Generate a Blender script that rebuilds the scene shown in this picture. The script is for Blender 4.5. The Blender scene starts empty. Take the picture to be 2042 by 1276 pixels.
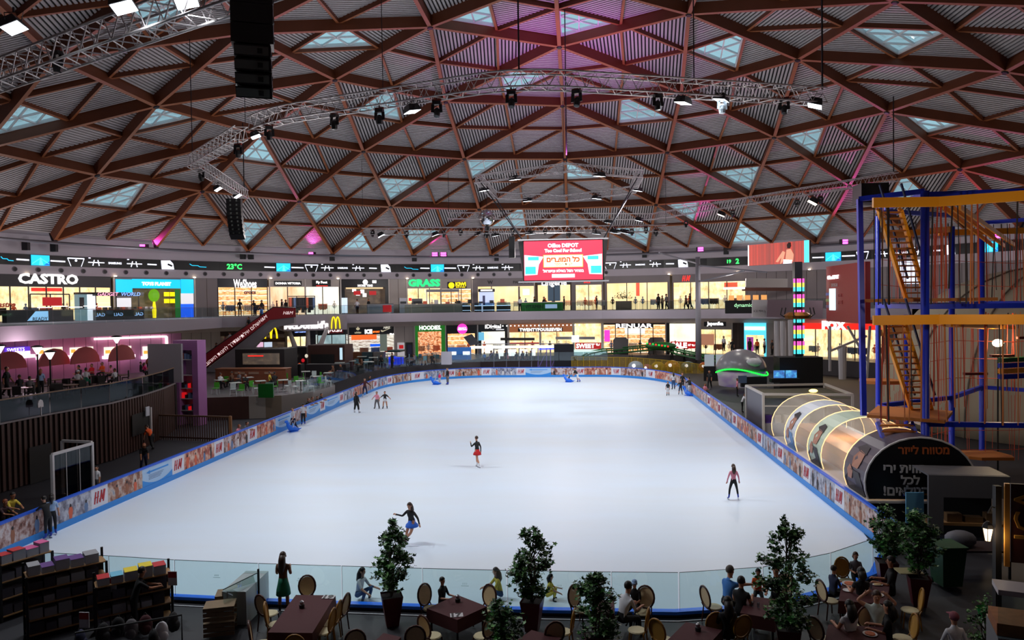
import bpy, bmesh, math, random
from math import sin, cos, pi, radians as RD, atan2, hypot
from mathutils import Vector as V, Matrix, Euler
random.seed(7)
SC = bpy.context.scene
COL = SC.collection
# ---------------- camera ----------------
FPX, YAW, PITCH, ROLL = 1454.77, 0.06453533, -0.0234108, -0.0142225
EYE = V((0, 0, 9.0))
FW = V((-sin(YAW)*cos(PITCH), cos(YAW)*cos(PITCH), sin(PITCH)))
R0 = V((cos(YAW), sin(YAW), 0)); U0 = R0.cross(FW)
RT = cos(ROLL)*R0+sin(ROLL)*U0; UP = -sin(ROLL)*R0+cos(ROLL)*U0
cam = bpy.data.cameras.new('camera'); camo = bpy.data.objects.new('camera', cam); COL.objects.link(camo)
cam.sensor_width = 36; cam.lens = FPX/2042*36; cam.clip_start = 0.1; cam.clip_end = 400
camo.matrix_world = Matrix.Translation(EYE) @ Matrix((RT, UP, -FW)).transposed().to_4x4()
SC.camera = camo
# ---------------- world, exposure ----------------
w = bpy.data.worlds.new('sky'); SC.world = w; w.use_nodes = True
bg = w.node_tree.nodes['Background']; bg.inputs[0].default_value = (.44, .66, .74, 1); bg.inputs[1].default_value = 1.0
SC.view_settings.view_transform = 'Standard'; SC.view_settings.look = 'None'
SC.view_settings.exposure = 0; SC.view_settings.gamma = 1; SC.view_settings.use_curve_mapping = False
# ---------------- measuring from the photograph: a pixel's ray met with a real plane ----------------
def ray(x, y): return (x-1021)/FPX*RT-(y-638)/FPX*UP+FW
def Gz(x, y, z=0.0):
    r = ray(x, y); return EYE+r*((z-9)/r.z)
def Gy(x, y, Y):
    r = ray(x, y); return EYE+r*(Y/r.y)
RCX, RCY = -2.67, 47.99          # centre of the ring of shops
def Gr(x, y, rad):
    v = ray(x, y); a = v.x**2+v.y**2; b = -(v.x*RCX+v.y*RCY); c = RCX**2+RCY**2-rad*rad
    return EYE+v*((-b+math.sqrt(b*b-a*c))/a)
def az(p): return atan2(p.y-RCY, p.x-RCX)
def RP(a, r, z): return V((RCX+r*cos(a), RCY+r*sin(a), z))
def dep(p): return (p-EYE).dot(FW)
# ---------------- materials ----------------
_mc = {}
def srgb(c):
    return tuple(((v/255)/12.92 if v/255 <= .04045 else ((v/255+.055)/1.055)**2.4) for v in c)
def M(name, col, rough=.6, metal=0, emit=0, ecol=None, alpha=1, trans=0, sample=False, noise=0, nscale=8, spec=.5):
    if name in _mc: return _mc[name]
    m = bpy.data.materials.new(name); m.use_nodes = True
    nt = m.node_tree; b = nt.nodes['Principled BSDF']
    c = (*srgb(col), 1)
    b.inputs['Base Color'].default_value = c; b.inputs['Roughness'].default_value = rough
    b.inputs['Metallic'].default_value = metal; b.inputs['Specular IOR Level'].default_value = spec
    if alpha < 1: b.inputs['Alpha'].default_value = alpha
    if trans: b.inputs['Transmission Weight'].default_value = trans
    if emit:
        b.inputs['Emission Color'].default_value = (*srgb(ecol or col), 1); b.inputs['Emission Strength'].default_value = emit
        m.cycles.emission_sampling = 'AUTO' if sample else 'NONE'
    if noise:
        tc = nt.nodes.new('ShaderNodeTexCoord'); n = nt.nodes.new('ShaderNodeTexNoise'); n.inputs['Scale'].default_value = nscale
        n.inputs['Detail'].default_value = 4
        nt.links.new(tc.outputs['Object'], n.inputs['Vector'])
        mx = nt.nodes.new('ShaderNodeMix'); mx.data_type = 'RGBA'
        mx.inputs['A'].default_value = tuple(v*(1-noise) for v in c[:3])+(1,); mx.inputs['B'].default_value = tuple(min(1, v*(1+noise)) for v in c[:3])+(1,)
        nt.links.new(n.outputs['Fac'], mx.inputs['Factor']); nt.links.new(mx.outputs['Result'], b.inputs['Base Color'])
    _mc[name] = m; return m
def EM(name, col, s=1.5, sample=False):                 # a lamp, screen or lit sign; also surfaces with brightness put in as glow
    if name in _mc: return _mc[name]
    m = M(name, (20, 20, 20) if max(col) < 200 else col, .5, emit=s, ecol=col, sample=sample); return m
def glass(name, col, alpha):
    if name in _mc: return _mc[name]
    m = bpy.data.materials.new(name); m.use_nodes = True; nt = m.node_tree; nt.nodes.clear()
    o = nt.nodes.new('ShaderNodeOutputMaterial'); t = nt.nodes.new('ShaderNodeBsdfTransparent'); g = nt.nodes.new('ShaderNodeBsdfGlossy'); x = nt.nodes.new('ShaderNodeMixShader')
    t.inputs[0].default_value = (*srgb(col), 1); g.inputs['Roughness'].default_value = .03; g.inputs[0].default_value = (.8, .9, .95, 1)
    fr = nt.nodes.new('ShaderNodeLayerWeight'); fr.inputs[0].default_value = .25
    mm = nt.nodes.new('ShaderNodeMath'); mm.operation = 'MULTIPLY_ADD'; mm.inputs[1].default_value = .35; mm.inputs[2].default_value = alpha
    nt.links.new(fr.outputs['Fresnel'], mm.inputs[0]); nt.links.new(mm.outputs[0], x.inputs[0])
    nt.links.new(t.outputs[0], x.inputs[1]); nt.links.new(g.outputs[0], x.inputs[2]); nt.links.new(x.outputs[0], o.inputs[0])
    _mc[name] = m; return m
# ---------------- mesh builder ----------------
def tag(o, label=None, cat=None, group=None, kind=None):
    if label: o['label'] = label
    if cat: o['category'] = cat
    if group: o['group'] = group
    if kind: o['kind'] = kind
    return o
def empty(name, loc=(0, 0, 0), rz=0, label=None, cat=None, group=None, kind=None):
    o = bpy.data.objects.new(name, None); COL.objects.link(o); o.location = loc; o.rotation_euler = (0, 0, rz); o.empty_display_size = .2
    return tag(o, label, cat, group, kind)
def tri(a):
    return V(a)
class MB:
    def __init__(s): s.v = []; s.f = []; s.m = []; s.mi = 0
    def add(s, vs, fs):
        n = len(s.v); s.v += [tuple(v) for v in vs]; s.f += [tuple(i+n for i in f) for f in fs]; s.m += [s.mi]*len(fs); return s
    def mat(s, i): s.mi = i; return s
    def quad(s, *p): return s.add(p, [tuple(range(len(p)))])
    def box(s, c, d, rz=0, M4=None):
        hx, hy, hz = d[0]/2, d[1]/2, d[2]/2
        vs = [V((x*hx, y*hy, z*hz)) for z in (-1, 1) for x, y in ((-1, -1), (1, -1), (1, 1), (-1, 1))]
        if rz: R = Matrix.Rotation(rz, 3, 'Z'); vs = [R @ v for v in vs]
        vs = [v+V(c) for v in vs]
        if M4: vs = [M4 @ v for v in vs]
        return s.add(vs, [(3, 2, 1, 0), (4, 5, 6, 7), (0, 1, 5, 4), (1, 2, 6, 5), (2, 3, 7, 6), (3, 0, 4, 7)])
    def b0(s, x0, x1, y0, y1, z0, z1): return s.box(((x0+x1)/2, (y0+y1)/2, (z0+z1)/2), (x1-x0, y1-y0, z1-z0))
    def bar(s, a, b, wd, ht=None, up=(0, 0, 1)):          # square bar between two points
        a, b = V(a), V(b); ht = ht or wd; d = (b-a)
        if d.length < 1e-6: return s
        d = d.normalized(); u = V(up)
        if abs(d.dot(u)) > .98: u = V((1, 0, 0)) if abs(d.x) < .9 else V((0, 1, 0))
        sx = d.cross(u).normalized(); uy = sx.cross(d)
        P = [a+sx*i*wd/2+uy*j*ht/2 for i, j in ((-1, -1), (1, -1), (1, 1), (-1, 1))]+[b+sx*i*wd/2+uy*j*ht/2 for i, j in ((-1, -1), (1, -1), (1, 1), (-1, 1))]
        return s.add(P, [(3, 2, 1, 0), (4, 5, 6, 7), (0, 1, 5, 4), (1, 2, 6, 5), (2, 3, 7, 6), (3, 0, 4, 7)])
    def tube(s, pts, r, n=6, cap=True, closed=False):
        pts = [V(p) for p in pts]; k = len(pts); rs = r if isinstance(r, (list, tuple)) else [r]*k
        vs = []; ref = None
        for i, p in enumerate(pts):
            d = (pts[(i+1) % k]-pts[i-1]) if closed else (pts[min(i+1, k-1)]-pts[max(i-1, 0)])
            d = d.normalized() if d.length > 1e-9 else V((0, 0, 1))
            if ref is None: ref = V((0, 0, 1)) if abs(d.z) < .9 else V((1, 0, 0))
            x = d.cross(ref).normalized() if d.cross(ref).length > 1e-6 else V((1, 0, 0)); y = x.cross(d); ref = y if y.length > .5 else ref
            vs += [p+(x*cos(2*pi*j/n)+y*sin(2*pi*j/n))*rs[i] for j in range(n)]
        fs = []
        for i in range(k if closed else k-1):
            a, b = i*n, ((i+1) % k)*n
            fs += [(a+j, a+(j+1) % n, b+(j+1) % n, b+j) for j in range(n)]
        if cap and not closed: fs += [tuple(range(n))[::-1], tuple((k-1)*n+j for j in range(n))]
        return s.add(vs, fs)
    def lathe(s, prof, c=(0, 0, 0), n=12, M4=None):        # prof: (r, z) bottom to top
        vs = [V((r*cos(2*pi*j/n), r*sin(2*pi*j/n), z))+V(c) for r, z in prof for j in range(n)]
        if M4: vs = [M4 @ v for v in vs]
        fs = [(i*n+j, i*n+(j+1) % n, (i+1)*n+(j+1) % n, (i+1)*n+j) for i in range(len(prof)-1) for j in range(n)]
        fs += [tuple(range(n))[::-1], tuple((len(prof)-1)*n+j for j in range(n))]
        return s.add(vs, fs)
    def ball(s, c, r, n=10, m=6):
        r = r if isinstance(r, (list, tuple)) else (r, r, r)
        vs = [V((c[0]+r[0]*sin(pi*i/m)*cos(2*pi*j/n), c[1]+r[1]*sin(pi*i/m)*sin(2*pi*j/n), c[2]-r[2]*cos(pi*i/m))) for i in range(1, m) for j in range(n)]
        b = len(vs); vs += [V((c[0], c[1], c[2]-r[2])), V((c[0], c[1], c[2]+r[2]))]
        fs = [(i*n+j, i*n+(j+1) % n, (i+1)*n+(j+1) % n, (i+1)*n+j) for i in range(m-2) for j in range(n)]
        fs += [(b, (j+1) % n, j) for j in range(n)]+[(b+1, (m-2)*n+j, (m-2)*n+(j+1) % n) for j in range(n)]
        return s.add(vs, fs)
    def prism(s, poly, z0, z1):                            # poly: (x, y) list
        n = len(poly); vs = [(x, y, z0) for x, y in poly]+[(x, y, z1) for x, y in poly]
        return s.add(vs, [tuple(range(n))[::-1], tuple(range(n, 2*n))]+[(i, (i+1) % n, n+(i+1) % n, n+i) for i in range(n)])
    def plate(s, pts, nrm, th):                            # polygon in space with thickness th along nrm
        pts = [V(p) for p in pts]; n = len(pts); o = V(nrm).normalized()*th
        return s.add(pts+[p+o for p in pts], [tuple(range(n))[::-1], tuple(range(n, 2*n))]+[(i, (i+1) % n, n+(i+1) % n, n+i) for i in range(n)])
    def wall(s, path, z0, z1, th, closed=False):           # a wall along an xy path, thickness to the left
        p = [V((a[0], a[1], 0)) for a in path]; k = len(p); off = []
        for i in range(k):
            d = (p[(i+1) % k]-p[i-1]) if closed else (p[min(i+1, k-1)]-p[max(i-1, 0)])
            d.normalize(); off.append(p[i]+V((-d.y, d.x, 0))*th)
        for i in range(k if closed else k-1):
            j = (i+1) % k; a, b, c, d = p[i], p[j], off[j], off[i]
            q = [V((t.x, t.y, z)) for z in (z0, z1) for t in (a, b, c, d)]
            s.add(q, [(3, 2, 1, 0), (4, 5, 6, 7), (0, 1, 5, 4), (1, 2, 6, 5), (2, 3, 7, 6), (3, 0, 4, 7)])
        return s
    def build(s, name, mats, parent=None, label=None, cat=None, group=None, kind=None, smooth=False, loc=None):
        me = bpy.data.meshes.new(name); me.from_pydata(s.v, [], s.f)
        mats = mats if isinstance(mats, (list, tuple)) else [mats]
        for m in mats: me.materials.append(m)
        if len(mats) > 1: me.polygons.foreach_set('material_index', s.m)
        if smooth: me.polygons.foreach_set('use_smooth', [True]*len(s.f))
        me.update()
        o = bpy.data.objects.new(name, me); COL.objects.link(o)
        if parent: o.parent = parent
        if loc is not None: o.location = loc
        return tag(o, label, cat, group, kind)
def rebase(o):                                             # move a free mesh's origin to its base
    me = o.data; n = len(me.vertices)
    c = V((sum(v.co.x for v in me.vertices)/n, sum(v.co.y for v in me.vertices)/n, min(v.co.z for v in me.vertices)))
    me.transform(Matrix.Translation(-c)); o.location = c; return o
_kids = {}
def dup(o, loc=None, rz=None, label=None, group=None, parent=None):
    c = o.copy(); COL.objects.link(c); c.parent = parent
    if loc is not None: c.location = loc
    if rz is not None: c.rotation_euler = (0, 0, rz)
    if label: c['label'] = label
    if group: c['group'] = group
    for k in list(o.children): dup(k, parent=c)
    return c
# ---------------- lettering ----------------
def text(s, size, mat, Mw, parent=None, name='lettering', ext=.02, width=None, height=None, bold=0, align='CENTER', shear=0, label=None, rtl=False, sp=1):
    cu = bpy.data.curves.new(name, 'FONT'); cu.body = s[::-1] if rtl else s; cu.size = size; cu.extrude = ext; cu.offset = bold
    cu.align_x = align; cu.align_y = 'CENTER'; cu.shear = shear; cu.resolution_u = 2; cu.space_character = sp
    t = bpy.data.objects.new(name, cu); COL.objects.link(t)
    bpy.context.view_layer.update()
    dg = bpy.context.evaluated_depsgraph_get(); me = bpy.data.meshes.new_from_object(t.evaluated_get(dg)); bpy.data.objects.remove(t)
    me.name = name; xs = [v.co.x for v in me.vertices]; ys = [v.co.y for v in me.vertices]
    sx = sy = 1; cy = 0
    if xs:
        cy = (max(ys)+min(ys))/2
        if height: sx = sy = height/(max(ys)-min(ys))
        if width: sx = sy = width/(max(xs)-min(xs))
    me.transform(Matrix.Diagonal((sx, sy, 1, 1)) @ Matrix.Translation((-(max(xs)+min(xs))/2 if xs and align == 'CENTER' else 0, -cy, 0)))
    me.transform(Mw); me.materials.clear(); me.materials.append(mat)
    o = bpy.data.objects.new(name, me); COL.objects.link(o)
    if parent: o.parent = parent
    if label: o['label'] = label
    return o
def frame(p, nrm, up=(0, 0, 1)):                            # text frame at p facing nrm
    n = V(nrm).normalized(); u = V(up); x = u.cross(n).normalized(); u = n.cross(x)
    m = Matrix((x, u, n)).transposed().to_4x4(); m.translation = V(p); return m
# ---------------- palette ----------------
WHITE = M('white_paint', (200, 196, 198), .6); GREYP = M('grey_plaster', (158, 150, 158), .8, noise=.05, nscale=.6)
BLACK = M('matt_black', (14, 14, 16), .6); STEEL = M('brushed_steel', (150, 150, 155), .35, .8); DARK = M('dark_grey', (38, 38, 42), .7)
ALU = M('truss_aluminium', (186, 180, 180), .5, .2); BLUEP = M('blue_plastic', (10, 105, 225), .35)
def sub(v, n): return [v*i/n for i in range(n+1)]
# ---------------- roof: a ribbed timber dome over the hall ----------------
DC = V((0, 50, 0)); DR = 92.70049; ZA = 21.84509775+9; PH = 2.59099; TH = [0]
for d_ in (.12145, .11888, .11695, .11453, .11133): TH.append(TH[-1]+d_)
def dn(i, s, k, lift=0.0):
    r = DR*sin(TH[i]); a = PH-s*pi/3-(pi/3*k/i if i else 0)
    zc = ZA-DR; p = V((r*cos(a), r*sin(a), math.sqrt(DR*DR-r*r)))
    return DC+V((0, 0, zc))+p*(1+lift/DR)
def key(i, s, k):
    if i == 0: return (0, 0, 0)
    if k == i: s, k = s+1, 0
    return (i, s % 6, k)
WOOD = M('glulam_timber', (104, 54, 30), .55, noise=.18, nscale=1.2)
WOODB = M('glulam_timber_soffit_lit', (138, 78, 42), .5, noise=.15, nscale=1.2)
DECK = M('roof_deck_slat', (168, 162, 164), .55, noise=.05, nscale=.5); DECKD = M('roof_deck_felt_shaded', (30, 27, 28), .9)  # felt backing darkened: shade between the slats is put into its colour
NODEM = M('node_steel', (45, 42, 48), .4, .7)
BD = .95                                                     # depth of the main beams
tris = []; edges = set()
for s in range(6):
    for i in range(5):
        for k in range(i+1):
            a, b, c = key(i, s, k), key(i+1, s, k), key(i+1, s, k+1); tris.append((a, b, c, 'up', s)); edges |= {tuple(sorted(e)) for e in ((a, b), (b, c), (a, c))}
            if k < i:
                a, b, c = key(i, s, k), key(i, s, k+1), key(i+1, s, k+1); tris.append((a, b, c, 'dn', s)); edges |= {tuple(sorted(e)) for e in ((a, b), (b, c), (a, c))}
def beam(a, b, wd, dp, n, name, kind='structure'):            # a laminated beam, its soffit paler, light from below put into the colour; n = outward normal
    mb = MB(); d = (b-a).normalized(); sx = d.cross(n).normalized(); u = sx.cross(d)
    if u.dot(n) < 0: u = -u
    P = [a-sx*wd/2, a+sx*wd/2, a+sx*wd/2+u*dp, a-sx*wd/2+u*dp]; Q = [p+(b-a) for p in P]
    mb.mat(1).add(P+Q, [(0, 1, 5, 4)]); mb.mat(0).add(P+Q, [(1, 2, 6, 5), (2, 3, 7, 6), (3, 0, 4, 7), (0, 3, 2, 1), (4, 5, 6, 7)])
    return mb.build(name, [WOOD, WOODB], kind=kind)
for e in sorted(edges):
    a, b = dn(*e[0]), dn(*e[1])
    if e[0][0] == 5 and e[1][0] == 5: continue
    n = ((a+b)/2-(DC+V((0, 0, ZA-DR)))).normalized()
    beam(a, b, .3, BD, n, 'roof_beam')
nm = MB()
rng = sorted({k for t in tris for k in t[:3]})
for k in rng:
    p = dn(*k); n = (p-(DC+V((0, 0, ZA-DR)))).normalized(); m4 = frame(p, n)
    mb = MB().lathe([(.2, -.1), (.26, -.02), (.26, .25), (.2, BD)], n=6, M4=m4); mb.build('roof_node', NODEM, kind='structure')
# skylights: which of the small triangles are glazed, found from where they show
SKY = [(305, 22), (45, 245), (300, 232), (235, 393), (513, 302), (788, 370), (962, 330), (640, 418), (505, 465), (718, 487), (1028, 432), (835, 470), (690, 80), (960, 30), (1165, 48), (765, 215), (1030, 152), (1262, 218), (1432, 100), (1790, 75), (1852, 247), (1612, 275), (1482, 350), (1150, 340), (1368, 416), (1620, 447), (1493, 472), (1262, 475), (1812, 385)]
def inside(p, a, b, c):
    s = lambda u, v, w: (u[0]-w[0])*(v[1]-w[1])-(v[0]-w[0])*(u[1]-w[1])
    q = (s(p, a, b), s(p, b, c), s(p, c, a)); return all(x > 0 for x in q) or all(x < 0 for x in q)
def scr(p):
    d = p-EYE; z = d.dot(FW); return (1021+FPX*d.dot(RT)/z, 638-FPX*d.dot(UP)/z, z)
FRM = M('skylight_frame', (205, 205, 208), .5); PANE = glass('skylight_glass', (225, 240, 245), .03)
deckA = MB(); nsk = 0
hit = set()
def clip_slats(mb, A, B, C, d, n, pitch=.3, wd=.17, th=.09):   # real slats of the acoustic deck, cut to the triangle
    d = (d-n*d.dot(n)).normalized(); q = n.cross(d)
    P = [(v-A) for v in (A, B, C)]; uv = [(v.dot(d), v.dot(q)) for v in P]
    lo, hi = min(t[1] for t in uv), max(t[1] for t in uv); t = math.floor(lo/pitch)*pitch
    def span(y):
        xs = []
        for i in range(3):
            (x0, y0), (x1, y1) = uv[i], uv[(i+1) % 3]
            if (y0-y)*(y1-y) < 0: xs.append(x0+(x1-x0)*(y-y0)/(y1-y0))
        return (min(xs), max(xs)) if len(xs) == 2 else None
    while t < hi:
        a, b = span(t+1e-4), span(t+wd-1e-4)
        if a and b:
            g = [A+d*a[0]+q*t, A+d*a[1]+q*t, A+d*b[1]+q*(t+wd), A+d*b[0]+q*(t+wd)]
            lo4 = [v-n*th for v in g]
            mb.add(lo4+g, [(0, 1, 2, 3), (0, 4, 5, 1), (3, 2, 6, 7)])
        t += pitch
decks = 0
for a, b, c, ty, s in tris:
    A, B, C = dn(*a, lift=BD), dn(*b, lift=BD), dn(*c, lift=BD)
    n = (B-A).cross(C-A).normalized(); cen = DC+V((0, 0, ZA-DR))
    if n.dot(A-cen) < 0: n = -n
    ab, bc, ca = (A+B)/2, (B+C)/2, (C+A)/2
    d = (C-B) if ty == 'up' else ((C-A) if s % 2 == 0 else (C-B))
    if ty == 'dn' and s == 0: d = C-A
    if ty == 'dn' and s == 1: d = C-B
    if ty == 'up': d = C-B
    dk = MB()
    for T in ((A, ab, ca), (ab, B, bc), (ca, bc, C), (ab, bc, ca)):
        ps = [scr(v) for v in T]; glz = False
        if min(p[2] for p in ps) > 1:
            for q in SKY:
                if inside(q, *[p[:2] for p in ps]): glz = True; hit.add(q)
        elif False: pass
        if glz:
            nsk += 1; g = sum(T, V())/3; fr = MB()
            ins = [g+(v-g)*.93 for v in T]
            for i in range(3):
                fr.bar(ins[i]-n*.02, ins[(i+1) % 3]-n*.02, .22, .28, n)
                for t in (1/3, 2/3):
                    p0, p1 = ins[i]+(ins[(i+1) % 3]-ins[i])*t, ins[i]+(ins[(i+2) % 3]-ins[i])*t
                    fr.bar(p0, p1, .1, .14, n)
            o = fr.build('window_%d' % nsk, FRM, kind='structure')
            MB().quad(*[v+n*.1 for v in ins]).build('pane', PANE, o)
            cb = MB(); 
            for i in range(3): cb.quad(T[i], T[(i+1) % 3], ins[(i+1) % 3], ins[i])
            cb.build('curb', FRM, o)
        else:
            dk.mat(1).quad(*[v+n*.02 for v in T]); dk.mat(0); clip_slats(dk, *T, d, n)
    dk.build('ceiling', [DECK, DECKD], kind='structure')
    for p, q in ((ab, bc), (bc, ca), (ca, ab)):
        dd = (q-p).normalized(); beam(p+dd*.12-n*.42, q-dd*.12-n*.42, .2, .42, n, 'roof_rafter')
print('skylights', nsk, 'missed', [q for q in SKY if q not in hit])
# rim: gutter pipe, soffit ring and the wall above the screen band
N5 = [dn(5, s, k, BD) for s in range(6) for k in range(5)]
ZR = dn(5, 0, 0).z
mb = MB()
for i in range(120):
    a, b = 2*pi*i/120, 2*pi*(i+1)/120
    def rim(t):
        u = V((cos(t), sin(t), 0)); return DC+u*51.3+V((0, 0, ZR+.9))
    def out(t):
        u = V((cos(t), sin(t), 0)); p = DC+u*51; q = p-V((RCX, RCY, 0)); q.z = 0; q = q.normalized()*55.6; return V((RCX+q.x, RCY+q.y, ZR+1.0))
    mb.quad(rim(a), rim(b), out(b), out(a))
mb.build('ceiling_edge', GREYP, kind='structure')
mb = MB(); pts = [DC+V((50.95*cos(2*pi*i/90), 50.95*sin(2*pi*i/90), ZR-.15)) for i in range(90)]
mb.tube(pts, .16, 6, closed=True); mb.build('roof_rim_pipe', M('zinc', (120, 118, 126), .4, .6), label='grey pipe running round the foot of the timber dome', cat='pipe')
# ---------------- rink ----------------
AX = V((.0214, 1, 0)).normalized(); AU = V((AX.y, -AX.x, 0))
def rk(u, v, z=0): return AU*u+AX*v+V((0, 0, z))
def arc(cx, cy, r, a0, a1, n): return [(cx+r*cos(RD(a0+(a1-a0)*i/n)), cy+r*sin(RD(a0+(a1-a0)*i/n))) for i in range(n+1)]
UL, UR, VF = -21.05, 10.95, 88.2
farc = arc(UR-6.2, VF-9.5, 1, 0, 90, 16); 
def ell(cx, cy, rx, ry, a0, a1, n): return [(cx+rx*cos(RD(a0+(a1-a0)*i/n)), cy+ry*sin(RD(a0+(a1-a0)*i/n))) for i in range(n+1)]
right_side = [(UR, 29+t) for t in (0, 8, 16, 24, 32, 40)]
far_r = ell(UR-8.5, VF-13, 8.5, 12.6, 0, 90, 18)
far_l = ell(UL+11, VF-14, 11, 13.6, 90, 180, 18)
left_side = [(UL, 25+t) for t in (44, 36, 28, 20, 12, 4, 0)]
# near corner, left: hidden behind the shelves; near side: a shallow bow of glass
near_l = ell(UL+4.2, 25, 4.2, 3.2, 180, 270, 12)
NEAR = [V((x, y, 0)) for x, y in ((-16.6, 22.2), (-14.2, 21.95), (-11.8, 21.62), (-9.1, 21.4), (-6.5, 21.25), (-4.1, 21.12), (-1.7, 21.02), (1.4, 20.98), (3.2, 20.98), (5.7, 21.45), (7.0, 22.1), (8.1, 22.7), (9.9, 24.05), (11.1, 26.1))]
OUT = [rk(u, v) for u, v in right_side+far_r+far_l+left_side+near_l]+NEAR
def dedupe(P, e=.15):
    o = [P[0]]
    for p in P[1:]:
        if (p-o[-1]).length > e: o.append(p)
    return o
OUT = dedupe(OUT)
ICE = M('ice', (222, 228, 238), .42, spec=.35); nt = ICE.node_tree; b_ = nt.nodes['Principled BSDF']
tc = nt.nodes.new('ShaderNodeTexCoord'); nz = nt.nodes.new('ShaderNodeTexNoise'); nz.inputs['Scale'].default_value = .16; nz.inputs['Detail'].default_value = 6
mp = nt.nodes.new('ShaderNodeMapping'); mp.inputs['Scale'].default_value = (.6, 2.2, 1); nt.links.new(tc.outputs['Object'], mp.inputs[0]); nt.links.new(mp.outputs[0], nz.inputs['Vector'])
cr = nt.nodes.new('ShaderNodeValToRGB'); cr.color_ramp.elements[0].position = .3; cr.color_ramp.elements[0].color = (.66, .725, .80, 1); cr.color_ramp.elements[1].position = .7; cr.color_ramp.elements[1].color = (.665, .765, .895, 1)
nt.links.new(nz.outputs['Fac'], cr.inputs[0]); nt.links.new(cr.outputs[0], b_.inputs['Base Color'])
MB().quad(*OUT).build('floor_ice', ICE, kind='structure')
# boards: blue kick strip, printed panels, blue top rail; each panel a thing
def path_len(P):
    L = [0]
    for i in range(1, len(P)): L.append(L[-1]+(P[i]-P[i-1]).length)
    return L
BPATH = dedupe([rk(u, v) for u, v in [(UR, 26.2)]+right_side+far_r+far_l+left_side+near_l[:9]])
BL = path_len(BPATH)
def at_s(s):
    s = max(0, min(s, BL[-1]-1e-4)); i = 0
    while BL[i+1] < s: i += 1
    t = (s-BL[i])/(BL[i+1]-BL[i]); p = BPATH[i].lerp(BPATH[i+1], t); d = (BPATH[i+1]-BPATH[i]).normalized(); return p, d
def seg_path(s0, s1):
    P = [at_s(s0)[0]]+[BPATH[i] for i in range(len(BL)) if s0+.05 < BL[i] < s1-.05]+[at_s(s1)[0]]
    return P
def proj_s(p):                                               # arc length of the board nearest to p
    best = (1e9, 0)
    for i in range(len(BPATH)-1):
        a, b = BPATH[i], BPATH[i+1]; d = b-a; t = max(0, min(1, (V((p.x, p.y, 0))-a).dot(d)/d.length_squared)); q = a+d*t
        e = (q-V((p.x, p.y, 0))).length
        if e < best[0]: best = (e, BL[i]+t*d.length)
    return best[1]
def photo_mat(name, cols, seed, sc=3.2):                      # a beach or street photograph seen from far: patches of its colours
    m = bpy.data.materials.new(name); m.use_nodes = True; nt = m.node_tree; b = nt.nodes['Principled BSDF']; b.inputs['Roughness'].default_value = .5
    t = nt.nodes.new('ShaderNodeTexCoord'); mp = nt.nodes.new('ShaderNodeMapping'); mp.inputs['Location'].default_value = (seed*3.1, seed*1.7, seed); mp.inputs['Scale'].default_value = (1, 1, .75)
    n = nt.nodes.new('ShaderNodeTexNoise'); n.inputs['Scale'].default_value = sc; n.inputs['Detail'].default_value = 5; n.inputs['Roughness'].default_value = .62
    r = nt.nodes.new('ShaderNodeValToRGB'); r.color_ramp.interpolation = 'LINEAR'
    while len(r.color_ramp.elements) < len(cols): r.color_ramp.elements.new(.5)
    for i, (c, e) in enumerate(zip(cols, r.color_ramp.elements)): e.position = .3+.42*i/(len(cols)-1); e.color = (*srgb(c), 1)
    nt.links.new(t.outputs['Object'], mp.inputs[0]); nt.links.new(mp.outputs[0], n.inputs['Vector']); nt.links.new(n.outputs['Fac'], r.inputs[0]); nt.links.new(r.outputs[0], b.inputs['Base Color'])
    return m
PH1 = [photo_mat('street_photo_%d' % i, c, i+1) for i, c in enumerate((
    [(38, 26, 26), (120, 72, 60), (178, 150, 146), (205, 196, 200), (130, 128, 146)],
    [(48, 34, 36), (150, 96, 74), (196, 178, 168), (120, 140, 170)],
    [(60, 40, 36), (176, 84, 66), (206, 170, 150), (226, 214, 208)],
    [(50, 48, 58), (132, 132, 150), (186, 190, 204), (150, 118, 104)]))]
BWHITE = M('board_white', (214, 216, 226), .5); HMRED = M('sign_red', (178, 22, 38), .5); LBLUE = M('board_pale_blue', (168, 200, 232), .5)
MBLUE = M('arrow_blue', (50, 140, 220), .5); FIG = [M('fig_dark', (38, 32, 38), .6), M('fig_tan', (150, 96, 72), .6), M('fig_white', (220, 216, 214), .6), M('fig_orange', (206, 96, 66), .6), M('fig_blue', (96, 120, 160), .6)]
def hm_logo(p, d, n, h, parent, mat=HMRED, name='logo'):
    mb = MB(); x = V(d); z = V((0, 0, 1))
    def st(x0, z0, x1, z1, w=.09):
        a, b = p+x*x0*h+z*z0*h, p+x*x1*h+z*z1*h; mb.bar(a+n*.012, b+n*.012, w*h, .012, n)
    sl = .22
    for x0 in (-.62, -.28): st(x0-sl/2*.9, -.5, x0+sl/2*.9, .5, .13)
    st(-.72, -.02, -.15, .06, .07); st(-.1, -.38, .0, -.28, .1); st(0, -.28, -.04, -.16, .07); st(-.1, -.38, -.02, -.42, .07)
    st(.1-sl*.5, -.5, .1+sl*.5+.04, .5, .13); st(.2, .5, .3, -.3, .12); st(.3, -.3, .56, .5, .1); st(.42, -.5, .42+sl+.03, .5, .13)
    return mb.build(name, mat, parent)
kick = MB()
def strip(P, z0, z1, off0, off1, mb):                        # ribbon of box section beside the path (outwards positive)
    for i in range(len(P)-1):
        a, b = P[i], P[i+1]
        def nr(j):
            d = (P[min(j+1, len(P)-1)]-P[max(j-1, 0)]).normalized(); return V((d.y, -d.x, 0))
        na, nb = nr(i), nr(i+1)
        q = [a+na*off0, b+nb*off0, b+nb*off1, a+na*off1]; q = [V((t.x, t.y, z)) for z in (z0, z1) for t in q]
        mb.add(q, [(3, 2, 1, 0), (4, 5, 6, 7), (0, 1, 5, 4), (1, 2, 6, 5), (2, 3, 7, 6), (3, 0, 4, 7)])
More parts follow.
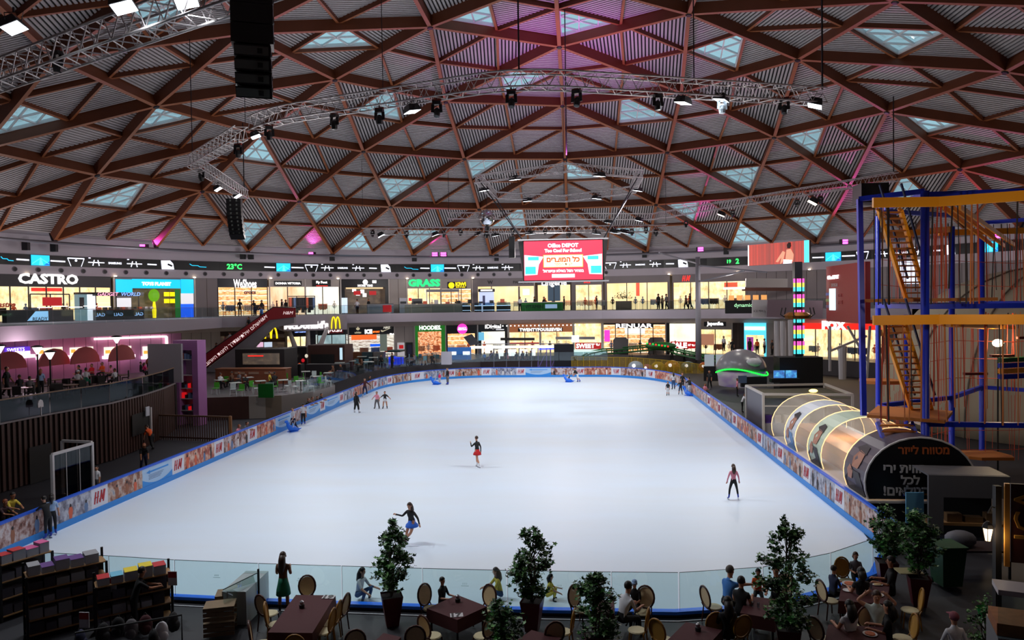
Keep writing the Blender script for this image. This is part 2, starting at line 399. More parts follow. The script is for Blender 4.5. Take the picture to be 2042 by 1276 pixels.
# panel pattern: from measured H&M panels; letters: h = H&M, p = photo, a = arrow sign
def brd(s0, s1, kind, idx):
    P = seg_path(s0, s1); c, d = at_s((s0+s1)/2); n = V((-d.y, d.x, 0))   # n points onto the ice
    nm_ = {'h': 'white rink board panel with red slanting letters', 'p': 'rink board panel printed with a street and beach photograph', 'a': 'pale blue rink board panel with a long arrow'}[kind]
    o = MB()
    strip(P, .26, 1.14, 0, .09, o); 
    m = BWHITE if kind == 'h' else LBLUE if kind == 'a' else PH1[idx % 4]
    ob = o.build('rink_board', m)
    def face(u, z): 
        q, dd = at_s(s0+(s1-s0)*u); return V((q.x, q.y, z))+V((-dd.y, dd.x, 0))*.006
    if kind == 'h': hm_logo(V((c.x, c.y, .7)), -d, n, .52, ob)
    elif kind == 'a':
        mb = MB(); f = face
        a, b = f(.14, .9), f(.78, .9); mb.bar(a, b, .012, .075, (0, 0, 1))
        t = f(.88, .9); mb.add([t+n*.006, f(.76, 1.0)+n*.006, f(.76, .8)+n*.006], [(0, 1, 2)])
        mb.build('arrow', MBLUE, ob)
        mb = MB(); K = 14
        for i in range(K):
            u0, u1 = i/K, (i+1)/K; zz = lambda u: .3+.3*(2*u-1)**2
            mb.add([f(u0, .265), f(u1, .265), f(u1, zz(u1)), f(u0, zz(u0))], [(0, 1, 2, 3)])
        mb.build('wave', MBLUE, ob)
        mb = MB()
        for i in range(4): mb.bar(f(.8, .74-.07*i), f(.3+.04*i, .74-.07*i), .01, .02)
        mb.build('small_print', M('print_grey', (110, 130, 165), .6), ob)
    else:
        rr = random.Random(idx*7+3)
        L = s1-s0; nf = max(1, int(L/.8)); mats = []
        mb = MB(); 
        for j in range(nf):
            u = (j+.5+rr.uniform(-.25, .25))/nf; h = rr.uniform(.5, .8); zb = .28; w_ = rr.uniform(.1, .17); mb.mat(rr.randrange(5))
            wu = w_/L; f = face
            mb.add([f(u-wu*.5, zb), f(u+wu*.5, zb), f(u+wu*.9, zb+h*.5), f(u+wu*.55, zb+h*.8), f(u-wu*.55, zb+h*.8), f(u-wu*.9, zb+h*.5)], [(0, 1, 2, 3, 4, 5)])
            mb.mat(0 if mb.mi != 0 else 1); cc = f(u, zb+h*.9); mb.add([cc+(-d)*(.06*cos(t))+V((0, 0, .08*sin(t))) for t in [k*pi/3 for k in range(6)]], [(0, 1, 2, 3, 4, 5)])
        mb.build('printed_figures', FIG, ob)
    return ob, nm_
BLAB = []
def layout():
    T = BL[-1]
    # measured positions of the H&M panels' left/right edges in the photograph (board mid height)
    hm = [(177, 210), (340, 364), (425, 444), (493, 511), (638, 648), (677, 685), (745, 752), (772, 782), (820, 845), (893, 908), (960, 980), (1030, 1048), (1150, 1165), (1219, 1238), (1288, 1306)]
    S = []
    for x0, x1 in hm:
        r = []
        for x in (x0, x1):
            if x < 760: # left side: intersect with line u=UL
                q = ray(x, 800); hv = V((q.x, q.y, 0)); t = UL/(hv.dot(AU)); p = hv*t
            else:
                q = ray(x, 742); best = None
                for i in range(len(BPATH)-1):
                    a, b = BPATH[i], BPATH[i+1]
                    if (a-V((0, 60, 0))).y < 0: continue
                    d = b-a; den = q.x*d.y-q.y*d.x
                    if abs(den) < 1e-9: continue
                    t = (a.x*d.y-a.y*d.x)/den; s_ = (a.x*q.y-a.y*q.x)/den
                    if -1e-6 <= s_ <= 1+1e-6 and t > 0: best = V((q.x*t, q.y*t, 0))
                p = best
            if p is not None: r.append(proj_s(p))
        if len(r) == 2: S.append((min(r), max(r)))
    # right side, panels seen at a slant: (pixel of near edge on the board's mid line)
    for y0, y1 in ((1050, 1000), (925, 905), (890, 872), (868, 858)): pass
    for (xa, ya), (xb, yb) in (((1683, 1005), (1664, 985)), ((1615, 950), (1601, 935)), ((1562, 905), (1550, 893)), ((1520, 872), (1510, 862)), ((1470, 832), (1461, 824)), ((1438, 806), (1432, 801)), ((1417, 790), (1412, 785))):
        r = []
        for x in (xa, xb):
            q = ray(x, 900); hv = V((q.x, q.y, 0)); t = UR/(hv.dot(AU)); r.append(proj_s(hv*t))
        S.append((min(r), max(r)))
    S.sort(); out = [S[0]]
    for s in S[1:]:
        if s[0] > out[-1][1]+.3: out.append(s)
    return out, T
HM, TT = layout()
segs = []; cur = 0.0; arr = [proj_s(Gz(x, y, .7)) for x, y in ((277, 950), (561, 838), (668, 800), (1087, 742), (1476, 835), (640, 810))]
for a, b in HM+[(TT, TT)]:
    if a-cur > .3:
        g = a-cur; n = max(1, round(g/3.0)); 
        for j in range(n):
            s0, s1 = cur+g*j/n, cur+g*(j+1)/n
            segs.append((s0, s1, 'p'))
    if b > a: segs.append((a, b, 'h'))
    cur = b
segs = [(s0, s1, 'a' if k == 'p' and any(s0 < q < s1 for q in arr) and s1-s0 < 4.5 else k) for s0, s1, k in segs]
def side_of(s):
    p, d = at_s(s); v = p.dot(AX); u = p.dot(AU)
    if u > UR-1 and v < 78: return 'right side'
    if u < UL+1 and v < 76: return 'left side'
    return 'far end' if v > 60 else 'near left corner'
cnt = {}
NUMW = ['first', 'second', 'third', 'fourth', 'fifth', 'sixth', 'seventh', 'eighth', 'ninth', 'tenth', 'eleventh', 'twelfth', 'thirteenth', 'fourteenth', 'fifteenth', 'sixteenth', 'seventeenth', 'eighteenth', 'nineteenth', 'twentieth']
made = [(brd(s0, s1, k, i), (s0+s1)/2, k) for i, (s0, s1, k) in enumerate(segs)]
for side in ('right side', 'far end', 'left side', 'near left corner'):
    for k in 'hpa':
        L = [m for m in made if m[2] == k and side_of(m[1]) == side]
        if side == 'left side' or side == 'far end': L = L[::-1]
        ref = {'right side': 'counted from the near end', 'left side': 'counted from the far end', 'far end': 'counted from the left', 'near left corner': 'counted from the left'}[side]
        if side == 'left side': L = L[::-1]; ref = 'counted from the far end'
        for j, ((o, nm_), s, _) in enumerate(L):
            what = {'h': 'white panel with red slanting letters', 'p': 'panel with beach and street photos', 'a': 'pale blue panel with arrow'}[k]
            tag(o, ('%s %s, rink %s, %s' % (NUMW[min(j, 19)], what, side, ref)) if len(L) > 1 else '%s, the only one on the rink %s' % (what, side), 'rink board', 'printed panels of the rink boards')
            rebase(o) if not o.children else None
mb = MB(); strip(BPATH, 0, .26, -.03, .09, mb); mb.build('kick_strip', M('kick_blue', (40, 132, 214), .45), label='light blue kick strip at the foot of the rink boards', cat='kick strip')
mb = MB(); strip(BPATH, 1.14, 1.22, -.03, .12, mb); mb.build('top_rail', M('rail_blue', (16, 84, 205), .4), label='deep blue top rail of the printed rink boards', cat='rail')
# near side: blue kerb and frameless glass

NRP = dedupe([V((p.x, p.y, 0)) for p in ([BPATH[-1]]+[rk(u, v) for u, v in near_l[9:]]+NEAR)], .4)
mb = MB(); strip(NRP, .07, .16, 0, .22, mb); KB = mb.build('kerb', M('kerb_blue', (20, 120, 255), .35), label='bright blue kerb under the near glass barrier', cat='kerb')
mb = MB(); strip(NRP, 0, .07, .01, .2, mb); mb.build('kerb_base', DARK, KB)
mb = MB(); strip(NRP, -.015, .004, .42, .47, mb); mb.build('trim_1', M('floor_line', (170, 172, 178), .5), kind='structure')
GL = glass('barrier_glass', (214, 236, 236), .05); EDGE = M('glass_edge', (44, 74, 76), .3)
marks = [V((x, y, 0)) for x, y in ((-16.6, 22.2), (-14.2, 21.95), (-11.9, 21.64), (-9.15, 21.4), (-6.55, 21.25), (-4.1, 21.12), (-1.6, 21.02), (1.4, 20.98), (3.3, 20.98), (5.75, 21.47), (8.1, 22.7), (9.9, 24.05), (11.1, 26.1))]
where = ['leftmost of all, behind the book shelves', 'behind the right shelf end', 'beside the yellow notebooks', 'left of the woman in green', 'behind the woman in green', 'behind the girl in white at left', 'behind the left potted tree', 'behind the table marked 17', 'right of the middle potted tree', 'behind the man in blue', 'behind the tall right tree', 'behind the girl at the corner table', 'rightmost, by the dark trees']
for i in range(len(marks)-1):
    a, b = marks[i], marks[i+1]; d = (b-a).normalized(); n = V((d.y, -d.x, 0)); A, B = a+d*.012+n*.1, b-d*.012+n*.1
    mb = MB().quad(A+V((0, 0, .16)), B+V((0, 0, .16)), B+V((0, 0, 1.25)), A+V((0, 0, 1.25)))
    o = mb.build('glass_panel', GL, label='clear glass barrier panel '+where[i], cat='glass panel', group='near glass barrier panels')
    MB().bar(A+V((0, 0, 1.25)), B+V((0, 0, 1.25)), .02, .012).bar(A+V((0, 0, .16)), A+V((0, 0, 1.25)), .014, .008).build('edge', EDGE, o)
    if 1 <= i <= 7:
        c = (A+B)/2+V((0, 0, .8)); mb = MB()
        for q in range(5): mb.bar(c+d*(.03*q-.06)-n*.01, c+d*(.03*q-.05)+V((0, 0, .05))-n*.01, .01, .004)
        mb.bar(c+d*-.1+V((0, 0, -.04))-n*.01, c+d*.12+V((0, 0, -.04))-n*.01, .02, .004)
        mb.build('etched_mark', M('etch', (120, 150, 155), .6), o)
# floors
FD = M('floor_tile_dark', (40, 40, 46), .55, noise=.12, nscale=.7)
o_ = [rk(u, v, -.02) for u, v in ((-60, -15), (60, -15), (60, 105), (-60, 105))]
MB().quad(*o_).build('floor', FD, kind='structure')
# ---------------- ring of shops: screen band, walls, slabs ----------------
UF, GF = 7.85, 1.8
def ringwall(mb, r, z0, z1, a0, a1, n):
    for i in range(n):
        a, b = a0+(a1-a0)*i/n, a0+(a1-a0)*(i+1)/n
        mb.quad(RP(a, r, z0), RP(b, r, z0), RP(b, r, z1), RP(a, r, z1))
    return mb
RW = M('ring_white', (176, 168, 176), .8, noise=.04, nscale=.4)
ringwall(MB(), 54.75, 14.52, ZR+1.0, 0, 2*pi, 120).build('wall_ring_upper', RW, kind='structure')
mb = ringwall(MB(), 54.6, 12.5, 13.44, 0, 2*pi, 120)
for i in range(120):
    a, b = 2*pi*i/120, 2*pi*(i+1)/120; mb.quad(RP(a, 54.6, 12.5), RP(b, 54.6, 12.5), RP(b, 58.4, 12.5), RP(a, 58.4, 12.5))
mb.build('wall_ring_band', RW, kind='structure')
ringwall(MB(), 58.5, -.1, 14, 0, 2*pi, 120).build('wall_outer', M('outer_wall', (62, 58, 64), .8), kind='structure')
sb = ringwall(MB(), 54.6, 13.44, 14.52, 0, 2*pi, 120)
SB = sb.build('screen_band', M('screen_black', (8, 8, 12), .3), label='long black screen ribbon running round the hall above the shops', cat='screen')
def rf(x, y, r): p = Gr(x, y, r); return p, V((RCX-p.x, RCY-p.y, 0)).normalized()
def rspan(x0, x1, y, r):
    a, b = Gr(x0, y, r), Gr(x1, y, r); c = (a+b)/2; n = V((RCX-c.x, RCY-c.y, 0)).normalized(); return c, n, (V((a.x, a.y, 0))-V((b.x, b.y, 0))).length
# screen content
LW, LC, LG, LB = EM('led_white', (235, 238, 255), 1.6), EM('led_cyan', (30, 190, 235), 1.3), EM('led_green', (60, 255, 110), 1.6), EM('led_blue', (20, 110, 200), 1.1)
LTC = EM('led_teal', (90, 225, 235), 1.2)
def led(kind, x0, x1, yc):
    c, n, wd = rspan(x0, x1, yc, 54.5); F = frame((c.x, c.y, 13.98), n); h = 1.08
    L = lambda x, z: F @ V((x*wd/2, z*h/2, 0))
    mb = MB()
    def ln(a, b, w_=.07): mb.bar(L(*a), L(*b), w_, .03, n)
    nm_ = 'screen_graphic'; m = LW
    if kind == 'pic':
        mb.add([L(-1, -.96), L(1, -.96), L(1, .96), L(-1, .96)], [(0, 1, 2, 3)]); o = mb.build('screen_picture', LC, SB)
        q = MB(); F2 = F @ Matrix.Translation((0, 0, .02)); L2 = lambda x, z: F2 @ V((x*wd/2, z*h/2, 0))
        q.add([L2(-.18, -.9), L2(.3, -.9), L2(.08, .5), L2(-.04, .5)], [(0, 1, 2, 3)])
        q.bar(L2(0, .4), L2(-.9, -.7), .06, .02, n); q.bar(L2(0, .4), L2(.9, -.6), .06, .02, n)
        q.build('bridge', LTC, o)
        q = MB(); q.add([L2(.35, -.9), L2(.98, -.9), L2(.98, -.1)], [(0, 1, 2)]); q.build('water', LB, o); return
    if kind == 'line': ln((-1, 0), (1, -.05), .14)
    if kind == 'box': text('SAMSUNG', .4, LW, F @ Matrix.Translation((0, 0, .02)), SB, width=wd, bold=.01); return
    if kind == 'hash': ln((-1, .0), (1, 0), .1); ln((-.45, -.65), (-.25, .5), .09); ln((.35, -.65), (.2, .5), .09); ln((-.95, .85), (-.7, .85), .09)
    if kind == 'trap': ln((-1, .65), (1, .65), .12); ln((-1, .65), (-.62, -.9), .05); ln((1, .65), (.62, -.9), .05); mb.lathe([(.12, -.02), (.12, .02)], n=8, M4=F @ Matrix.Translation((0, .12, 0)))
    if kind == 'dev': mb.add([L(-.9, -.95), L(1, -.95), L(.85, .3), L(.4, .95), L(-1, .9)], [(0, 1, 2, 3, 4)])
    if kind == 'sq': ln((-1, .35), (-.7, 0), .07); ln((-.7, 0), (0, 0), .07); ln((0, 0), (.2, -.25), .07); ln((.2, -.25), (1, -.3), .07); m = LC
    if kind[0] == 't' and kind != 'trap': text(kind[1:], .6, LG, F @ Matrix.Translation((0, 0, .02)), SB, width=wd, bold=.02); return
    o = mb.build(nm_, m, SB)
    if kind == 'dev':
        q = MB(); q.bar(L(0, .15)+n*.02, L(.7, -.25)+n*.02, .22, .02, n); q.build('device_slot', BLACK, o)
for k, a, b in (('sq', 2, 27), ('line', 33, 58), ('pic', 62, 99), ('line', 101, 130), ('trap', 135, 168), ('hash', 176, 208), ('box', 216, 242), ('hash', 253, 283), ('line', 294, 312), ('dev', 321, 347), ('sq', 378, 411), ('t23°C', 452, 482), ('line', 527, 548), ('pic', 551, 579), ('line', 581, 605), ('trap', 608, 634), ('hash', 640, 665), ('box', 673, 693), ('hash', 702, 726), ('line', 736, 751), ('dev', 759, 779), ('sq', 806, 834), ('line', 838, 856), ('pic', 859, 885), ('line', 886, 909), ('trap', 912, 936), ('hash', 942, 965), ('box', 972, 993), ('hash', 1000, 1023), ('trap', 1204, 1229), ('hash', 1236, 1258), ('box', 1267, 1286), ('hash', 1295, 1318), ('line', 1328, 1344), ('dev', 1352, 1372), ('t19', 1450, 1458), ('t2', 1467, 1474), ('line', 1620, 1643), ('pic', 1646, 1677), ('line', 1679, 1705), ('trap', 1708, 1732), ('hash', 1745, 1775), ('box', 1786, 1810), ('hash', 1822, 1850), ('line', 1860, 1880), ('dev', 1885, 1905), ('pic', 1960, 1990)):
    led(k, a, b, 520)
# round nozzles of the air vents in the white band, and small warm lights between them
DLB = M('vent_dark', (22, 20, 24), .5)
x = -40; vents = []
st = 5.0/ (54.6*2*pi)
A0 = az(Gr(29, 534, 54.6)); DA = (az(Gr(29, 534, 54.6))-az(Gr(76, 535, 54.6)))
proto = None
for i in range(-2, 34):
    a = A0-DA*i; p = RP(a, 54.6, 13.02); s_ = scr(p)
    if s_[2] < 1 or not -30 < s_[0] < 2070: continue
    if proto is None:
        mb = MB().lathe([(.27, 0), (.24, .09), (.2, .09), (.17, .02)], n=14)
        e = mb.build('air_nozzle', M('vent_rim', (110, 104, 112), .5)); MB().lathe([(.17, .021), (.16, .03)], n=14).build('vent_core', DLB, e)
        tag(e, 'round dark air vent nozzle in the white band under the screen ribbon', 'air vent', 'air vents under the screen ribbon'); proto = e; o = e
    else: o = dup(proto)
    n = V((RCX-p.x, RCY-p.y, 0)).normalized(); q = Matrix((V((0, 0, 1)).cross(n), V((0, 0, 1)), n)).transposed().to_4x4(); q.translation = p
    o.matrix_world = q; o.rotation_mode = 'XYZ'
WL = EM('warm_lamp', (255, 236, 200), 6)
proto = None
for x, y in ((55, 540), (230, 545), (388, 548), (540, 549), (674, 548), (812, 549), (943, 548), (1202, 545), (1334, 541.5), (1471, 536.5), (1614, 532)):
    p, n = rf(x, y, 54.4)
    if proto is None:
        o = proto = MB().lathe([(.1, -.12), (.17, -.06), (.12, 0)], n=8).build('wall_lamp', WL); tag(o, 'small warm lamp on the lower edge of the white band', 'lamp', 'small lamps above the upper shops')
    else: o = dup(proto)
    o.location = (p.x, p.y, 12.62)
# upper slab with its pale fascia
EP = [(-120, 655), (0, 651), (106, 647), (212, 643), (310, 639), (443, 633), (560, 630.5), (690, 626.5), (780, 622.5), (860, 621), (950, 620.5), (1080, 619.3), (1200, 618.6), (1350, 617.5), (1500, 616.2)]
EDG = []
for x, y in EP:
    p = Gz(x, y, UF)
    if hypot(p.x-RCX, p.y-RCY) > 49.5: p = Gr(x, y, 49.5); p.z = UF
    EDG.append(p)
EDGR = [RP(math.radians(t), 47, UF) for t in (50, 36)]
def slab():
    P = EDG+[p for p in EDGR if p.x > EDG[-1].x+1]; n = len(P); mb = MB()
    tp, bt = [], []
    for p in P:
        a = az(p); tp.append(p); bt.append(V((p.x, p.y, UF-1.12)))
    for i in range(n-1):
        mb.quad(tp[i], tp[i+1], bt[i+1], bt[i])
    for i in range(n-1):
        a, b = az(P[i]), az(P[i+1]); k = 4
        for z in (UF, UF-1.12):
            A = [P[i].lerp(P[i+1], j/k) for j in range(k+1)]
            for j in range(k):
                u, v = A[j], A[j+1]; mb.quad(V((u.x, u.y, z)), V((v.x, v.y, z)), RP(az(v), 58.4, z), RP(az(u), 58.4, z))
    mb.build('floor_upper', M('slab_plaster', (164, 156, 166), .8, noise=.03, nscale=.5), kind='structure')
    return P
EDG = slab()
mb = MB()
for i in range(len(EDG)-1):
    a, b = EDG[i], EDG[i+1]; mb.bar(a+V((0, 0, 1.14)), b+V((0, 0, 1.14)), .05, .04)
mb.build('handrail', M('rail_dark', (70, 66, 70), .4, .4), label='thin dark handrail on top of the upper gallery glass', cat='handrail')
GG = glass('gallery_glass', (205, 220, 222), .04)
first = True
for i in range(len(EDG)-1):
    a, b = EDG[i], EDG[i+1]; L = (b-a).length; k = max(1, round(L/2.4))
    for j in range(k):
        p, q = a.lerp(b, j/k), a.lerp(b, (j+1)/k); d = (q-p).normalized()*.03
        if scr(p)[0] > 2060: continue
        mb = MB().quad(p+d, q-d, q-d+V((0, 0, 1.1)), p+d+V((0, 0, 1.1)))
        c = (p+q)/2; mb.v = [tuple(V(v)-c) for v in mb.v]
        mb.build('balustrade_panel', GG, loc=c, label='clear glass balustrade panel on the edge of the upper gallery', cat='glass panel', group='glass panels of the upper gallery')
# ground gallery floor and lower ring soffit lights
mb = MB(); outer = [RP(RD(t), 58.4, GF) for t in range(20, 201, 4)]
inner = [V((50, 62, GF)), V((40, 76, GF)), V((30, 90, GF)), V((20, 97, GF)), V((4.5, 98.5, GF)), V((-9.5, 98.5, GF)), V((-11.5, 91.5, GF)), V((-18.5, 86, GF)), V((-22.2, 79, GF)), V((-22.6, 70, GF))]+[Gz(x, y, GF) for x, y in ((668, 768), (625, 781), (562, 788), (530, 789), (497, 790), (403, 793), (345, 800))]+[V((-34, 51, GF)), V((-52, 46, GF))]
P = outer+inner[::-1][0:0]
poly = outer[:]+inner[::-1]
bm_ = MB(); bm_.quad(*poly); 
pr = MB(); pr.add(poly+[V((p.x, p.y, -.02)) for p in poly], [tuple(range(len(poly)))]+[(i, (i+1) % len(poly), len(poly)+(i+1) % len(poly), len(poly)+i) for i in range(len(poly))])
pr.build('floor_plaza', M('floor_plaza', (84, 80, 84), .35, noise=.1, nscale=.5), kind='structure')
ringwall(MB(), 54.3, 6.0, UF-1.12, RD(15), RD(200), 90).build('wall_ground_band', M('ground_band', (190, 180, 176), .8), kind='structure')
SL = EM('soffit_lamp', (255, 246, 225), 7); proto = None
for i in range(70):
    a = RD(172-i*2.05); p = RP(a, 52.4, UF-1.13); s_ = scr(p)
    if not (-20 < s_[0] < 1640): continue
    if proto is None: o = proto = MB().lathe([(.11, -.05), (.15, 0)], n=8).build('soffit_light', SL); tag(o, 'small round light in the soffit of the upper gallery', 'ceiling light', 'soffit lights under the upper gallery')
    else: o = dup(proto)
    o.location = p
# ---------------- shops ----------------
def lit(name, cols, strength=1.0, sx=2.0, sz=3.0, seed=0, rows=0, base=0):      # a lit shop interior seen from the hall: rows of goods in warm light
    if name in _mc: return _mc[name]
    m = bpy.data.materials.new(name); m.use_nodes = True; nt = m.node_tree; b = nt.nodes['Principled BSDF']; b.inputs['Base Color'].default_value = (.3, .25, .2, 1)
    t = nt.nodes.new('ShaderNodeTexCoord'); mp = nt.nodes.new('ShaderNodeMapping'); mp.inputs['Location'].default_value = (seed*2.3, 0, seed*1.1); mp.inputs['Scale'].default_value = (sx, 0, sz)
    n = nt.nodes.new('ShaderNodeTexNoise'); n.inputs['Scale'].default_value = 1; n.inputs['Detail'].default_value = 3; n.inputs['Roughness'].default_value = .7
    r = nt.nodes.new('ShaderNodeValToRGB')
    while len(r.color_ramp.elements) < len(cols): r.color_ramp.elements.new(.5)
    for i, (c, e) in enumerate(zip(cols, r.color_ramp.elements)): e.position = .32+.36*i/max(1, len(cols)-1); e.color = (*srgb(c), 1)
    nt.links.new(t.outputs['Object'], mp.inputs[0]); nt.links.new(mp.outputs[0], n.inputs['Vector']); nt.links.new(n.outputs['Fac'], r.inputs[0])
    out = r.outputs[0]
    if rows:
        sp_ = nt.nodes.new('ShaderNodeSeparateXYZ'); nt.links.new(t.outputs['Object'], sp_.inputs[0])
        f = nt.nodes.new('ShaderNodeMath'); f.operation = 'MULTIPLY'; f.inputs[1].default_value = rows; nt.links.new(sp_.outputs['Z'], f.inputs[0])
        g = nt.nodes.new('ShaderNodeMath'); g.operation = 'FRACT'; nt.links.new(f.outputs[0], g.inputs[0])
        h = nt.nodes.new('ShaderNodeMath'); h.operation = 'GREATER_THAN'; h.inputs[1].default_value = .2; nt.links.new(g.outputs[0], h.inputs[0])
        mx = nt.nodes.new('ShaderNodeMix'); mx.data_type = 'RGBA'; mx.inputs['A'].default_value = (*srgb(cols[-1]), 1); nt.links.new(h.outputs[0], mx.inputs['Factor']); nt.links.new(out, mx.inputs['B']); out = mx.outputs['Result']
    nt.links.new(out, b.inputs['Emission Color']); b.inputs['Emission Strength'].default_value = strength; m.cycles.emission_sampling = 'NONE'
    _mc[name] = m; return m
CREAM = [(196, 140, 84), (240, 200, 140), (255, 236, 190), (255, 246, 215)]
I_PLAIN = lit('interior_cream', [(244, 200, 136), (253, 222, 164), (255, 238, 194)], 1.15, .35, .2)
I_WARM = lit('interior_warm', [(216, 160, 100), (250, 214, 150), (255, 234, 184), (255, 244, 215)], 1.15, 1.3, .9, 2)
I_GOODS = lit('interior_goods', [(110, 50, 30), (230, 120, 60), (250, 190, 110), (255, 226, 170), (255, 244, 225)], 1.05, 2.2, 6, 3, rows=1.6)
I_SHOES = lit('interior_shoes', [(40, 36, 34), (150, 140, 130), (226, 226, 214), (250, 250, 240)], .9, 1.6, 7, 4, rows=2.2)
I_TOYS = lit('interior_toys', [(30, 14, 14), (140, 50, 30), (240, 150, 90), (255, 222, 180), (60, 40, 40)], .95, 3, 4, 5)
I_DIM = lit('interior_dim', [(8, 8, 10), (26, 22, 22), (60, 48, 38), (96, 80, 60)], .8, 1.2, 1.6, 6)
I_WHITE = lit('interior_white', [(236, 226, 200), (255, 248, 228), (255, 252, 240)], 1.1, .5, .4, 7)
I_PINK = lit('interior_rose', [(240, 170, 120), (250, 210, 170), (255, 226, 196)], 1.05, 1.0, .25, 8)
I_GLASS = lit('interior_bluegrey', [(110, 140, 150), (160, 190, 196), (200, 214, 214)], .8, .5, .2, 9)
GPAN = M('grey_panel', (128, 120, 122), .6, noise=.04, nscale=1); GPL = M('grey_panel_light', (176, 168, 164), .6, noise=.04, nscale=1)
MUL = M('mullion_dark', (46, 42, 42), .5); MULL = M('mullion_light', (196, 188, 182), .5, .2)
def shop(nm_, label, x0, x1, lvl, ysign, yint, inter, board, signs=(), mull=0, depth=2.6, floorlit=None, pil=None, top=None, racks=0, inset=(0, 0)):
    R = 54.95 if lvl == 'u' else 54.0; z0 = UF if lvl == 'u' else GF; z1 = 12.5 if lvl == 'u' else 6.02
    yc = 600 if lvl == 'u' else 690
    a, b = Gr(x0, yc, R), Gr(x1, yc, R); c = (a+b)/2; c.z = z0; n = V((RCX-c.x, RCY-c.y, 0)).normalized()
    xd = V((0, 0, 1)).cross(n); W_ = (V((b.x-a.x, b.y-a.y, 0))).dot(xd)
    e = empty(nm_, c, atan2(xd.y, xd.x), label, 'shop front', 'shop fronts on the upper gallery' if lvl == 'u' else 'shop fronts on the ground floor')
    pxc = (x0+x1)/2
    def zz(y): 
        p = Gr(pxc, y, R); return p.z-z0
    zi = max(.5, min(zz(yint), z1-z0)); ztop = z1-z0
    if top: ztop = min(ztop, zz(top))
    hw = W_/2
    w0, w1 = -hw+inset[0]*W_, hw-inset[1]*W_
    bd = MB(); bd.b0(-hw, hw, 0, .15, zi, z1-z0)
    if inset[0]: bd.b0(-hw, w0, 0, .15, 0, zi)
    if inset[1]: bd.b0(w1, hw, 0, .15, 0, zi)
    bd.build('sign_board', board, e)
    r = MB(); r.quad((w0, depth, 0), (w1, depth, 0), (w1, depth, zi), (w0, depth, zi)).quad((w0, .15, 0), (w0, depth, 0), (w0, depth, zi), (w0, .15, zi)).quad((w1, .15, 0), (w1, .15, zi), (w1, depth, zi), (w1, depth, 0)).quad((w0, .15, zi), (w0, depth, zi), (w1, depth, zi), (w1, .15, zi))
    r.build('lit_interior', inter, e)
    MB().quad((w0, .0, .02), (w1, .0, .02), (w1, depth, .02), (w0, depth, .02)).build('shop_floor', GPL, e)
    if mull:
        for i in range(mull+1):
            u = w0+(w1-w0)*i/mull; MB().b0(u-.05, u+.05, .02, .12, 0, zi).build('mullion', MUL if mull > 0 else MULL, e)
    if pil: 
        for u in (-hw, hw): MB().b0(u-.08, u+.08, -.06, .1, 0, z1-z0).build('pilaster', pil, e)
    rr = random.Random(int(x0))
    for i in range(racks):
        u = w0+(w1-w0)*(i+.5+rr.uniform(-.25, .25))/racks; y = rr.uniform(.8, depth-.5); mb = MB(); k = rr.random()
        if k < .55:                                            # mannequin on a stand
            mb.lathe([(.02, 0), (.16, .03), (.03, .06), (.03, .75), (.13, .8), (.17, 1.0), (.12, 1.15), (.19, 1.38), (.16, 1.46), (.05, 1.5), (.05, 1.56), (.1, 1.63), (.09, 1.76), (.02, 1.8)], (u, y, 0), 8)
            mb.tube([(u-.18, y, 1.4), (u-.26, y, 1.1), (u-.2, y-.1, .9)], .04, 5); mb.tube([(u+.18, y, 1.4), (u+.26, y, 1.1), (u+.22, y-.1, .9)], .04, 5)
            mb.build('mannequin', rr.choice([FIG[0], FIG[2], FIG[4], FIG[3]]), e)
        else:                                                  # clothes rail
            mb.tube([(u-.6, y, 0), (u-.6, y, 1.4), (u+.6, y, 1.4), (u+.6, y, 0)], .025, 5)
            o = mb.build('clothes_rail', BLACK, e); q = MB()
            for t in range(9): q.b0(u-.55+t*.125, u-.55+t*.125+.07, y-.2, y+.2, .55+rr.uniform(0, .2), 1.36)
            q.build('hung_clothes', rr.choice(FIG), o)
    for s in signs:                                            # (kind, x0, x1, yc, text, material, opts)
        k, sx0, sx1, sy, tx, mt = s[:6]; op = s[6] if len(s) > 6 else {}
        pa, pb = Gr(sx0, sy, R), Gr(sx1, sy, R); inv = Matrix.Translation(-c); 
        def loc(p): 
            q = p-c; return q.dot(xd), q.z
        ua, ub = loc(pa)[0], loc(pb)[0]; uz = loc(Gr((sx0+sx1)/2, sy, R))[1]; cu = (ua+ub)/2
        yf = op.get('y', -.03)
        Fm = Matrix(((1, 0, 0), (0, 0, 1), (0, -1, 0))).transposed(); 
        T = Matrix.Translation((cu, yf, uz)) @ Matrix.Rotation(pi/2, 4, 'X')
        if k == 't': text(tx, .5, mt, T, e, width=ub-ua, height=None, bold=op.get('bold', .012), shear=op.get('shear', 0), rtl=op.get('rtl', False), ext=.03, sp=op.get('sp', 1)) if not op.get('h') else text2(tx, mt, T, e, ub-ua, op['h'], op)
        if k == 'b':                                           # rectangular panel sy..tx in y
            z_t, z_b = loc(Gr((sx0+sx1)/2, sy, R))[1], loc(Gr((sx0+sx1)/2, tx, R))[1]; th = op.get('th', .05)
            MB().b0(ua, ub, yf-th, yf, z_b, z_t).build(op.get('name', 'panel'), mt, e)
        if k == 'c':
            rad = (ub-ua)/2; MB().lathe([(rad, 0), (rad, .05)], n=24, M4=T).build(op.get('name', 'round_sign'), mt, e)
    return e, c, xd, n, W_
def text2(tx, mt, T, e, wd, h, op):
    o = text(tx, .5, mt, T, e, width=1, bold=op.get('bold', .012), shear=op.get('shear', 0), rtl=op.get('rtl', False), ext=.03)
    me = o.data; Ti = T.inverted(); me.transform(Ti); ys = [v.co.y for v in me.vertices]; xs = [v.co.x for v in me.vertices]
    me.transform(Matrix.Diagonal((wd/(max(xs)-min(xs)), h/(max(ys)-min(ys)), 1, 1))); me.transform(T); return o
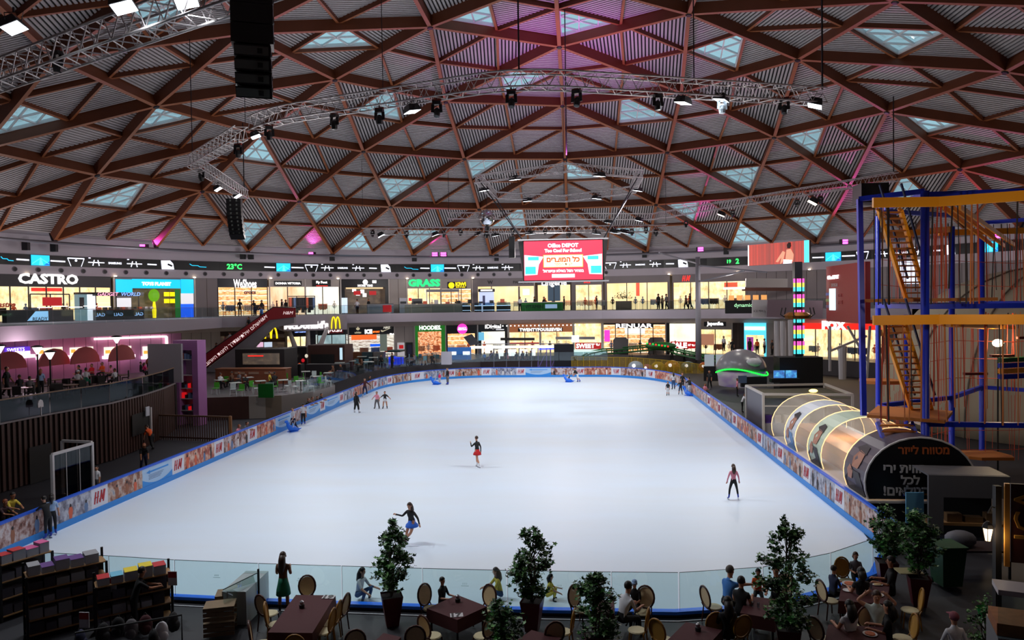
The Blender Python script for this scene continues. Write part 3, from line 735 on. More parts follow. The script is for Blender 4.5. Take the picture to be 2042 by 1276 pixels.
W_ = EM('sign_white', (255, 252, 250), 1.3); R_ = EM('sign_red_lit', (255, 40, 30), 1.2); G_ = EM('sign_green', (40, 215, 130), 1.1); Y_ = EM('sign_yellow', (250, 225, 20), 1.1)
O_ = EM('sign_orange', (255, 120, 40), 1.2); C_ = EM('sign_cyan', (10, 190, 240), 1.1); P_ = EM('sign_pink', (236, 60, 190), 1.1); B_ = EM('sign_blue', (20, 90, 230), 1.1)
BK = M('sign_black', (16, 15, 20), .4); BKN = M('sign_navy', (14, 16, 34), .4); GRN = EM('shop_green', (30, 118, 32), .75); DRK = M('letters_dark', (40, 34, 36), .5); WP = EM('poster_white', (225, 225, 230), .8); REDP = EM('red_poster', (190, 18, 24), .9)
shop('fashion_shop', 'wide shop front reading CASTRO in white over cream windows', -100, 222, 'u', 541, 572, I_WARM, M('board_charcoal', (52, 50, 54), .5), [('t', 30, 151, 556.5, 'CASTRO', W_, {'bold': .02, 'h': 1.05}), ('b', 59, 121, 574, 581, R_, {'y': .3, 'name': 'red_bar'}), ('t', -20, 24, 607, 'Castro', EM('script_red', (150, 60, 40), .8), {'shear': .3, 'y': -.1})], mull=9, racks=14)
e, c, xd, n, w_ = shop('toy_shop', 'toy shop framed by a bright cyan and blue screen arch', 228, 389, 'u', 557, 575, I_DIM, GPAN, [('b', 230, 262, 557, 585, C_, {'name': 'screen_panel'}), ('b', 262, 358, 557, 575, C_, {'name': 'screen_panel'}), ('b', 359, 385, 557, 585, C_, {'name': 'screen_panel'}), ('b', 359, 385, 585, 606, WP, {'name': 'screen_advert'}), ('b', 359, 385, 606, 636, B_, {'name': 'screen_panel'}), ('t', 281, 339, 566, 'TOYS PLANET', W_, {'bold': .03, 'y': -.1}), ('b', 231, 260, 594, 612, WP, {'name': 'screen_advert'}), ('b', 348, 358, 577, 635, EM('green_lattice', (20, 130, 50), .6), {'name': 'green_column', 'y': .1})], racks=0, inset=(.2, .18), pil=MULL)
tb = MB().ball((0, .6, 2.6), (.62, .5, .75), 12, 8); tb.build('green_balloon_head', EM('lime', (120, 190, 30), .8), e); MB().lathe([(.2, 0), (.25, .9), (.12, 1.9)], (0, .6, 0), 8).build('toy_body', Y_, e)
for i in range(4): MB().b0(1.3+.7*(i % 2), 1.85+.7*(i % 2), .8, 1.0, 1.7+.8*(i//2), 2.2+.8*(i//2)).build('yellow_toy_box', Y_, e)
def blank(x0, x1, lvl, m, nm_='wall_panel', top=None):
    R = 55.05 if lvl == 'u' else 54.1; z0, z1 = (UF, 12.5) if lvl == 'u' else (GF, 6.02); yc = 600 if lvl == 'u' else 690
    a, b = Gr(x0, yc, R), Gr(x1, yc, R); A, B = az(a), az(b); mb = MB(); k = max(2, int((a-b).length/1.1))
    for i in range(k):
        p, q = RP(A+(B-A)*(i+.02)/k, R, z0), RP(A+(B-A)*(i+.98)/k, R, z0); mb.plate([p, q, q+V((0, 0, z1-z0)), p+V((0, 0, z1-z0))], V((RCX-p.x, RCY-p.y, 0)), .05)
    return mb.build(nm_, m, kind='structure')
blank(389, 436, 'u', GPAN)
shop('shoe_shop', 'shoe shop signed WeShoes on dark blue over bright shelves', 435, 534, 'u', 553, 573, I_GOODS, BKN, [('t', 465, 511, 565.5, 'WeShoes', W_, {'bold': .012, 'h': 1.1}), ('t', 488, 512, 583.5, 'crocs', EM('crocs_brown', (120, 50, 50), .8), {'y': .4, 'bold': .02})], mull=3, racks=4, pil=None)
shop('clothes_shop', 'pale rosy window signed DONNA VITTORIA in a black box', 538, 609, 'u', 562, 572, I_PINK, GPL, [('b', 546, 601, 560, 570, BK, {'name': 'sign_box'}), ('t', 549, 599, 565, 'DONNA VITTORIA', W_, {'bold': .02, 'y': -.1})], mull=2, racks=3, pil=MULL)
shop('stocking_shop', 'white lit window with a Fly Foot sign in a dark box', 610, 677, 'u', 559, 572, I_WHITE, GPL, [('b', 622, 659, 558, 571, BK, {'name': 'sign_box'}), ('t', 630, 652, 563.5, 'Fly Foot', W_, {'bold': .02, 'y': -.1}), ('b', 630, 653, 569.5, 570.5, R_, {'name': 'underline', 'y': -.1})], mull=2, racks=3)
e, *_ = shop('coffee_shop', 'black coffee shop front with round white sign and red menu screens', 680, 776, 'u', 557, 573, I_DIM, BK, [('c', 723, 733, 562.5, '', W_), ('t', 713, 743, 569.5, 'MORE TIME', W_, {'bold': .02}), ('b', 742, 750, 559, 564.5, W_, {'name': 'small_sign'}), ('b', 706, 720, 580, 588, REDP, {'name': 'menu_screen', 'y': .4}), ('b', 737, 751, 580, 588, REDP, {'name': 'menu_screen', 'y': .4}), ('b', 690, 764, 573, 576, EM('cove_light', (226, 200, 150), .8), {'name': 'cove_light', 'y': .2}), ('b', 680, 690, 594, 624, EM('fridge_white', (210, 228, 245), .9), {'name': 'drinks_fridge', 'y': -.5, 'th': .6})], pil=MULL, inset=(.08, .08))
for i, (u, z) in enumerate(((-1.4, 3.2), (-.9, 2.7), (-.3, 3.0), (0, 2.5))): MB().box((u, .5, z), (.5, .2, .5)).build('cube_lamp', W_, e)
blank(777, 812, 'u', GPL)
shop('grass_shop', 'shop front with big green GRASS letters', 812, 879, 'u', 557, 575, I_WARM, GPL, [('t', 814, 878, 564, 'GRASS', G_, {'bold': .03, 'h': 1.05}), ('b', 815, 821, 594, 600, R_, {'name': 'notice', 'y': .2})], mull=3, racks=3, pil=MULL)
shop('kiwi_shop', 'shop front with yellow KIWI sign on a black plate', 880, 940, 'u', 562, 576, I_GOODS, GPL, [('b', 892, 930, 562, 575, BK, {'name': 'sign_plate'}), ('t', 908, 929, 566.5, 'KIWI', Y_, {'bold': .03, 'y': -.1}), ('c', 894, 906, 569, '', Y_, {'y': -.1, 'name': 'kiwi_disc'}), ('t', 909, 928, 572.5, 'kids & baby', Y_, {'y': -.1})], mull=3, racks=3)
shop('jewellery_shop', 'wide grey front with dark letters W and PANDORA', 942, 1066, 'u', 553, 571, I_PLAIN, GPAN, [('t', 972, 983, 563, 'W', DRK, {'bold': .02}), ('t', 1023, 1060, 562.5, 'PANDORA', DRK, {'bold': .015}), ('b', 942, 953, 571, 622, GPAN, {'name': 'pier', 'y': .02}), ('b', 1033, 1036.5, 571, 622, GPAN, {'name': 'pier', 'y': .02}), ('b', 979, 981, 571, 600, GPAN, {'name': 'pier', 'y': .02}), ('b', 1043, 1056, 576, 588, W_, {'name': 'light_box', 'y': .6})], mull=0, racks=5, pil=MULL)
shop('lingerie_shop', 'dark fronted shop behind the hanging screen with white poster', 1072, 1138, 'u', 560, 568, I_PLAIN, BKN, [('b', 1092, 1117, 568, 600, EM('poster_dim', (70, 90, 110), .7), {'name': 'poster', 'y': .2}), ('t', 1080, 1130, 565, 'Lingerie', W_, {})], mull=2, racks=3)
shop('outlet_shop', 'grey framed warm shop window right of the hanging screen bottom', 1140, 1203, 'u', 560, 568, I_WARM, GPAN, [('t', 1164, 1177, 562, 'SALE', R_, {})], mull=2, racks=5, inset=(.12, .04))
shop('clothes_store', 'wide cream windows left of the tall grey mast on the upper gallery', 1206, 1336, 'u', 552, 564, I_PLAIN, GPAN, [('b', 1268, 1275, 564, 590, EM('ban_red', (226, 90, 60), .8), {'name': 'banner', 'y': .3}), ('b', 1234, 1252, 570, 604, EM('arch', (250, 226, 170), 1), {'name': 'arch_niche', 'y': .8})], mull=3, racks=6, inset=(.03, .03))
e, c, xd, n, w_ = shop('fashion_store', 'wide cream windows under small red slanted letters', 1341, 1490, 'u', 552, 562, I_WARM, GPAN, [('b', 1444, 1470, 563, 575, EM('ban_red', (226, 90, 60), .8), {'name': 'banner', 'y': .3})], mull=4, racks=8, inset=(.01, .02))
p, n2 = rf(1369, 555, 54.9); hm_logo(V((0, 0, 0)), V((1, 0, 0)), V((0, -1, 0)), .75, None, R_, 'logo').matrix_world = frame(p, n2) @ Matrix.Rotation(-pi/2, 4, 'X') if False else Matrix.Translation(p+n2*.1) @ Matrix.Rotation(atan2(xd.y, xd.x), 4, 'Z')
lg = bpy.data.objects[[o.name for o in bpy.data.objects if o.name.startswith('logo')][-1]]; tag(lg, 'small red lit slanted letters above the cream windows', 'sign', kind='thing')
blank(1490, 1650, 'u', GPAN); blank(1650, 2110, 'u', GPAN)
# ground floor
blank(-100, 362, 'g', M('mauve_wall', (204, 140, 190), .7)); blank(362, 440, 'g', GPL)
shop('burger_counter', 'dark burger counter with glowing menu boards behind the escalator', 440, 568, 'g', 640, 668, I_DIM, M('brown_panel', (56, 34, 26), .6), [('b', 502, 512, 682, 692, WP, {'name': 'menu_board', 'y': .2}), ('b', 513, 525, 682, 692, EM('menu_pink', (236, 190, 220), .9), {'name': 'menu_board', 'y': .2}), ('b', 527, 543, 682, 692, EM('menu_light', (200, 215, 235), .9), {'name': 'menu_board', 'y': .2})], racks=0)
shop('underwear_shop', 'green tinted window signed LADY COMFORT', 583, 630, 'g', 655, 671, I_WARM, BKN, [('t', 588, 611, 662, 'LADY COMFORT', EM('lady_blue', (150, 180, 255), 1.2), {'bold': .02})], mull=2, racks=3, inset=(.0, .3))
shop('optician', 'blue grey windows under a red Hebrew sign', 634, 690, 'g', 655, 668, I_GLASS, BK, [('b', 648, 684, 655, 664.5, M('sign_dull_red', (150, 20, 28), .5), {'name': 'red_plate'}), ('t', 651, 681, 659, 'מבטקו', W_, {'rtl': True, 'y': -.1})], mull=2, racks=0)
e, c, xd, n, w_ = shop('sports_shop', 'black sports shop front signed ICE SPORT', 695, 787, 'g', 650, 667, I_SHOES, BK, [('t', 727, 742, 661, 'ICE', W_, {'bold': .04, 'h': .62}), ('t', 743, 757, 661.5, 'SPORT', O_, {'bold': .03}), ('b', 704, 755, 666, 678, EM('orange_wall', (236, 100, 36), .8), {'name': 'orange_wall', 'y': 1.6}), ('t', 707, 720, 662.8, 'adidas', EM('gold', (200, 190, 160), .7), {}), ('t', 764, 778, 653, 'NIKE', EM('gold2', (210, 205, 190), .8), {'shear': .3, 'bold': .02}), ('t', 777, 786, 666, 'FILA', W_, {'bold': .02}), ('b', 758, 772, 665, 700, EM('post2', (120, 130, 120), .6), {'name': 'poster', 'y': .3}), ('b', 739, 760, 686, 691, B_, {'name': 'blue_sign', 'y': .4})], mull=0, racks=4, pil=MULL)
gm = EM('gold', (200, 190, 160), .7); p0 = Gr(713.5, 656, 54)-c; u0 = p0.dot(xd); z0_ = p0.z
for ang, ln_ in ((-35, .42), (0, .55), (35, .42)):
    q = MB(); d = V((sin(RD(ang)), 0, cos(RD(ang)))); s_ = V((cos(RD(ang)), 0, -sin(RD(ang)))); b0_ = V((u0, -.04, z0_-.18))
    q.plate([b0_, b0_+d*ln_*.55+s_*.12, b0_+d*ln_, b0_+d*ln_*.55-s_*.12], V((0, -1, 0)), .03).build('logo_leaf', gm, e)
p0 = Gr(768, 658, 54)-c; u0 = p0.dot(xd); z0_ = p0.z; q = MB(); pr_ = [V((u0+a, -.04, z0_+b)) for a, b in ((-.62, .02), (-.55, -.22), (-.35, -.24), (.85, .28), (-.35, -.08), (-.45, 0))]; q.plate(pr_, V((0, -1, 0)), .03).build('logo_swoosh', gm, e)
blank(788, 826, 'g', GPL)
for x0, x1, m_, l_ in ((793, 806, EM('post_white', (200, 196, 200), .5), 'pale vending poster with a red round mark beside the green shop'), (810, 822, M('vend_black', (24, 24, 28), .4), 'tall black vending machine beside the green shop')):
    a, b = Gr(x0, 690, 53.6), Gr(x1, 690, 53.6); cc = (a+b)/2; o = MB().b0(-.45, .45, -.3, .3, 0, 2.0).build('vending_machine', m_, label=l_, cat='vending machine'); o.location = (cc.x, cc.y, GF); n = V((RCX-cc.x, RCY-cc.y, 0)); o.rotation_euler.z = atan2(n.y, n.x)+pi/2
    MB().b0(-.3, .3, -.32, -.3, 1.2 if m_.name == 'post_white' else .4, 1.7).build('front_panel', REDP if m_.name == 'post_white' else M('vend_glass', (60, 60, 90), .2), o)
shop('hoodie_shop', 'bright green shop front reading HOODIES.', 827, 889, 'g', 646, 661, I_TOYS, GRN, [('t', 836, 880, 653.3, 'HOODIES.', W_, {'bold': .02, 'h': .62})], inset=(.11, .14), racks=3, pil=MULL)
shop('piercing_shop', 'black shop front with a glowing pink round sign', 890, 951, 'g', 646, 665, I_GOODS, BK, [('c', 911.5, 932, 655.5, '', P_), ('t', 914, 930, 654, 'FANCY', W_, {'y': -.1}), ('t', 913, 931, 657, 'PIERCING', W_, {'y': -.1})], inset=(.05, .06), racks=3)
shop('electronics_shop', 'black shop front reading iDigital', 953, 1013, 'g', 645, 661, I_WHITE, BK, [('t', 967, 999, 652, 'iDigital', W_, {'bold': .015, 'h': .75}), ('b', 989, 1005, 656, 658, WP, {'name': 'small_line'}), ('b', 954, 965, 662, 678, EM('cup_blue', (110, 190, 226), .8), {'name': 'drink_cup', 'y': -.6, 'th': .4})], inset=(.12, .1), racks=2, pil=MULL)
e, *_ = shop('jeans_shop', 'wide copper fronted shop reading TWENTYFOURSEVEN', 1015, 1143, 'g', 654, 662, I_WARM, EM('copper', (196, 116, 70), .55), [('b', 1033, 1122, 653.5, 660.5, BK, {'name': 'sign_strip'}), ('t', 1036, 1120, 657, 'TWENTYFOURSEVEN', W_, {'bold': .03, 'y': -.1, 'sp': 1.15}), ('b', 1015, 1075, 683, 685.5, REDP, {'name': 'red_strip', 'y': .2}), ('b', 1075, 1078, 644, 710, MULL, {'name': 'post', 'y': .02})], mull=4, racks=7, pil=MULL)
for i in range(20):
    MB().ball((-5.3+i*.56, -.1, 4.0), .11, 6, 4).build('marquee_bulb', W_, e)
shop('sweet_shop', 'dark front with red sale band and wide cream window', 1145, 1200, 'g', 640, 645, I_WARM, BK, [('b', 1147, 1199, 683, 696, REDP, {'name': 'sale_band', 'y': .1}), ('t', 1149, 1186, 689.5, 'SWEET', W_, {'y': .02, 'bold': .02}), ('t', 1188, 1196, 687, 'עד', W_, {'y': .02, 'rtl': True})], mull=0, racks=4, pil=MULL, inset=(.02, .02))
shop('dress_shop', 'wide warm shop front reading RENUAR', 1203, 1328, 'g', 642, 647, I_GOODS, BK, [('b', 1227, 1303, 644.5, 654, BK, {'name': 'sign_strip', 'y': -.1}), ('t', 1229, 1302, 649.5, 'RENUAR', W_, {'bold': .015, 'y': -.2, 'h': .6}), ('b', 1246, 1286, 654.5, 665, W_, {'name': 'light_box', 'y': .2}), ('b', 1205, 1216, 658, 681, P_, {'name': 'pink_panel', 'y': .1})], mull=5, racks=6, pil=MULL)
shop('sale_window', 'rounded white window with red SALE band', 1329, 1392, 'g', 640, 645, I_WHITE, BK, [('b', 1337, 1389, 681, 694.5, REDP, {'name': 'sale_band', 'y': .1}), ('t', 1339, 1370, 688, 'SALE', W_, {'y': .02, 'bold': .03, 'h': .75}), ('t', 1372, 1386, 688, 'עד 70', W_, {'y': .02, 'rtl': True})], mull=0, racks=3, inset=(.1, .02))
shop('dessert_shop', 'cream shop front with black sign plate reading Japanika', 1393, 1460, 'g', 640, 657, I_WARM, GPL, [('b', 1404, 1448, 641.5, 650.5, BK, {'name': 'sign_plate'}), ('t', 1410, 1443, 646, 'Japanika', W_, {'y': -.1, 'bold': .02}), ('b', 1398, 1424, 666, 688, EM('poster_face', (190, 130, 100), .8), {'name': 'portrait_poster', 'y': .1})], mull=2, racks=3, pil=MULL)
blank(1460, 1484, 'g', M('brown_slab', (54, 36, 30), .6))
shop('drinks_shop', 'glowing cyan and white drinks shop front', 1484, 1528, 'g', 640, 668, I_WARM, EM('cyan_front', (90, 215, 245), 1.1), [('b', 1485, 1526, 651, 658, W_, {'name': 'light_strip'}), ('b', 1489, 1502, 672, 700, EM('magenta', (180, 70, 170), .8), {'name': 'purple_screen', 'y': .1})], inset=(.08, .1), racks=1)
blank(1528, 1600, 'g', GPL)
shop('red_shop', 'shop with red lit fascia reading FOX', 1601, 1760, 'g', 640, 657, I_WARM, R_, [('t', 1640, 1690, 648.5, 'FOX', W_, {'bold': .04, 'h': 1.1})], mull=6, racks=9)
blank(1760, 2110, 'g', GPAN)
# ---------------- lighting trusses, lamps, speakers, hanging screen ----------------
def domez(x, y): return ZA-DR+math.sqrt(max(0, DR*DR-x*x-(y-50)**2))
TSEG = []
def truss(pts, sz, label, group=None, closed=False):
    TSEG.extend((V(pts[i]), V(pts[(i+1) % len(pts)]), sz) for i in range(len(pts) if closed else len(pts)-1))
    pts = [V(p) for p in pts]; e = empty('lighting_truss', pts[0], 0, label, 'truss', group); o0 = pts[0]
    pts = [p-o0 for p in pts]; n = len(pts); h = sz/2
    def off(i):
        d = (pts[(i+1) % n]-pts[i-1]) if closed else (pts[min(i+1, n-1)]-pts[max(i-1, 0)])
        d.z = 0; d.normalize(); return V((-d.y, d.x, 0))
    O = [off(i) for i in range(n)]
    for a, b in ((-1, -1), (1, -1), (1, 1), (-1, 1)):
        MB().tube([p+O[i]*a*h+V((0, 0, b*h)) for i, p in enumerate(pts)], .042*sz/.75, 6, closed=closed).build('chord', ALU, e, smooth=True)
    mb = MB(); r = .024*sz/.75
    for i in range(n if closed else n-1):
        j = (i+1) % n; L = (pts[j]-pts[i]).length; k = max(1, round(L/(sz*1.15)))
        for q in range(k):
            t0, t1, tm = q/k, (q+1)/k, (q+.5)/k
            P = lambda t, a, b: pts[i].lerp(pts[j], t)+O[i].lerp(O[j], t)*a*h+V((0, 0, b*h))
            for a in (-1, 1): mb.tube([P(t0, a, -1), P(tm, a, 1), P(t1, a, -1)], r, 4, cap=False)
            for b in (-1, 1): mb.tube([P(t0, -1, b), P(tm, 1, b), P(t1, -1, b)], r, 4, cap=False)
    mb.build('lacing', ALU, e)
    return e
def atD(x, y, D): return EYE+ray(x, y)*D
def arcbend(a, b, c, r=2.2, k=5):                            # round the corner b
    d1, d2 = (a-b).normalized()*r, (c-b).normalized()*r; return [b+d1*(1-t)**2+d2*t*t for t in [i/k for i in range(k+1)]]
T1, T2, T3, T4, T5 = Gz(1640, 193, 19), Gz(1035, 155, 19), Gz(535, 232, 19), Gz(384, 322, 19), Gz(487, 388, 19)
truss([T1]+arcbend(T1, T2, T3)+arcbend(T2, T3, T4), .72, 'near lighting truss spanning the hall with a rounded bend'); 
bpy.context.view_layer.update()
_t = [o for o in COL.objects if o.name.startswith('lighting_truss')][-1]
truss([T3.lerp(T4, .22), T4+V((0, 0, 0)), T5] if False else [T4, T5], .72, 'short truss leg ending above the left hanging loudspeaker array')
truss([T3.lerp(T4, .3), T4], .72, 'left truss leg slanting down between the bend and the short leg')
truss([Gz(-70, 175, 19), Gz(560, -50, 19)], .9, 'truss corner at the top left edge with bright lamps')
truss([Gz(1787, 352, 19), Gz(1300, 432, 19), Gz(893, 430, 19)], .7, 'far lighting truss climbing to the right above the rides')
truss([Gz(722, 462, 16.8), Gz(1330, 455, 16.8)], .7, 'straight far truss right above the hanging screen')
H6 = [Gz(x, y, 19) for x, y in ((954, 357), (1130, 334), (1275, 347), (1262, 378), (1125, 396), (985, 389))]
truss(H6, .6, 'six sided truss ring above the hanging screen', closed=True)
CAB = M('steel_cable', (40, 38, 42), .5, .4)
def cable(p, q, label, r=.025): 
    c = V(p); return MB().tube([V((0, 0, 0)), V(q)-c], r, 5).build('hanging_cable', CAB, loc=c, label=label, cat='cable', group='steel cables holding the lighting rig')
for p, r in ((T1, .05), (T2, .04), (T3.lerp(T4, .25), .02), (T4, .03), (T5, .05), (T2.lerp(T1, .55), .03), (T2.lerp(T3, .5), .02), (Gz(1782, 352, 19), .05), (Gz(1500, 402, 19), .02), (Gz(1300, 432, 19), .02), (Gz(895, 430, 19), .03), (Gz(724, 462, 16.8), .02), (Gz(1328, 455, 16.8), .02), (H6[1], .04), (H6[4], .03)):
    cable(p+V((0, 0, .36)), V((p.x, p.y, domez(p.x, p.y)-.1)), 'thin steel cable hanging from the timber roof to a truss', r)
# floodlights
LAMP = EM('flood_white', (240, 246, 255), 9); LAMPW = EM('flood_warm', (255, 244, 220), 7); HOUS = M('lamp_housing', (24, 24, 28), .5); RED_ = M('clamp_red', (120, 36, 26), .5)
def hung(x, y):                                             # the spot under the truss that shows at this pixel, and the truss's underside
    best = (1e9,)
    for a, b, sz in TSEG:
        for i in range(41):
            q = a.lerp(b, i/40); s = scr(q); c = abs(s[0]-x)*2+abs(s[1]-y)
            if s[2] > 1 and c < best[0]: best = (c, q, s[2], sz)
    p = EYE+ray(x, y)*best[2]; zt = best[1].z-best[3]/2; return V((p.x, p.y, min(p.z, zt-.1))), zt
def flood(p, w_, label, aim=None, power=0, warm=False, group='floodlights on the trusses', cone=118):
    p, zt = p
    tgt = V(aim) if aim else V((p.x*.55, p.y+2, 0)); d = (tgt-p).normalized(); n = -d
    F = frame((0, 0, 0), d); e = empty('floodlight', p, 0, label, 'floodlight', group)
    MB().bar((0, 0, min(w_*.6, zt-p.z-.05)), (0, 0, zt-p.z+.1), .05).build('hanger', HOUS, e)
    h = w_*.38
    mb = MB(); q = [F @ V((x*w_/2*s, z*h*s, y)) for y, s in ((.02, 1), (-.22*w_*1.6, .7)) for x, z in ((-1, -1), (1, -1), (1, 1), (-1, 1))]
    mb.add(q, [(0, 1, 2, 3), (7, 6, 5, 4), (0, 4, 5, 1), (1, 5, 6, 2), (2, 6, 7, 3), (3, 7, 4, 0)]); mb.build('housing', HOUS, e)
    MB().add([F @ V((x*w_*.46, z*h*.9, .03)) for x, z in ((-1, -1), (1, -1), (1, 1), (-1, 1))], [(0, 1, 2, 3)]).build('lens', LAMPW if warm else LAMP, e)
    MB().tube([F @ V((-w_*.55, 0, -.1)), V((-w_*.4, 0, w_*.6)), V((w_*.4, 0, w_*.6)), F @ V((w_*.55, 0, -.1))], .02*max(1, w_), 4).build('yoke', HOUS, e)
    if power:
        l = bpy.data.lights.new('flood_beam', 'SPOT'); l.energy = power; l.spot_size = RD(cone); l.spot_blend = .8; l.shadow_soft_size = .35; l.color = (1, .95, .86) if warm else (.92, .96, 1)
        o = bpy.data.objects.new('flood_beam', l); COL.objects.link(o); o.parent = e; o.matrix_local = Matrix.Translation(d*.12) @ d.to_track_quat('-Z', 'Y').to_matrix().to_4x4()
    return e
FP = 2550
FL = [(28, 55, 19, .9, 'leftmost bright LED floodlight on the top left truss'), (247, 14, 19, 1.0, 'flat bright floodlight at the top edge over the left skylight'), (372, 4, 19, 1.0, 'bright floodlight at the top edge left of the big loudspeaker column'),
 (822, 222, 18.6, .85, 'floodlight hanging in the middle left of the near truss'), (1362, 205, 18.6, .8, 'floodlight on the near truss left of the pale moving light'), (1438, 190, 18.8, .8, 'small floodlight just above the pale moving light'), (1625, 210, 18.5, .95, 'tilted floodlight at the right end of the near truss'),
 (510, 272, 18.6, .7, 'floodlight at the left bend of the near truss'), (435, 377, 18.6, .75, 'left lamp of the pair on the short truss leg'), (474, 386, 18.7, .85, 'right lamp of the pair on the short truss leg')]
for i, (x, y, z, w_, l) in enumerate(FL): flood(hung(x, y) if y > 60 else (Gz(x, y, z), z+.62), w_, l, power=FP*1.1)
for x, y, z, l in ((1027, 354, 18.6, 'floodlight on the far left side of the truss ring'), (1195, 351, 18.6, 'floodlight on the far right side of the truss ring'), (1271, 371, 18.4, 'floodlight at the right corner of the truss ring'), (965, 380, 18.5, 'floodlight at the left corner of the truss ring'), (1052, 397, 18.5, 'floodlight on the lower left side of the truss ring'), (1190, 394, 18.5, 'floodlight on the lower right side of the truss ring')):
    flood(hung(x, y), .85, l, power=FP)
for i, (x, y, z, w_) in enumerate(((760, 464, 16.4, 1), (868, 466, 16.4, 1), (954, 468, 16.4, .9), (988, 470, 16.4, .9), (1057, 450, 18.4, 1), (1189, 466, 16.4, .9), (1213, 444, 18.4, .9), (1226, 463, 16.4, 1.1), (1245, 463, 16.4, 1.1), (1274, 440, 18.4, 1.1), (1438, 429, 18.4, 1.1), (1620, 404, 18.3, 1.2))):
    flood(hung(x, y), w_, ['%s of the small floodlights on the two far trusses, counted from the left' % NUMW[i]][0], power=FP if i in (0, 2, 4, 9, 10, 11) else 0, warm=i >= 10)
MOVB = M('mover_black', (18, 18, 20), .4); MOVW = M('mover_pale', (170, 185, 195), .4)
def mover(p, s, label, m=None, tilt=0):
    p, zt = p; m = m or MOVB; MH = zt-p.z; e = empty('moving_light', p, random.uniform(-.5, .5), label, 'stage light', 'moving head lights on the trusses')
    MB().b0(-.22*s, .22*s, -.14*s, .14*s, .52*s, .7*s).build('base', m, e)
    for u in (-1, 1): MB().bar((u*.2*s, 0, .55*s), (u*.22*s, 0, .12*s), .06*s, .16*s).build('arm', m, e)
    MB().lathe([(.08*s, -.22*s), (.15*s, -.2*s), (.18*s, 0), (.15*s, .2*s), (.08*s, .3*s)], (0, 0, .1*s), 10, Matrix.Rotation(tilt, 4, 'X')).build('head', m, e)
    MB().b0(-.25*s, .25*s, -.05*s, .05*s, .7*s, .8*s).build('clamp', RED_, e)
    if MH > .75*s: MB().bar((0, 0, .75*s), (0, 0, MH+.1), .05).build('hanger', m, e)
    return e
for i, (x, y, s, l) in enumerate(((113, 60, 1.0, 'stage light under the top left truss'), (667, 246, .9, 'leftmost stage light on the straight part of the near truss'), (757, 236, .9, 'stage light left of the big square floodlight'), (871, 221, .9, 'stage light right of the big square floodlight'), (1020, 202, .9, 'stage light under the bend of the near truss'), (1150, 200, .9, 'stage light right of the bend of the near truss'), (1312, 208, .9, 'stage light left of the right floodlight pair'), (1564, 215, .9, 'stage light left of the tilted end floodlight'), (537, 268, .9, 'stage light beside the lamp at the left bend'), (475, 303, .9, 'stage light below the left bend'), (402, 350, 1.0, 'stage light at the left truss corner'))):
    mover(hung(x, y+8), s, l, tilt=random.uniform(-.4, .4))
mover(hung(1440, 222), .9, 'pale moving light under the near truss on the right', MOVW)
for i, (x, y) in enumerate(((743, 466), (811, 469), (885, 468), (918, 450), (970, 470), (1022, 449), (1087, 446), (1135, 450), (1134, 469), (1185, 448), (1224, 446), (1260, 465), (1308, 466), (1288, 444), (1368, 448), (1461, 428), (1590, 408), (1636, 402), (1712, 384))):
    mover(hung(x, y+3), .85, '%s of the small stage lights on the far trusses, counted from the left' % NUMW[i], tilt=random.uniform(-.6, .6))
# line arrays
SPK = M('speaker_black', (16, 16, 19), .45); SPG = M('speaker_plate', (96, 100, 96), .4)
D = 21.5; A = atD(508, 190, D); e = empty('speaker_array', V((A.x, A.y, A.z)), .35, 'huge black loudspeaker column hanging at the top left', 'loudspeaker')
z = 0; y = 0; 
for i in range(8):
    big = i > 3; h = .34 if not big else .56; wd = 1.0 if not big else 1.15; tl = (.5, .36, .24, .12, .04, 0, 0, 0)[i]
    M4 = Matrix.Translation((0, y, z+h/2)) @ Matrix.Rotation(tl, 4, 'X')
    o = MB().box((0, 0, 0), (wd, .8, h-.02), M4=M4).build('cabinet', SPK, e)
    if not big: MB().box((-.03, -.41, 0), (wd*.92, .02, h*.7), M4=M4).build('rear_plate', SPG, o); MB().box((.2, -.43, 0), (.14, .02, h*.4), M4=M4).build('connector_panel', BLACK, o)
    MB().box((wd/2+.01, .1, 0), (.02, .16, h*.3), M4=M4).build('handle', DARK, o)
    z += h*cos(tl); y -= sin(tl)*h*.9 if i < 4 else 0
MB().tube([(0, y, z), (0, y, z+4)], .03, 5).build('cable', CAB, e)
D = 50; A = atD(470, 468, D); e = empty('speaker_array', V((A.x, A.y, A.z)), .2, 'curved black loudspeaker array hanging under the short truss leg', 'loudspeaker'); z = 0; y = .5
for i in range(9):
    tl = max(0, .55-.075*i); h = .3; M4 = Matrix.Translation((0, y, z)) @ Matrix.Rotation(-tl, 4, 'X'); y -= sin(tl)*h; z += cos(tl)*h
    o = MB().box((0, 0, 0), (.95, .6, .28), M4=M4).build('cabinet', SPK, e); MB().box((-.2, -.31, 0), (.1, .02, .12), M4=M4).box((.2, -.31, 0), (.1, .02, .12), M4=M4).build('rear_plate', SPG, o)
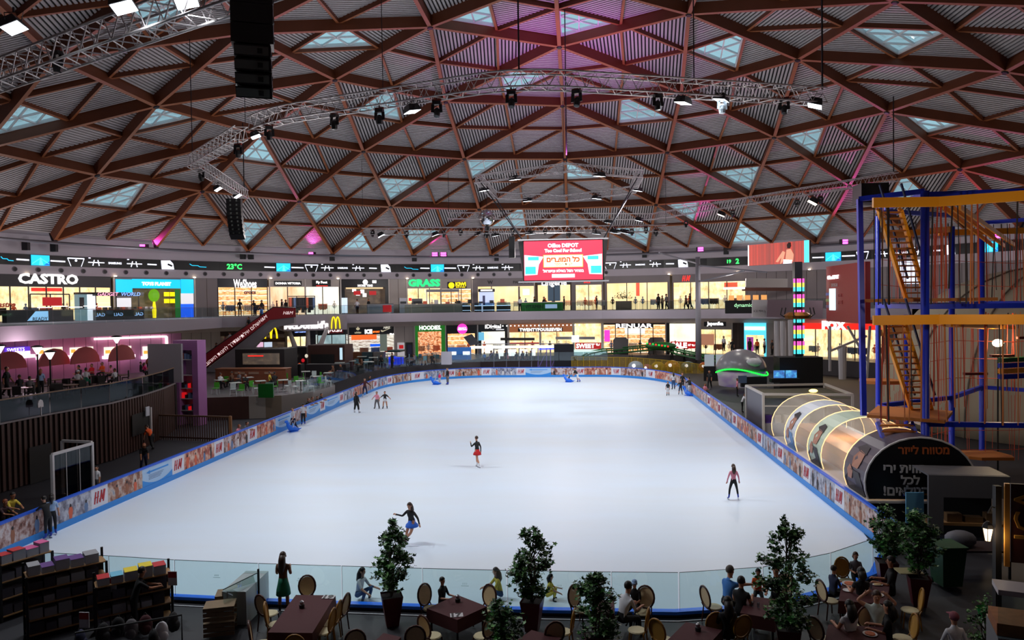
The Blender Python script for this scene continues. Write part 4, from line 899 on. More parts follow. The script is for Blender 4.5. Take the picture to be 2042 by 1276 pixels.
# hanging screen
D = 60; c0 = atD(1123, 519, D); n = V((-c0.x, -c0.y, 0)).normalized(); xd = V((0, 0, 1)).cross(n)
sw = 156/FPX*D; sh = 78/FPX*D
e = empty('hanging_screen', V((c0.x, c0.y, c0.z)), atan2(xd.y, xd.x), 'large red advertising screen hanging over the far half of the ice', 'screen')
MB().b0(-sw/2-.1, sw/2+.1, .05, 2.2, -sh/2-.08, sh/2+.06).build('cabinet', BLACK, e)
mb = MB()
for s in (-1, 1): mb = MB(); mb.add([(s*sw/2, -.02, -sh/2), (s*sw/2, -.02, sh/2), (s*(sw/2+.5), .6, sh/2+.05), (s*(sw/2+.12), .6, -sh/2-.05), (s*sw/2, 1.2, -sh/2), (s*sw/2, 1.2, sh/2)], [(0, 1, 2, 3), (3, 2, 5, 4), (1, 5, 2), (0, 3, 4)]); mb.build('side_wing', BLACK, e)
for zz_ in (-sh/2-.12, sh/2+.12): MB().b0(-sw/2-.5, sw/2+.5, -.1, .5, zz_-.05, zz_+.05).build('edge_bar', WHITE, e)
MB().quad((-sw/2, -.05, -sh/2), (sw/2, -.05, -sh/2), (sw/2, -.05, sh/2), (-sw/2, -.05, sh/2)).build('picture', EM('ad_red', (236, 52, 74), 1.15), e)
WT = EM('ad_white', (255, 250, 250), 1.5)
def TS(s, u, z, wd, m, **k): return text(s, .5, m, Matrix.Translation((u*sw/2, -.09, z*sh/2)) @ Matrix.Rotation(pi/2, 4, 'X'), e, width=wd*sw, **k)
TS('Office DEPOT', 0, .76, .39, WT, bold=.02); TS('Too Cool For School', 0, .5, .47, WT, bold=.03)
MB().b0(-.49*sw/2, .49*sw/2, -.08, -.06, -.33*sh/2, .26*sh/2).build('cream_box', EM('ad_cream', (255, 250, 200), 1.2), e)
MB().b0(-.51*sw/2, .51*sw/2, -.07, -.055, -.36*sh/2, .29*sh/2).build('orange_border', EM('ad_orange', (255, 150, 60), 1), e)
TS('כל המוצרים', 0, .06, .42, EM('ad_brick', (200, 70, 30), .8), rtl=True, bold=.02); TS('לבית הספר', 0, -.19, .23, EM('ad_brown', (180, 130, 80), .8), rtl=True)
TS('במחיר הזול באילת ובישראל', 0, -.53, .52, WT, rtl=True, bold=.02)
MB().b0(-.29*sw/2, .29*sw/2, -.08, -.06, -.88*sh/2, -.7*sh/2).build('white_box', WT, e)
for s in (-1, 1):
    MB().add([(s*sw/2*.99, -.07, -.75*sh/2), (s*sw/2*.99, -.07, .3*sh/2), (s*sw/2*.5+(-.0), -.07, .2*sh/2), (s*sw/2*.62, -.07, -.2*sh/2), (s*sw/2*.66, -.07, -.72*sh/2)], [(0, 1, 2, 3, 4) if s > 0 else (4, 3, 2, 1, 0)]).build('bag_white', EM('bag_pale', (250, 215, 235), 1.1), e)
    MB().b0(*(sorted((s*sw/2*.7, s*sw/2*.97))), -.09, -.08, -.68*sh/2, -.3*sh/2).build('bag_pocket', EM('bag_blue', (60, 190, 225), 1), e)
    MB().b0(*(sorted((s*sw/2*.62, s*sw/2*.9))), -.09, -.08, .02*sh/2, .2*sh/2).build('bag_flap', EM('bag_blue', (60, 190, 225), 1), e)
for s, h in ((-1, H6[5]), (1, H6[3]), (-1, H6[0]), (1, H6[2])):
    p = c0+xd*s*(sw/2+.1)+V((0, 0, sh/2+.1)); cable(p, h, 'slanting cable from the truss ring to the hanging screen', .05)
p = atD(1021, 493, 62); MB().b0(-.25, .25, -.3, .3, -.9, .9).build('column_speaker', SPK, loc=p, label='slim black loudspeaker hanging left of the red screen', cat='loudspeaker')
# mirror ball
BALL = M('mirror_ball', (225, 225, 230), .12, 1); p = atD(971, 434, 70); q = MB().ball((0, 0, 0), .78, 28, 18).build('mirror_ball', BALL, loc=p, label='silver mirror ball hanging left of the red screen', cat='mirror ball')
MB().lathe([(.25, -.1), (.3, .2), (.12, .35)], (0, 0, -1.15), 8).build('motor', SPK, q)
MB().tube([(0, 0, .78), (0, 0, 3.0)], .02, 4).build('cord', CAB, q)
# pink uplights at the rim and what they throw
PK = EM('pink_lamp', (255, 50, 190), 14)
for i, (x, y) in enumerate(((287, 492), (622, 507), (868, 507), (885, 507), (1396, 497), (1683, 482), (1985, 470))):
    p = Gr(x, y, 51.6); e = empty('uplight', p, 0, '%s pink lamp along the foot of the dome, counted from the left' % NUMW[i], 'uplight', 'pink lamps round the foot of the dome')
    d = (V((p.x*.9, p.y-(p.y-50)*.12, p.z+2.6))-p).normalized()
    mb = MB(); F = frame((0, 0, 0), V((-p.x, -p.y, 0)).normalized())
    for k in (-.14, .14): mb.add([F @ V((a*.4, k+b*.1, .03)) for a, b in ((-1, -1), (1, -1), (1, 1), (-1, 1))], [(0, 1, 2, 3)])
    mb.build('lens', PK, e); MB().box((0, .12, 0), (.9, .2, .55)).build('housing', HOUS, e)
    if i == 3: continue
    l = bpy.data.lights.new('pink_beam', 'SPOT'); l.energy = 2600; l.color = (1, .08, .6); l.spot_size = RD(75); l.spot_blend = .9; l.shadow_soft_size = .1
    o = bpy.data.objects.new('pink_beam', l); COL.objects.link(o); o.parent = e; o.matrix_local = Matrix.Translation(d*.5) @ d.to_track_quat('-Z', 'Y').to_matrix().to_4x4()
l = bpy.data.lights.new('purple_beam', 'SPOT'); l.energy = 7000; l.color = (.8, .12, .85); l.spot_size = RD(105); l.spot_blend = 1; l.shadow_soft_size = .2
p = H6[1]+V((0, 0, .9)); o = bpy.data.objects.new('purple_beam', l); COL.objects.link(o); o.location = p; o.rotation_euler = (V((1, 62, 30))-p).to_track_quat('-Z', 'Y').to_euler()
# ---------------- left terrace, escalator, burger place, plaza ----------------
CAPP = [Gz(x, y, 3.4) for x, y in ((-140, 872), (0, 844.6), (100, 825), (219, 804), (285, 787), (325, 774), (347, 764.5))]
BRW = M('slat_brown', (62, 34, 26), .6, noise=.2, nscale=3); CAPM = M('cap_stone', (128, 120, 122), .6); DKB = M('wall_dark_brown', (34, 22, 20), .8)
pth = [V((p.x, p.y, 0)) for p in CAPP]
MB().wall(pth, 0, 3.36, .25).build('wall_left', DKB, kind='structure')
mb = MB(); MB().wall([p+V((.12, 0, 0)) for p in pth], 3.36, 3.44, .5).build('wall_left_cap', CAPM, kind='structure')
end = pth[-1]; MB().b0(end.x-3, end.x+.1, end.y-.05, end.y+.2, 0, 3.4).build('wall_left_end', DKB, kind='structure')
L_ = path_len(pth); k = int(L_[-1]/.34); mb = MB()
for i in range(k):
    s = i*.34; j = 0
    while L_[j+1] < s: j += 1
    t = (s-L_[j])/(L_[j+1]-L_[j]); p = pth[j].lerp(pth[j+1], t)
    if 7.2 < s < 8.9 and False: continue
    mb.b0(p.x+.0, p.x+.09, p.y-.09, p.y+.09, .02, 3.34)
mb.build('wall_left_slats', BRW, kind='structure')
deck = [V((p.x, p.y, 3.38)) for p in CAPP]; o_ = [RP(az(p), 53.6, 3.38) for p in CAPP]
mb = MB()
for i in range(len(deck)-1): mb.quad(deck[i], deck[i+1], o_[i+1], o_[i])
mb.build('floor_terrace', M('terrace_floor', (70, 58, 54), .5, noise=.15, nscale=1), kind='structure')
TG = glass('terrace_glass', (84, 90, 100), .015); TR = M('rail_wood', (120, 92, 66), .5)
for i in range(len(deck)-1):
    a, b = deck[i], deck[i+1]; n = max(1, round((b-a).length/2.2))
    for j in range(n):
        p, q = a.lerp(b, j/n), a.lerp(b, (j+1)/n); d = (q-p).normalized()*.03; c = (p+q)/2
        mb = MB().quad(p+d-c, q-d-c, q-d-c+V((0, 0, 1.15)), p+d-c+V((0, 0, 1.15)))
        g = mb.build('terrace_glass_panel', TG, loc=c, label='smoky glass panel on the edge of the left terrace', cat='glass panel', group='smoky glass panels of the left terrace')
        MB().bar(p-c+V((0, 0, 1.18)), q-c+V((0, 0, 1.18)), .09, .06).build('rail', TR, g)
# doors and hatch in the slatted wall
def atwall(x, y): 
    r = ray(x, y); best = None
    for i in range(len(pth)-1):
        a, b = pth[i], pth[i+1]; d = b-a; den = r.x*d.y-r.y*d.x; t = (a.x*d.y-a.y*d.x)/den; s_ = (a.x*r.y-a.y*r.x)/den
        if -.01 <= s_ <= 1.01 and t > 0: best = EYE+r*t
    return best
a, b = atwall(52, 930), atwall(97, 930); MB().add([V((p.x+.2, p.y, z)) for p, z in ((a, 0), (b, 0), (b, 1.9), (a, 1.9))], [(0, 1, 2, 3)]).build('door_1', BLACK, kind='structure')
a, b = atwall(258, 860), atwall(294, 860); o = MB().add([V((p.x+.2, p.y, z)) for p, z in ((a, 1.0), (b, 1.0), (b, 2.35), (a, 2.35))], [(0, 1, 2, 3)]).build('window_90', BLACK, kind='structure')
MB().bar(V((b.x+.25, b.y, .9)), V((b.x+.25, b.y, 2.5)), .12).build('window_post', WHITE, o)
MB().b0(-.2, .2, -.03, .03, -.3, .3).build('notice_sign', M('notice_white', (200, 205, 215), .5), loc=atwall(285, 820)+V((.3, 0, 0)), label='small white notice on the dark slatted wall above the hatch', cat='sign').rotation_euler.z = pi/2
def door_leaf(pa, pb, z1, label, n=2):
    a, b = V((pa.x, pa.y, 0)), V((pb.x, pb.y, 0)); e = empty('glazed_door', a, 0, label, 'door'); d = b-a
    fr = MB().bar((0, 0, 0), (0, 0, z1), .12).build('post', WHITE, e); MB().bar(d, d+V((0, 0, z1)), .12).build('post', WHITE, e); MB().bar((0, 0, z1), d+V((0, 0, z1)), .1, .12).build('head_rail', WHITE, e)
    for i in range(1, n+1): MB().bar(d*i/(n+1), d*i/(n+1)+V((0, 0, z1)), .03).build('stile', WHITE, e)
    MB().quad((0, 0, .05), d+V((0, 0, .05)), d+V((0, 0, z1)), (0, 0, z1)).build('pane', glass('door_glass', (120, 110, 105), .04), e)
door_leaf(Gz(107, 1020), Gz(186, 990), 2.55, 'tall white framed glazed door standing open left of the rink')
door_leaf(Gz(127, 985), Gz(186, 989), 2.6, 'second white door frame just behind the open glazed door', 1)
# basket-shaped white sign on a pole
p = Gz(69, 870, .0); 
p = atwall(69, 820)+V((.35, 0, 0)); e = empty('round_top_sign', V((p.x, p.y, 3.45)), pi/2, 'small white round-topped sign on a short pole above the slatted wall', 'sign')
MB().b0(-.02, .02, -.02, .02, 0, .5).build('pole', WHITE, e); MB().plate([(-.2, 0, .45), (.2, 0, .45), (.2, 0, .65), (.14, 0, .8), (0, 0, .86), (-.14, 0, .8), (-.2, 0, .65)], (0, 1, 0), .04).build('plate', WHITE, e)
# mauve counter windows behind the terrace
MV = M('mauve_wall', (0, 0, 0)); CW = EM('counter_white', (255, 235, 240), 1.3); MVL = M('mauve_arch', (238, 130, 136), .7)
for x0, x1, y0, y1, l, sg in ((10, 60, 692, 708, 'lit mauve counter window with purple letters, leftmost', 'SWEETS'), (76, 125, 693, 709, 'lit mauve counter window behind the two tulip lamps', ''), (140, 186, 692, 707, 'lit mauve counter window showing yellow food pictures', ''), (208, 262, 691, 708, 'lit mauve counter window behind the single lamp post', ''), (285, 326, 690, 709, 'lit mauve counter window at the right end of the terrace', '')):
    R = 53.9; c, n, wd = rspan(x0, x1, 700, R); zt, zb = Gr((x0+x1)/2, y0, R).z, Gr((x0+x1)/2, y1, R).z; xd = V((0, 0, 1)).cross(n)
    e = empty('counter_window', V((c.x, c.y, zb)), atan2(xd.y, xd.x), l, 'counter window', 'lit counter windows of the mauve wall')
    MB().b0(-wd/2, wd/2, 0, .1, 0, zt-zb).build('lit_opening', I_WHITE if not sg else EM('violet_sign', (90, 50, 200), 1), e)
    MB().b0(-wd/2-.2, wd/2+.2, -.5, .1, -.32, 0).build('counter', CW, e)
    if sg: text(sg, .5, W_, Matrix.Translation((-.2, -.05, .55)) @ Matrix.Rotation(pi/2, 4, 'X'), e, width=wd*.7); MB().b0(-wd/2, wd/2, -.02, .02, 0, .35).build('light_box', CW, e)
    else:
        for i in range(4): MB().b0(-wd/2+wd*(i+.15)/4, -wd/2+wd*(i+.85)/4, -.04, 0, .25, .6).build('food_picture', EM('food_%d' % (i % 3), ((240, 170, 70), (250, 220, 150), (220, 120, 70))[i % 3], 1), e)
mb = MB(); F = [Gr(x, y, 53.8) for x, y in ((188, 676), (320, 671), (332, 671), (333, 704))]
for i in range(3): mb.bar(F[i], F[i+1], .22, .22)
mb.build('light_strip', EM('strip_white', (255, 240, 225), 1.8), label='bright bent light strip framing the mauve counters', cat='light strip')
for x, l in ((20, 'leftmost'), (110, 'second'), (172, 'third'), (245, 'fourth')):
    p = Gr(x, 730, 52.5); q = MB().plate([V((1.9*cos(t), 0, 1.7*sin(t))) for t in [pi*i/8 for i in range(9)]], (0, 1, 0), .2).build('arch_panel', MVL, loc=V((p.x, p.y, 3.4)), label='%s coral arched panel below the mauve counters, counted from the left' % l, cat='arch panel'); q.rotation_euler.z = pi/2-.15
MB().b0(-2.6, .0, -.12, .12, 0, 2.9).build('partition', M('pale_grey_screen', (150, 145, 150), .7), loc=Gz(352, 765, 3.4)+V((0, .9, 0)), label='plain pale grey partition at the right end of the terrace', cat='partition')
# tulip lamp posts on the terrace
def tulip(x, yt, yb, l):
    p = Gz(x, yb, 3.4); D_ = dep(p); h = (yb-yt)/FPX*D_
    e = empty('lamp_post', V((p.x, p.y, 3.4)), 0, l, 'lamp post', 'tulip lamp posts of the terrace'); s = .45
    MB().lathe([(.09, 0), (.06, .15), (.045, h-s)], n=8).build('pole', BLACK, e); MB().lathe([(.06, h-s), (.2, h-s*.4), (.28, h)], n=10).build('glowing_shade', EM('tulip_white', (255, 236, 240), 2), e)
    MB().lathe([(.36, h), (.34, h+.05), (.12, h+.12)], n=12).build('cap', BLACK, e)
tulip(77, 692, 790, 'tulip shaped lamp post, taller of the left pair'); tulip(102, 702, 795, 'tulip shaped lamp post, shorter of the left pair'); tulip(2, 690, 800, 'tulip lamp post cut by the left edge of the photo')
tulip(235, 672, 768, 'black lamp post among the plants at the middle of the terrace')
# purple shelf kiosk
PUR = M('kiosk_purple', (170, 110, 170), .6); D = 56; A = atD(350, 690, D); B = atD(405, 680, D); c = (A+B)/2; wd = (B-A).length
e = empty('shelf_kiosk', V((c.x, c.y, 0)), -.18, 'tall purple frame kiosk with goods on its shelves', 'kiosk'); T = 6.5
for u0, u1 in ((-wd/2, -wd/2+.5), (wd/2-.5, wd/2)): MB().b0(u0, u1, -.5, .5, 0, T).build('side_panel', PUR, e)
MB().b0(-wd/2+.5, wd/2-.5, -.5, .5, T-.75, T).build('head_panel', PUR, e); MB().b0(-wd/2+.5, wd/2-.5, .3, .4, 0, T-.75).build('back_panel', M('kiosk_back', (206, 184, 196), .7), e)
for z in (1.1, 2.0, 2.8, 3.8, 5.0): MB().b0(-wd/2+.5, wd/2-.5, -.4, .35, z, z+.06).build('shelf', WHITE, e)
for i, z in enumerate((1.16, 2.06, 2.86, 5.06)):
    for j in range(4): MB().b0(-.55+j*.28, -.34+j*.28, -.3, 0, z, z+random.uniform(.25, .5)).build('boxed_goods', random.choice([REDP, FIG[3], FIG[0], FIG[4]]), e)
# slatted fence in front
D = 50; A = V((*Gz(303, 905, .0).xy, 0)); A = atD(303, 825, D); B = atD(459, 822, D-1.5); A.z = B.z = 0; e = empty('slatted_fence', A, 0, 'low dark wooden slatted fence left of the rink', 'fence'); d = B-A
MB().bar((0, 0, 1.68), d+V((0, 0, 1.68)), .12, .1).build('rail', M('fence_cap', (96, 66, 48), .6), e); MB().bar((0, 0, .2), d+V((0, 0, .2)), .1, .1).build('rail', BRW, e); MB().bar(d, d+V((0, 0, 1.75)), .16).build('end_post', M('post_wood', (150, 104, 66), .6), e)
for i in range(34): MB().bar(d*i/34, d*i/34+V((0, 0, 1.64)), .09, .04).build('slat', BRW, e)
# retaining wall of the plaza, clad in beige and grey
W4 = [Gz(x, y, GF) for x, y in ((345, 800), (403, 793), (497, 790), (530, 789), (562, 788), (625, 781), (668, 768))]
for i, m in enumerate((DKB, BRW, M('clad_beige', (152, 146, 138), .6), M('clad_brown', (120, 106, 90), .6), M('clad_grey', (130, 122, 116), .6), M('clad_grey', (0, 0, 0)))):
    a, b = W4[i], W4[i+1]; mb = MB().plate([V((a.x, a.y, 0)), V((b.x, b.y, 0)), V((b.x, b.y, GF)), V((a.x, a.y, GF))], V((.1, -1, 0)), .12); mb.build('wall_plaza_%d' % i, m, kind='structure')
FE = [Gz(x, y, 4.0+0) for x, y in ((0, 0),)]
# escalator
ER = M('escalator_red', (138, 14, 26), .45); EP_ = Gz(583, 640, UF-.2)
E0 = V((*(EYE+ray(538, 640)*81).xy, UF)); E1 = V((*(EYE+ray(408, 740)*80).xy, 2.2))
e = empty('escalator', E1, 0, 'red sided escalator rising to the upper gallery with white lettering', 'escalator'); d = E0-E1; hz = V((d.x, d.y, 0)).normalized(); side = V((hz.y, -hz.x, 0))
if side.y > 0: side = -side
for off, nm_ in ((0, 'side_panel'), (1.6, 'side_panel')):
    o = -side*off; mb = MB()
    P = [o+hz*-.4+V((0, 0, -.2)), o+d+V((0, 0, -.35)), o+d+hz*2.6+V((0, 0, -.1)), o+d+hz*2.6+V((0, 0, .95)), o+d+hz*.4+V((0, 0, 1.05)), o+hz*-1.2+V((0, 0, .75))]
    mb.plate(P, side, .08); mb.build(nm_, ER, e)
    MB().tube([p+side*.04 for p in P[3:]], .06, 5).build('handrail', BLACK, e)
mb = MB(); mb.add([V((0, 0, -.2))-side*.1, d+V((0, 0, -.3))-side*.1, d+V((0, 0, -.3))-side*1.5, V((0, 0, -.2))-side*1.5], [(0, 1, 2, 3)]); mb.build('step_band', DARK, e)
P = [V((0, 0, -.2)), d+V((0, 0, -.35)), d+hz*2.6+V((0, 0, -.1)), d+hz*2.6+V((0, 0, -.75)), d+hz*.2+V((0, 0, -1.3)), hz*2.5+V((0, 0, .0))+V((0, 0, -.6))]
MB().plate([p-side*.05 for p in P], -side, 1.5).build('truss_casing', M('casing_grey', (120, 116, 122), .6), e)
ang = math.asin(d.z/d.length); 
def onesc(s, t, up=.33):
    p = d*t+V((0, 0, up))+side*.12; m = Matrix((d.normalized(), side.cross(d).normalized(), side)).transposed().to_4x4(); 
    if m.col[1].z < 0: m = Matrix((d.normalized(), -side.cross(d).normalized(), side)).transposed().to_4x4()
    m.translation = p; return m
LR = EM('lett_white', (230, 215, 215), .8)
text('בדרך לחנות האהובה', .5, LR, onesc(0, .25), e, width=4.6, rtl=True); text('שלום אילת', .5, LR, onesc(0, .7), e, width=2.4, rtl=True)
for t in (.52, .9): text('H&M', .6, LR, onesc(0, t), e, width=1.1, shear=.3)
text('H&M', .6, LR, Matrix.Translation(d+hz*2+V((0, 0, .4))+side*.12) @ Matrix((hz, V((0, 0, 1)), side)).transposed().to_4x4(), e, width=1.1, shear=.3)
# burger restaurant canopy, arches and slanting columns
A, B = atD(565, 645, 87), atD(692, 640, 90); c = (A+B)/2; wd = (B-A).length; e = empty('burger_canopy', V((c.x, c.y, UF-1.85)), atan2(B.y-A.y, B.x-A.x), 'grey canopy with white McDonald\'s lettering and yellow arches', 'canopy')
MB().b0(-wd/2, wd/2, 0, 5, 0, 1.8).build('fascia', GREYP, e)
text("McDonald's", .5, W_, Matrix.Translation((-wd*.145, -.06, .68)) @ Matrix.Rotation(pi/2, 4, 'X'), e, width=wd*.69, bold=.03)
YA = EM('arch_yellow', (250, 222, 20), 1.1)
def arches(e, u, z, w_, h, m=YA):
    for s in (-1, 1):
        pts = [(u+s*w_/4+w_/4*cos(t)*(1.0), -.08, z+h*sin(t)) for t in [pi*i/10 for i in range(11)]]
        MB().tube(pts, w_*.07, 6).build('yellow_arch', m, e)
arches(e, wd*.315, .15, wd*.135, 1.45)
for x0, y0, x1, y1, l in ((575, 655, 592, 702, 'left slanting'), (614, 655, 614, 695, 'upright'), (652, 655, 637, 693, 'right slanting')):
    a, b = atD(x0, y0, 89), atD(x1, y1, 89); mb = MB(); mb.tube([b-a+V((0, 0, -.8)), b-a, (a-a)], [.3, .32, .22], 10); mb.build('column', WHITE, loc=a, label='%s white column under the grey burger canopy' % l, cat='column')
p = atD(541, 668, 84); e = empty('arches_sign', p, 0, 'yellow double arch sign behind the escalator', 'sign'); arches(e, 0, -.4, 1.4, 1.3); MB().b0(-1.6, 1.6, .1, .2, -.8, -.3).build('sign_beam', M('brown_panel', (0, 0, 0)), e)
# wooden counters and dark bar blocks on the plaza
def blockp(nm_, x0, x1, yb, h, dd, m, label, cat, z=GF, rz=None):
    a, b = Gz(x0, yb, z), Gz(x1, yb, z); c = (a+b)/2; o = MB().b0(-(b-a).length/2, (b-a).length/2, 0, dd, 0, h).build(nm_, m, loc=V((c.x, c.y, z)), label=label, cat=cat); o.rotation_euler.z = atan2(b.y-a.y, b.x-a.x) if rz is None else rz
    return o, (b-a).length
o, l_ = blockp('long_counter', 430, 570, 765, 1.35, 1.2, M('counter_wood', (120, 66, 42), .5, noise=.15, nscale=2), 'long reddish wooden counter of the burger terrace', 'counter')
MB().b0(-l_/2-.05, l_/2+.05, -.05, 1.25, 1.35, 1.42).build('counter_top', M('top_brown', (150, 92, 60), .4), o)
for u in (-.3, .1, .55): MB().b0(u*l_/2-.5, u*l_/2+.5, -.03, 0, .9, 1.1).build('name_plate', M('plate_tan', (150, 120, 100), .6), o)
o, l_ = blockp('kitchen_block', 470, 568, 757, 3.0, 3, M('kitchen_dark', (30, 26, 28), .6), 'dark kitchen block with a lit serving gap behind the counter', 'kiosk')
MB().b0(-l_/2+.8, l_/2-.5, -.04, 0, 1.5, 2.6).build('lit_gap', I_DIM, o); MB().b0(-1.2, .4, -.06, -.03, 2.3, 2.4).build('red_lamp', R_, o)
o, l_ = blockp('wood_booth', 615, 688, 741, 2.9, 2.5, M('booth_brown', (66, 34, 26), .55, noise=.15, nscale=2), 'dark brown rounded booth under the burger canopy', 'booth')
MB().b0(-l_/2+.3, l_/2-1.2, -.04, 0, .9, 1.9).build('serving_opening', BLACK, o); MB().b0(l_/2-.55, l_/2-.25, -.04, 0, 1.3, 2.6).build('light_sign', EM('booth_sign', (190, 220, 235), .9), o)
o, l_ = blockp('game_machine', 576, 612, 738, 2.6, 2, M('arcade_dark', (26, 22, 26), .5), 'colourful dark arcade booth left of the brown booth', 'arcade machine')
for i in range(6): MB().ball((-1.0+.42*i, -.1, .6+.5*(i % 3)), (.2, .1, .22), 8, 5).build('coloured_light', EM('arc_%d' % (i % 3), ((210, 80, 30), (200, 30, 40), (230, 220, 200))[i % 3], .8), o)
blockp('planter_screen', 515, 545, 793, 1.1, .06, M('green_glass', (20, 104, 34), .4), 'dark green and frosted screen at the plaza edge', 'screen panel'); blockp('planter_screen', 530, 546, 791, 1.15, .06, M('frost_glass', (140, 170, 160), .4), 'frosted glass screen beside the dark green one', 'screen panel')
o, l_ = blockp('display_stand', 575, 600, 750, 1.2, 1, BLACK, 'low black bar block behind the green chairs', 'bar block'); blockp('bar_block', 610, 690, 752, 1.3, 1, M('bar_dark', (24, 20, 24), .5), 'long black bar in front of the brown booth', 'bar block')
# plaza chairs and tables
LIME = M('chair_lime', (70, 160, 40), .5); CWH = M('chair_white', (190, 200, 200), .4)
def mk_pchair(m, lab, grp):
    e = empty('plaza_chair', (0, 0, 0), 0, lab, 'chair', grp)
    MB().b0(-.21, .21, -.21, .21, .43, .47).build('seat', m, e); MB().b0(-.2, .2, .2, .24, .5, .88).build('backrest', m, e)
    for a in (-1, 1):
        for b in (-1, 1): MB().tube([(a*.18, b*.18, .44), (a*.22, b*.24, 0)], .02, 5).build('leg', CWH, e)
    return e
pg, pw = mk_pchair(LIME, 'bright green chair on the left plaza', 'green plaza chairs'), mk_pchair(CWH, 'white chair among the green plaza tables', 'white plaza chairs')
tb = empty('plaza_table', (0, 0, 0), 0, 'small pale square table on the plaza left of the rink', 'table', 'pale plaza tables'); MB().b0(-.38, .38, -.38, .38, .71, .75).build('tabletop', M('table_pale', (180, 186, 180), .4), tb); MB().tube([(0, 0, .71), (0, 0, .03)], .035, 6).build('column', BLACK, tb); MB().lathe([(.25, 0), (.04, .04)], n=10).build('foot', BLACK, tb)
used = set()
def put(o, x, y, rz, z=GF, s=1):
    p = Gz(x, y, z); q = o if o.name not in used else dup(o); used.add(o.name); q.location = (p.x, p.y, z); q.rotation_euler.z = rz
    if s != 1: q.scale = (s, s, s)
    return q
for x, y in ((600, 778), (634, 768), (655, 760), (565, 776), (520, 778), (470, 782), (440, 776), (495, 770), (610, 757)): put(tb, x, y, random.uniform(0, 1), s=1.1)
for x, y, r in ((612, 776, 2), (588, 771, 4), (645, 762, 2.2), (600, 765, 5), (430, 786, 0), (505, 782, 1), (455, 771, 3), (548, 782, 5), (480, 790, 0), (640, 774, 1), (570, 764, 3.4)): put(pg, x, y, r, s=1.1)
for x, y, r in ((590, 782, 4.4), (620, 782, 1.8), (648, 769, 1.6), (573, 781, 4.6), (655, 771, 1.7), (625, 760, 0), (512, 786, 2), (465, 788, .4)): put(pw, x, y, r, s=1.1)
# glass balustrade round the plaza behind the far boards
PGL = glass('plaza_glass', (190, 205, 205), .1); PE = [rk(UL-1.3, v) for v in (58, 62, 66, 70, 74)]+[rk(UL+(11-12.3*cos(RD(t))), VF-14+15*sin(RD(t))) for t in (5, 15, 25, 35, 45, 55, 65, 75, 85)]+[rk(u, VF+1.9) for u in (-8, -5, -2, 1, 4)]
for i in range(len(PE)-1):
    a, b = V((PE[i].x, PE[i].y, GF)), V((PE[i+1].x, PE[i+1].y, GF)); c = (a+b)/2; d = (b-a)*.49
    MB().quad(-d, d, d+V((0, 0, 1.05)), -d+V((0, 0, 1.05))).build('plaza_glass_panel', PGL, loc=c, label='glass panel edging the plaza just outside the rink boards', cat='glass panel', group='glass panels edging the plaza')
# plaza tables, chairs behind the far left bend
TEAL = M('chair_teal', (90, 130, 140), .4); pt = mk_pchair(TEAL, 'pale blue green chair on the plaza behind the far boards', 'pale chairs behind the far boards')
for x, y in ((700, 738), (722, 728), (745, 730), (772, 722), (800, 728), (852, 722), (678, 742), (735, 740), (870, 720)): put(tb, x, y, random.uniform(0, 1.5), s=1.4)
for x, y in ((712, 734), (730, 735), (758, 727), (785, 727), (812, 724), (835, 724), (845, 728), (862, 724), (875, 724), (825, 727), (765, 733), (690, 744)): put(pt, x, y, random.uniform(0, 6), s=1.25)
o, l_ = blockp('air_hockey_table', 775, 797, 727, .9, 1.6, EM('hockey_blue', (30, 60, 235), .8), 'glowing blue game table behind the far left bend', 'game table')
MB().b0(-l_/2-.1, l_/2+.1, -.1, 1.7, 1.5, 1.7).build('canopy', M('teal_dark', (30, 60, 60), .5), o)
for i, (x0, x1, m, l) in enumerate(((702, 718, M('brown2', (110, 64, 36), .6), 'brown'), (722, 742, M('petrol', (40, 66, 76), .6), 'petrol blue'), (745, 765, M('grey2', (110, 106, 104), .6), 'grey'), (880, 898, M('pale_cab', (180, 176, 186), .6), 'pale grey'))):
    blockp('plaza_cabinet', x0, x1, 727, 1.5, .8, m, '%s cabinet on the plaza in front of the ground floor shops' % l, 'cabinet')
# ---------------- far end stage, coaster, rides ----------------
SCF = M('scaffold_grey', (130, 130, 150), .4, .5); PURP = M('scaffold_violet', (130, 110, 190), .4, .3)
D = 96
def AD(x, y, D): return EYE+ray(x, y)*D
e = empty('viewing_stand', AD(957, 735, D), 0, 'metal viewing stand with a bright white lit deck edge', 'viewing stand'); o0 = e.location.copy()
def SP(x, y, dd=0): 
    q = EYE+ray(x, y)*(D+dd)-o0; return q
for x in (957, 985, 1010, 1035, 1060, 1073, 1090, 1098, 1113, 1134): MB().bar(SP(x, 736), SP(x, 692), .12).build('post', SCF if x < 1070 else PURP, e)
MB().bar(SP(938, 692.5), SP(1136, 690.5), .5, .3).build('lit_edge', EM('stand_light', (255, 250, 245), 1.6), e); MB().bar(SP(1075, 696), SP(1136, 694.5), .3, .16).build('blue_tube', EM('stand_blue', (60, 80, 255), 1.4), e)
MB().bar(SP(938, 686, 2), SP(1136, 685, 2), .08, .08).build('top_rail', SCF, e); MB().bar(SP(957, 726), SP(1073, 726), .1, 1.1).build('dark_base', M('stand_base', (50, 38, 42), .6), e)
for a, b in ((1073, 1090), (1098, 1113), (957, 985)): MB().bar(SP(a, 736), SP(b, 700), .08).build('brace', PURP, e)
for x0, x1 in ((994, 1004), (1013, 1030), (1034, 1043), (1046, 1052), (1058, 1068)): MB().bar(SP(x0, 706, 3), SP(x1, 706, 3), .1, 1.3).build('bright_window', W_, e)
MB().b0(-1.3, 1.3, -.3, .3, 0, 3.3).build('dark_tower', M('tower_navy', (22, 24, 36), .5), loc=SP(1125, 736), parent=e)
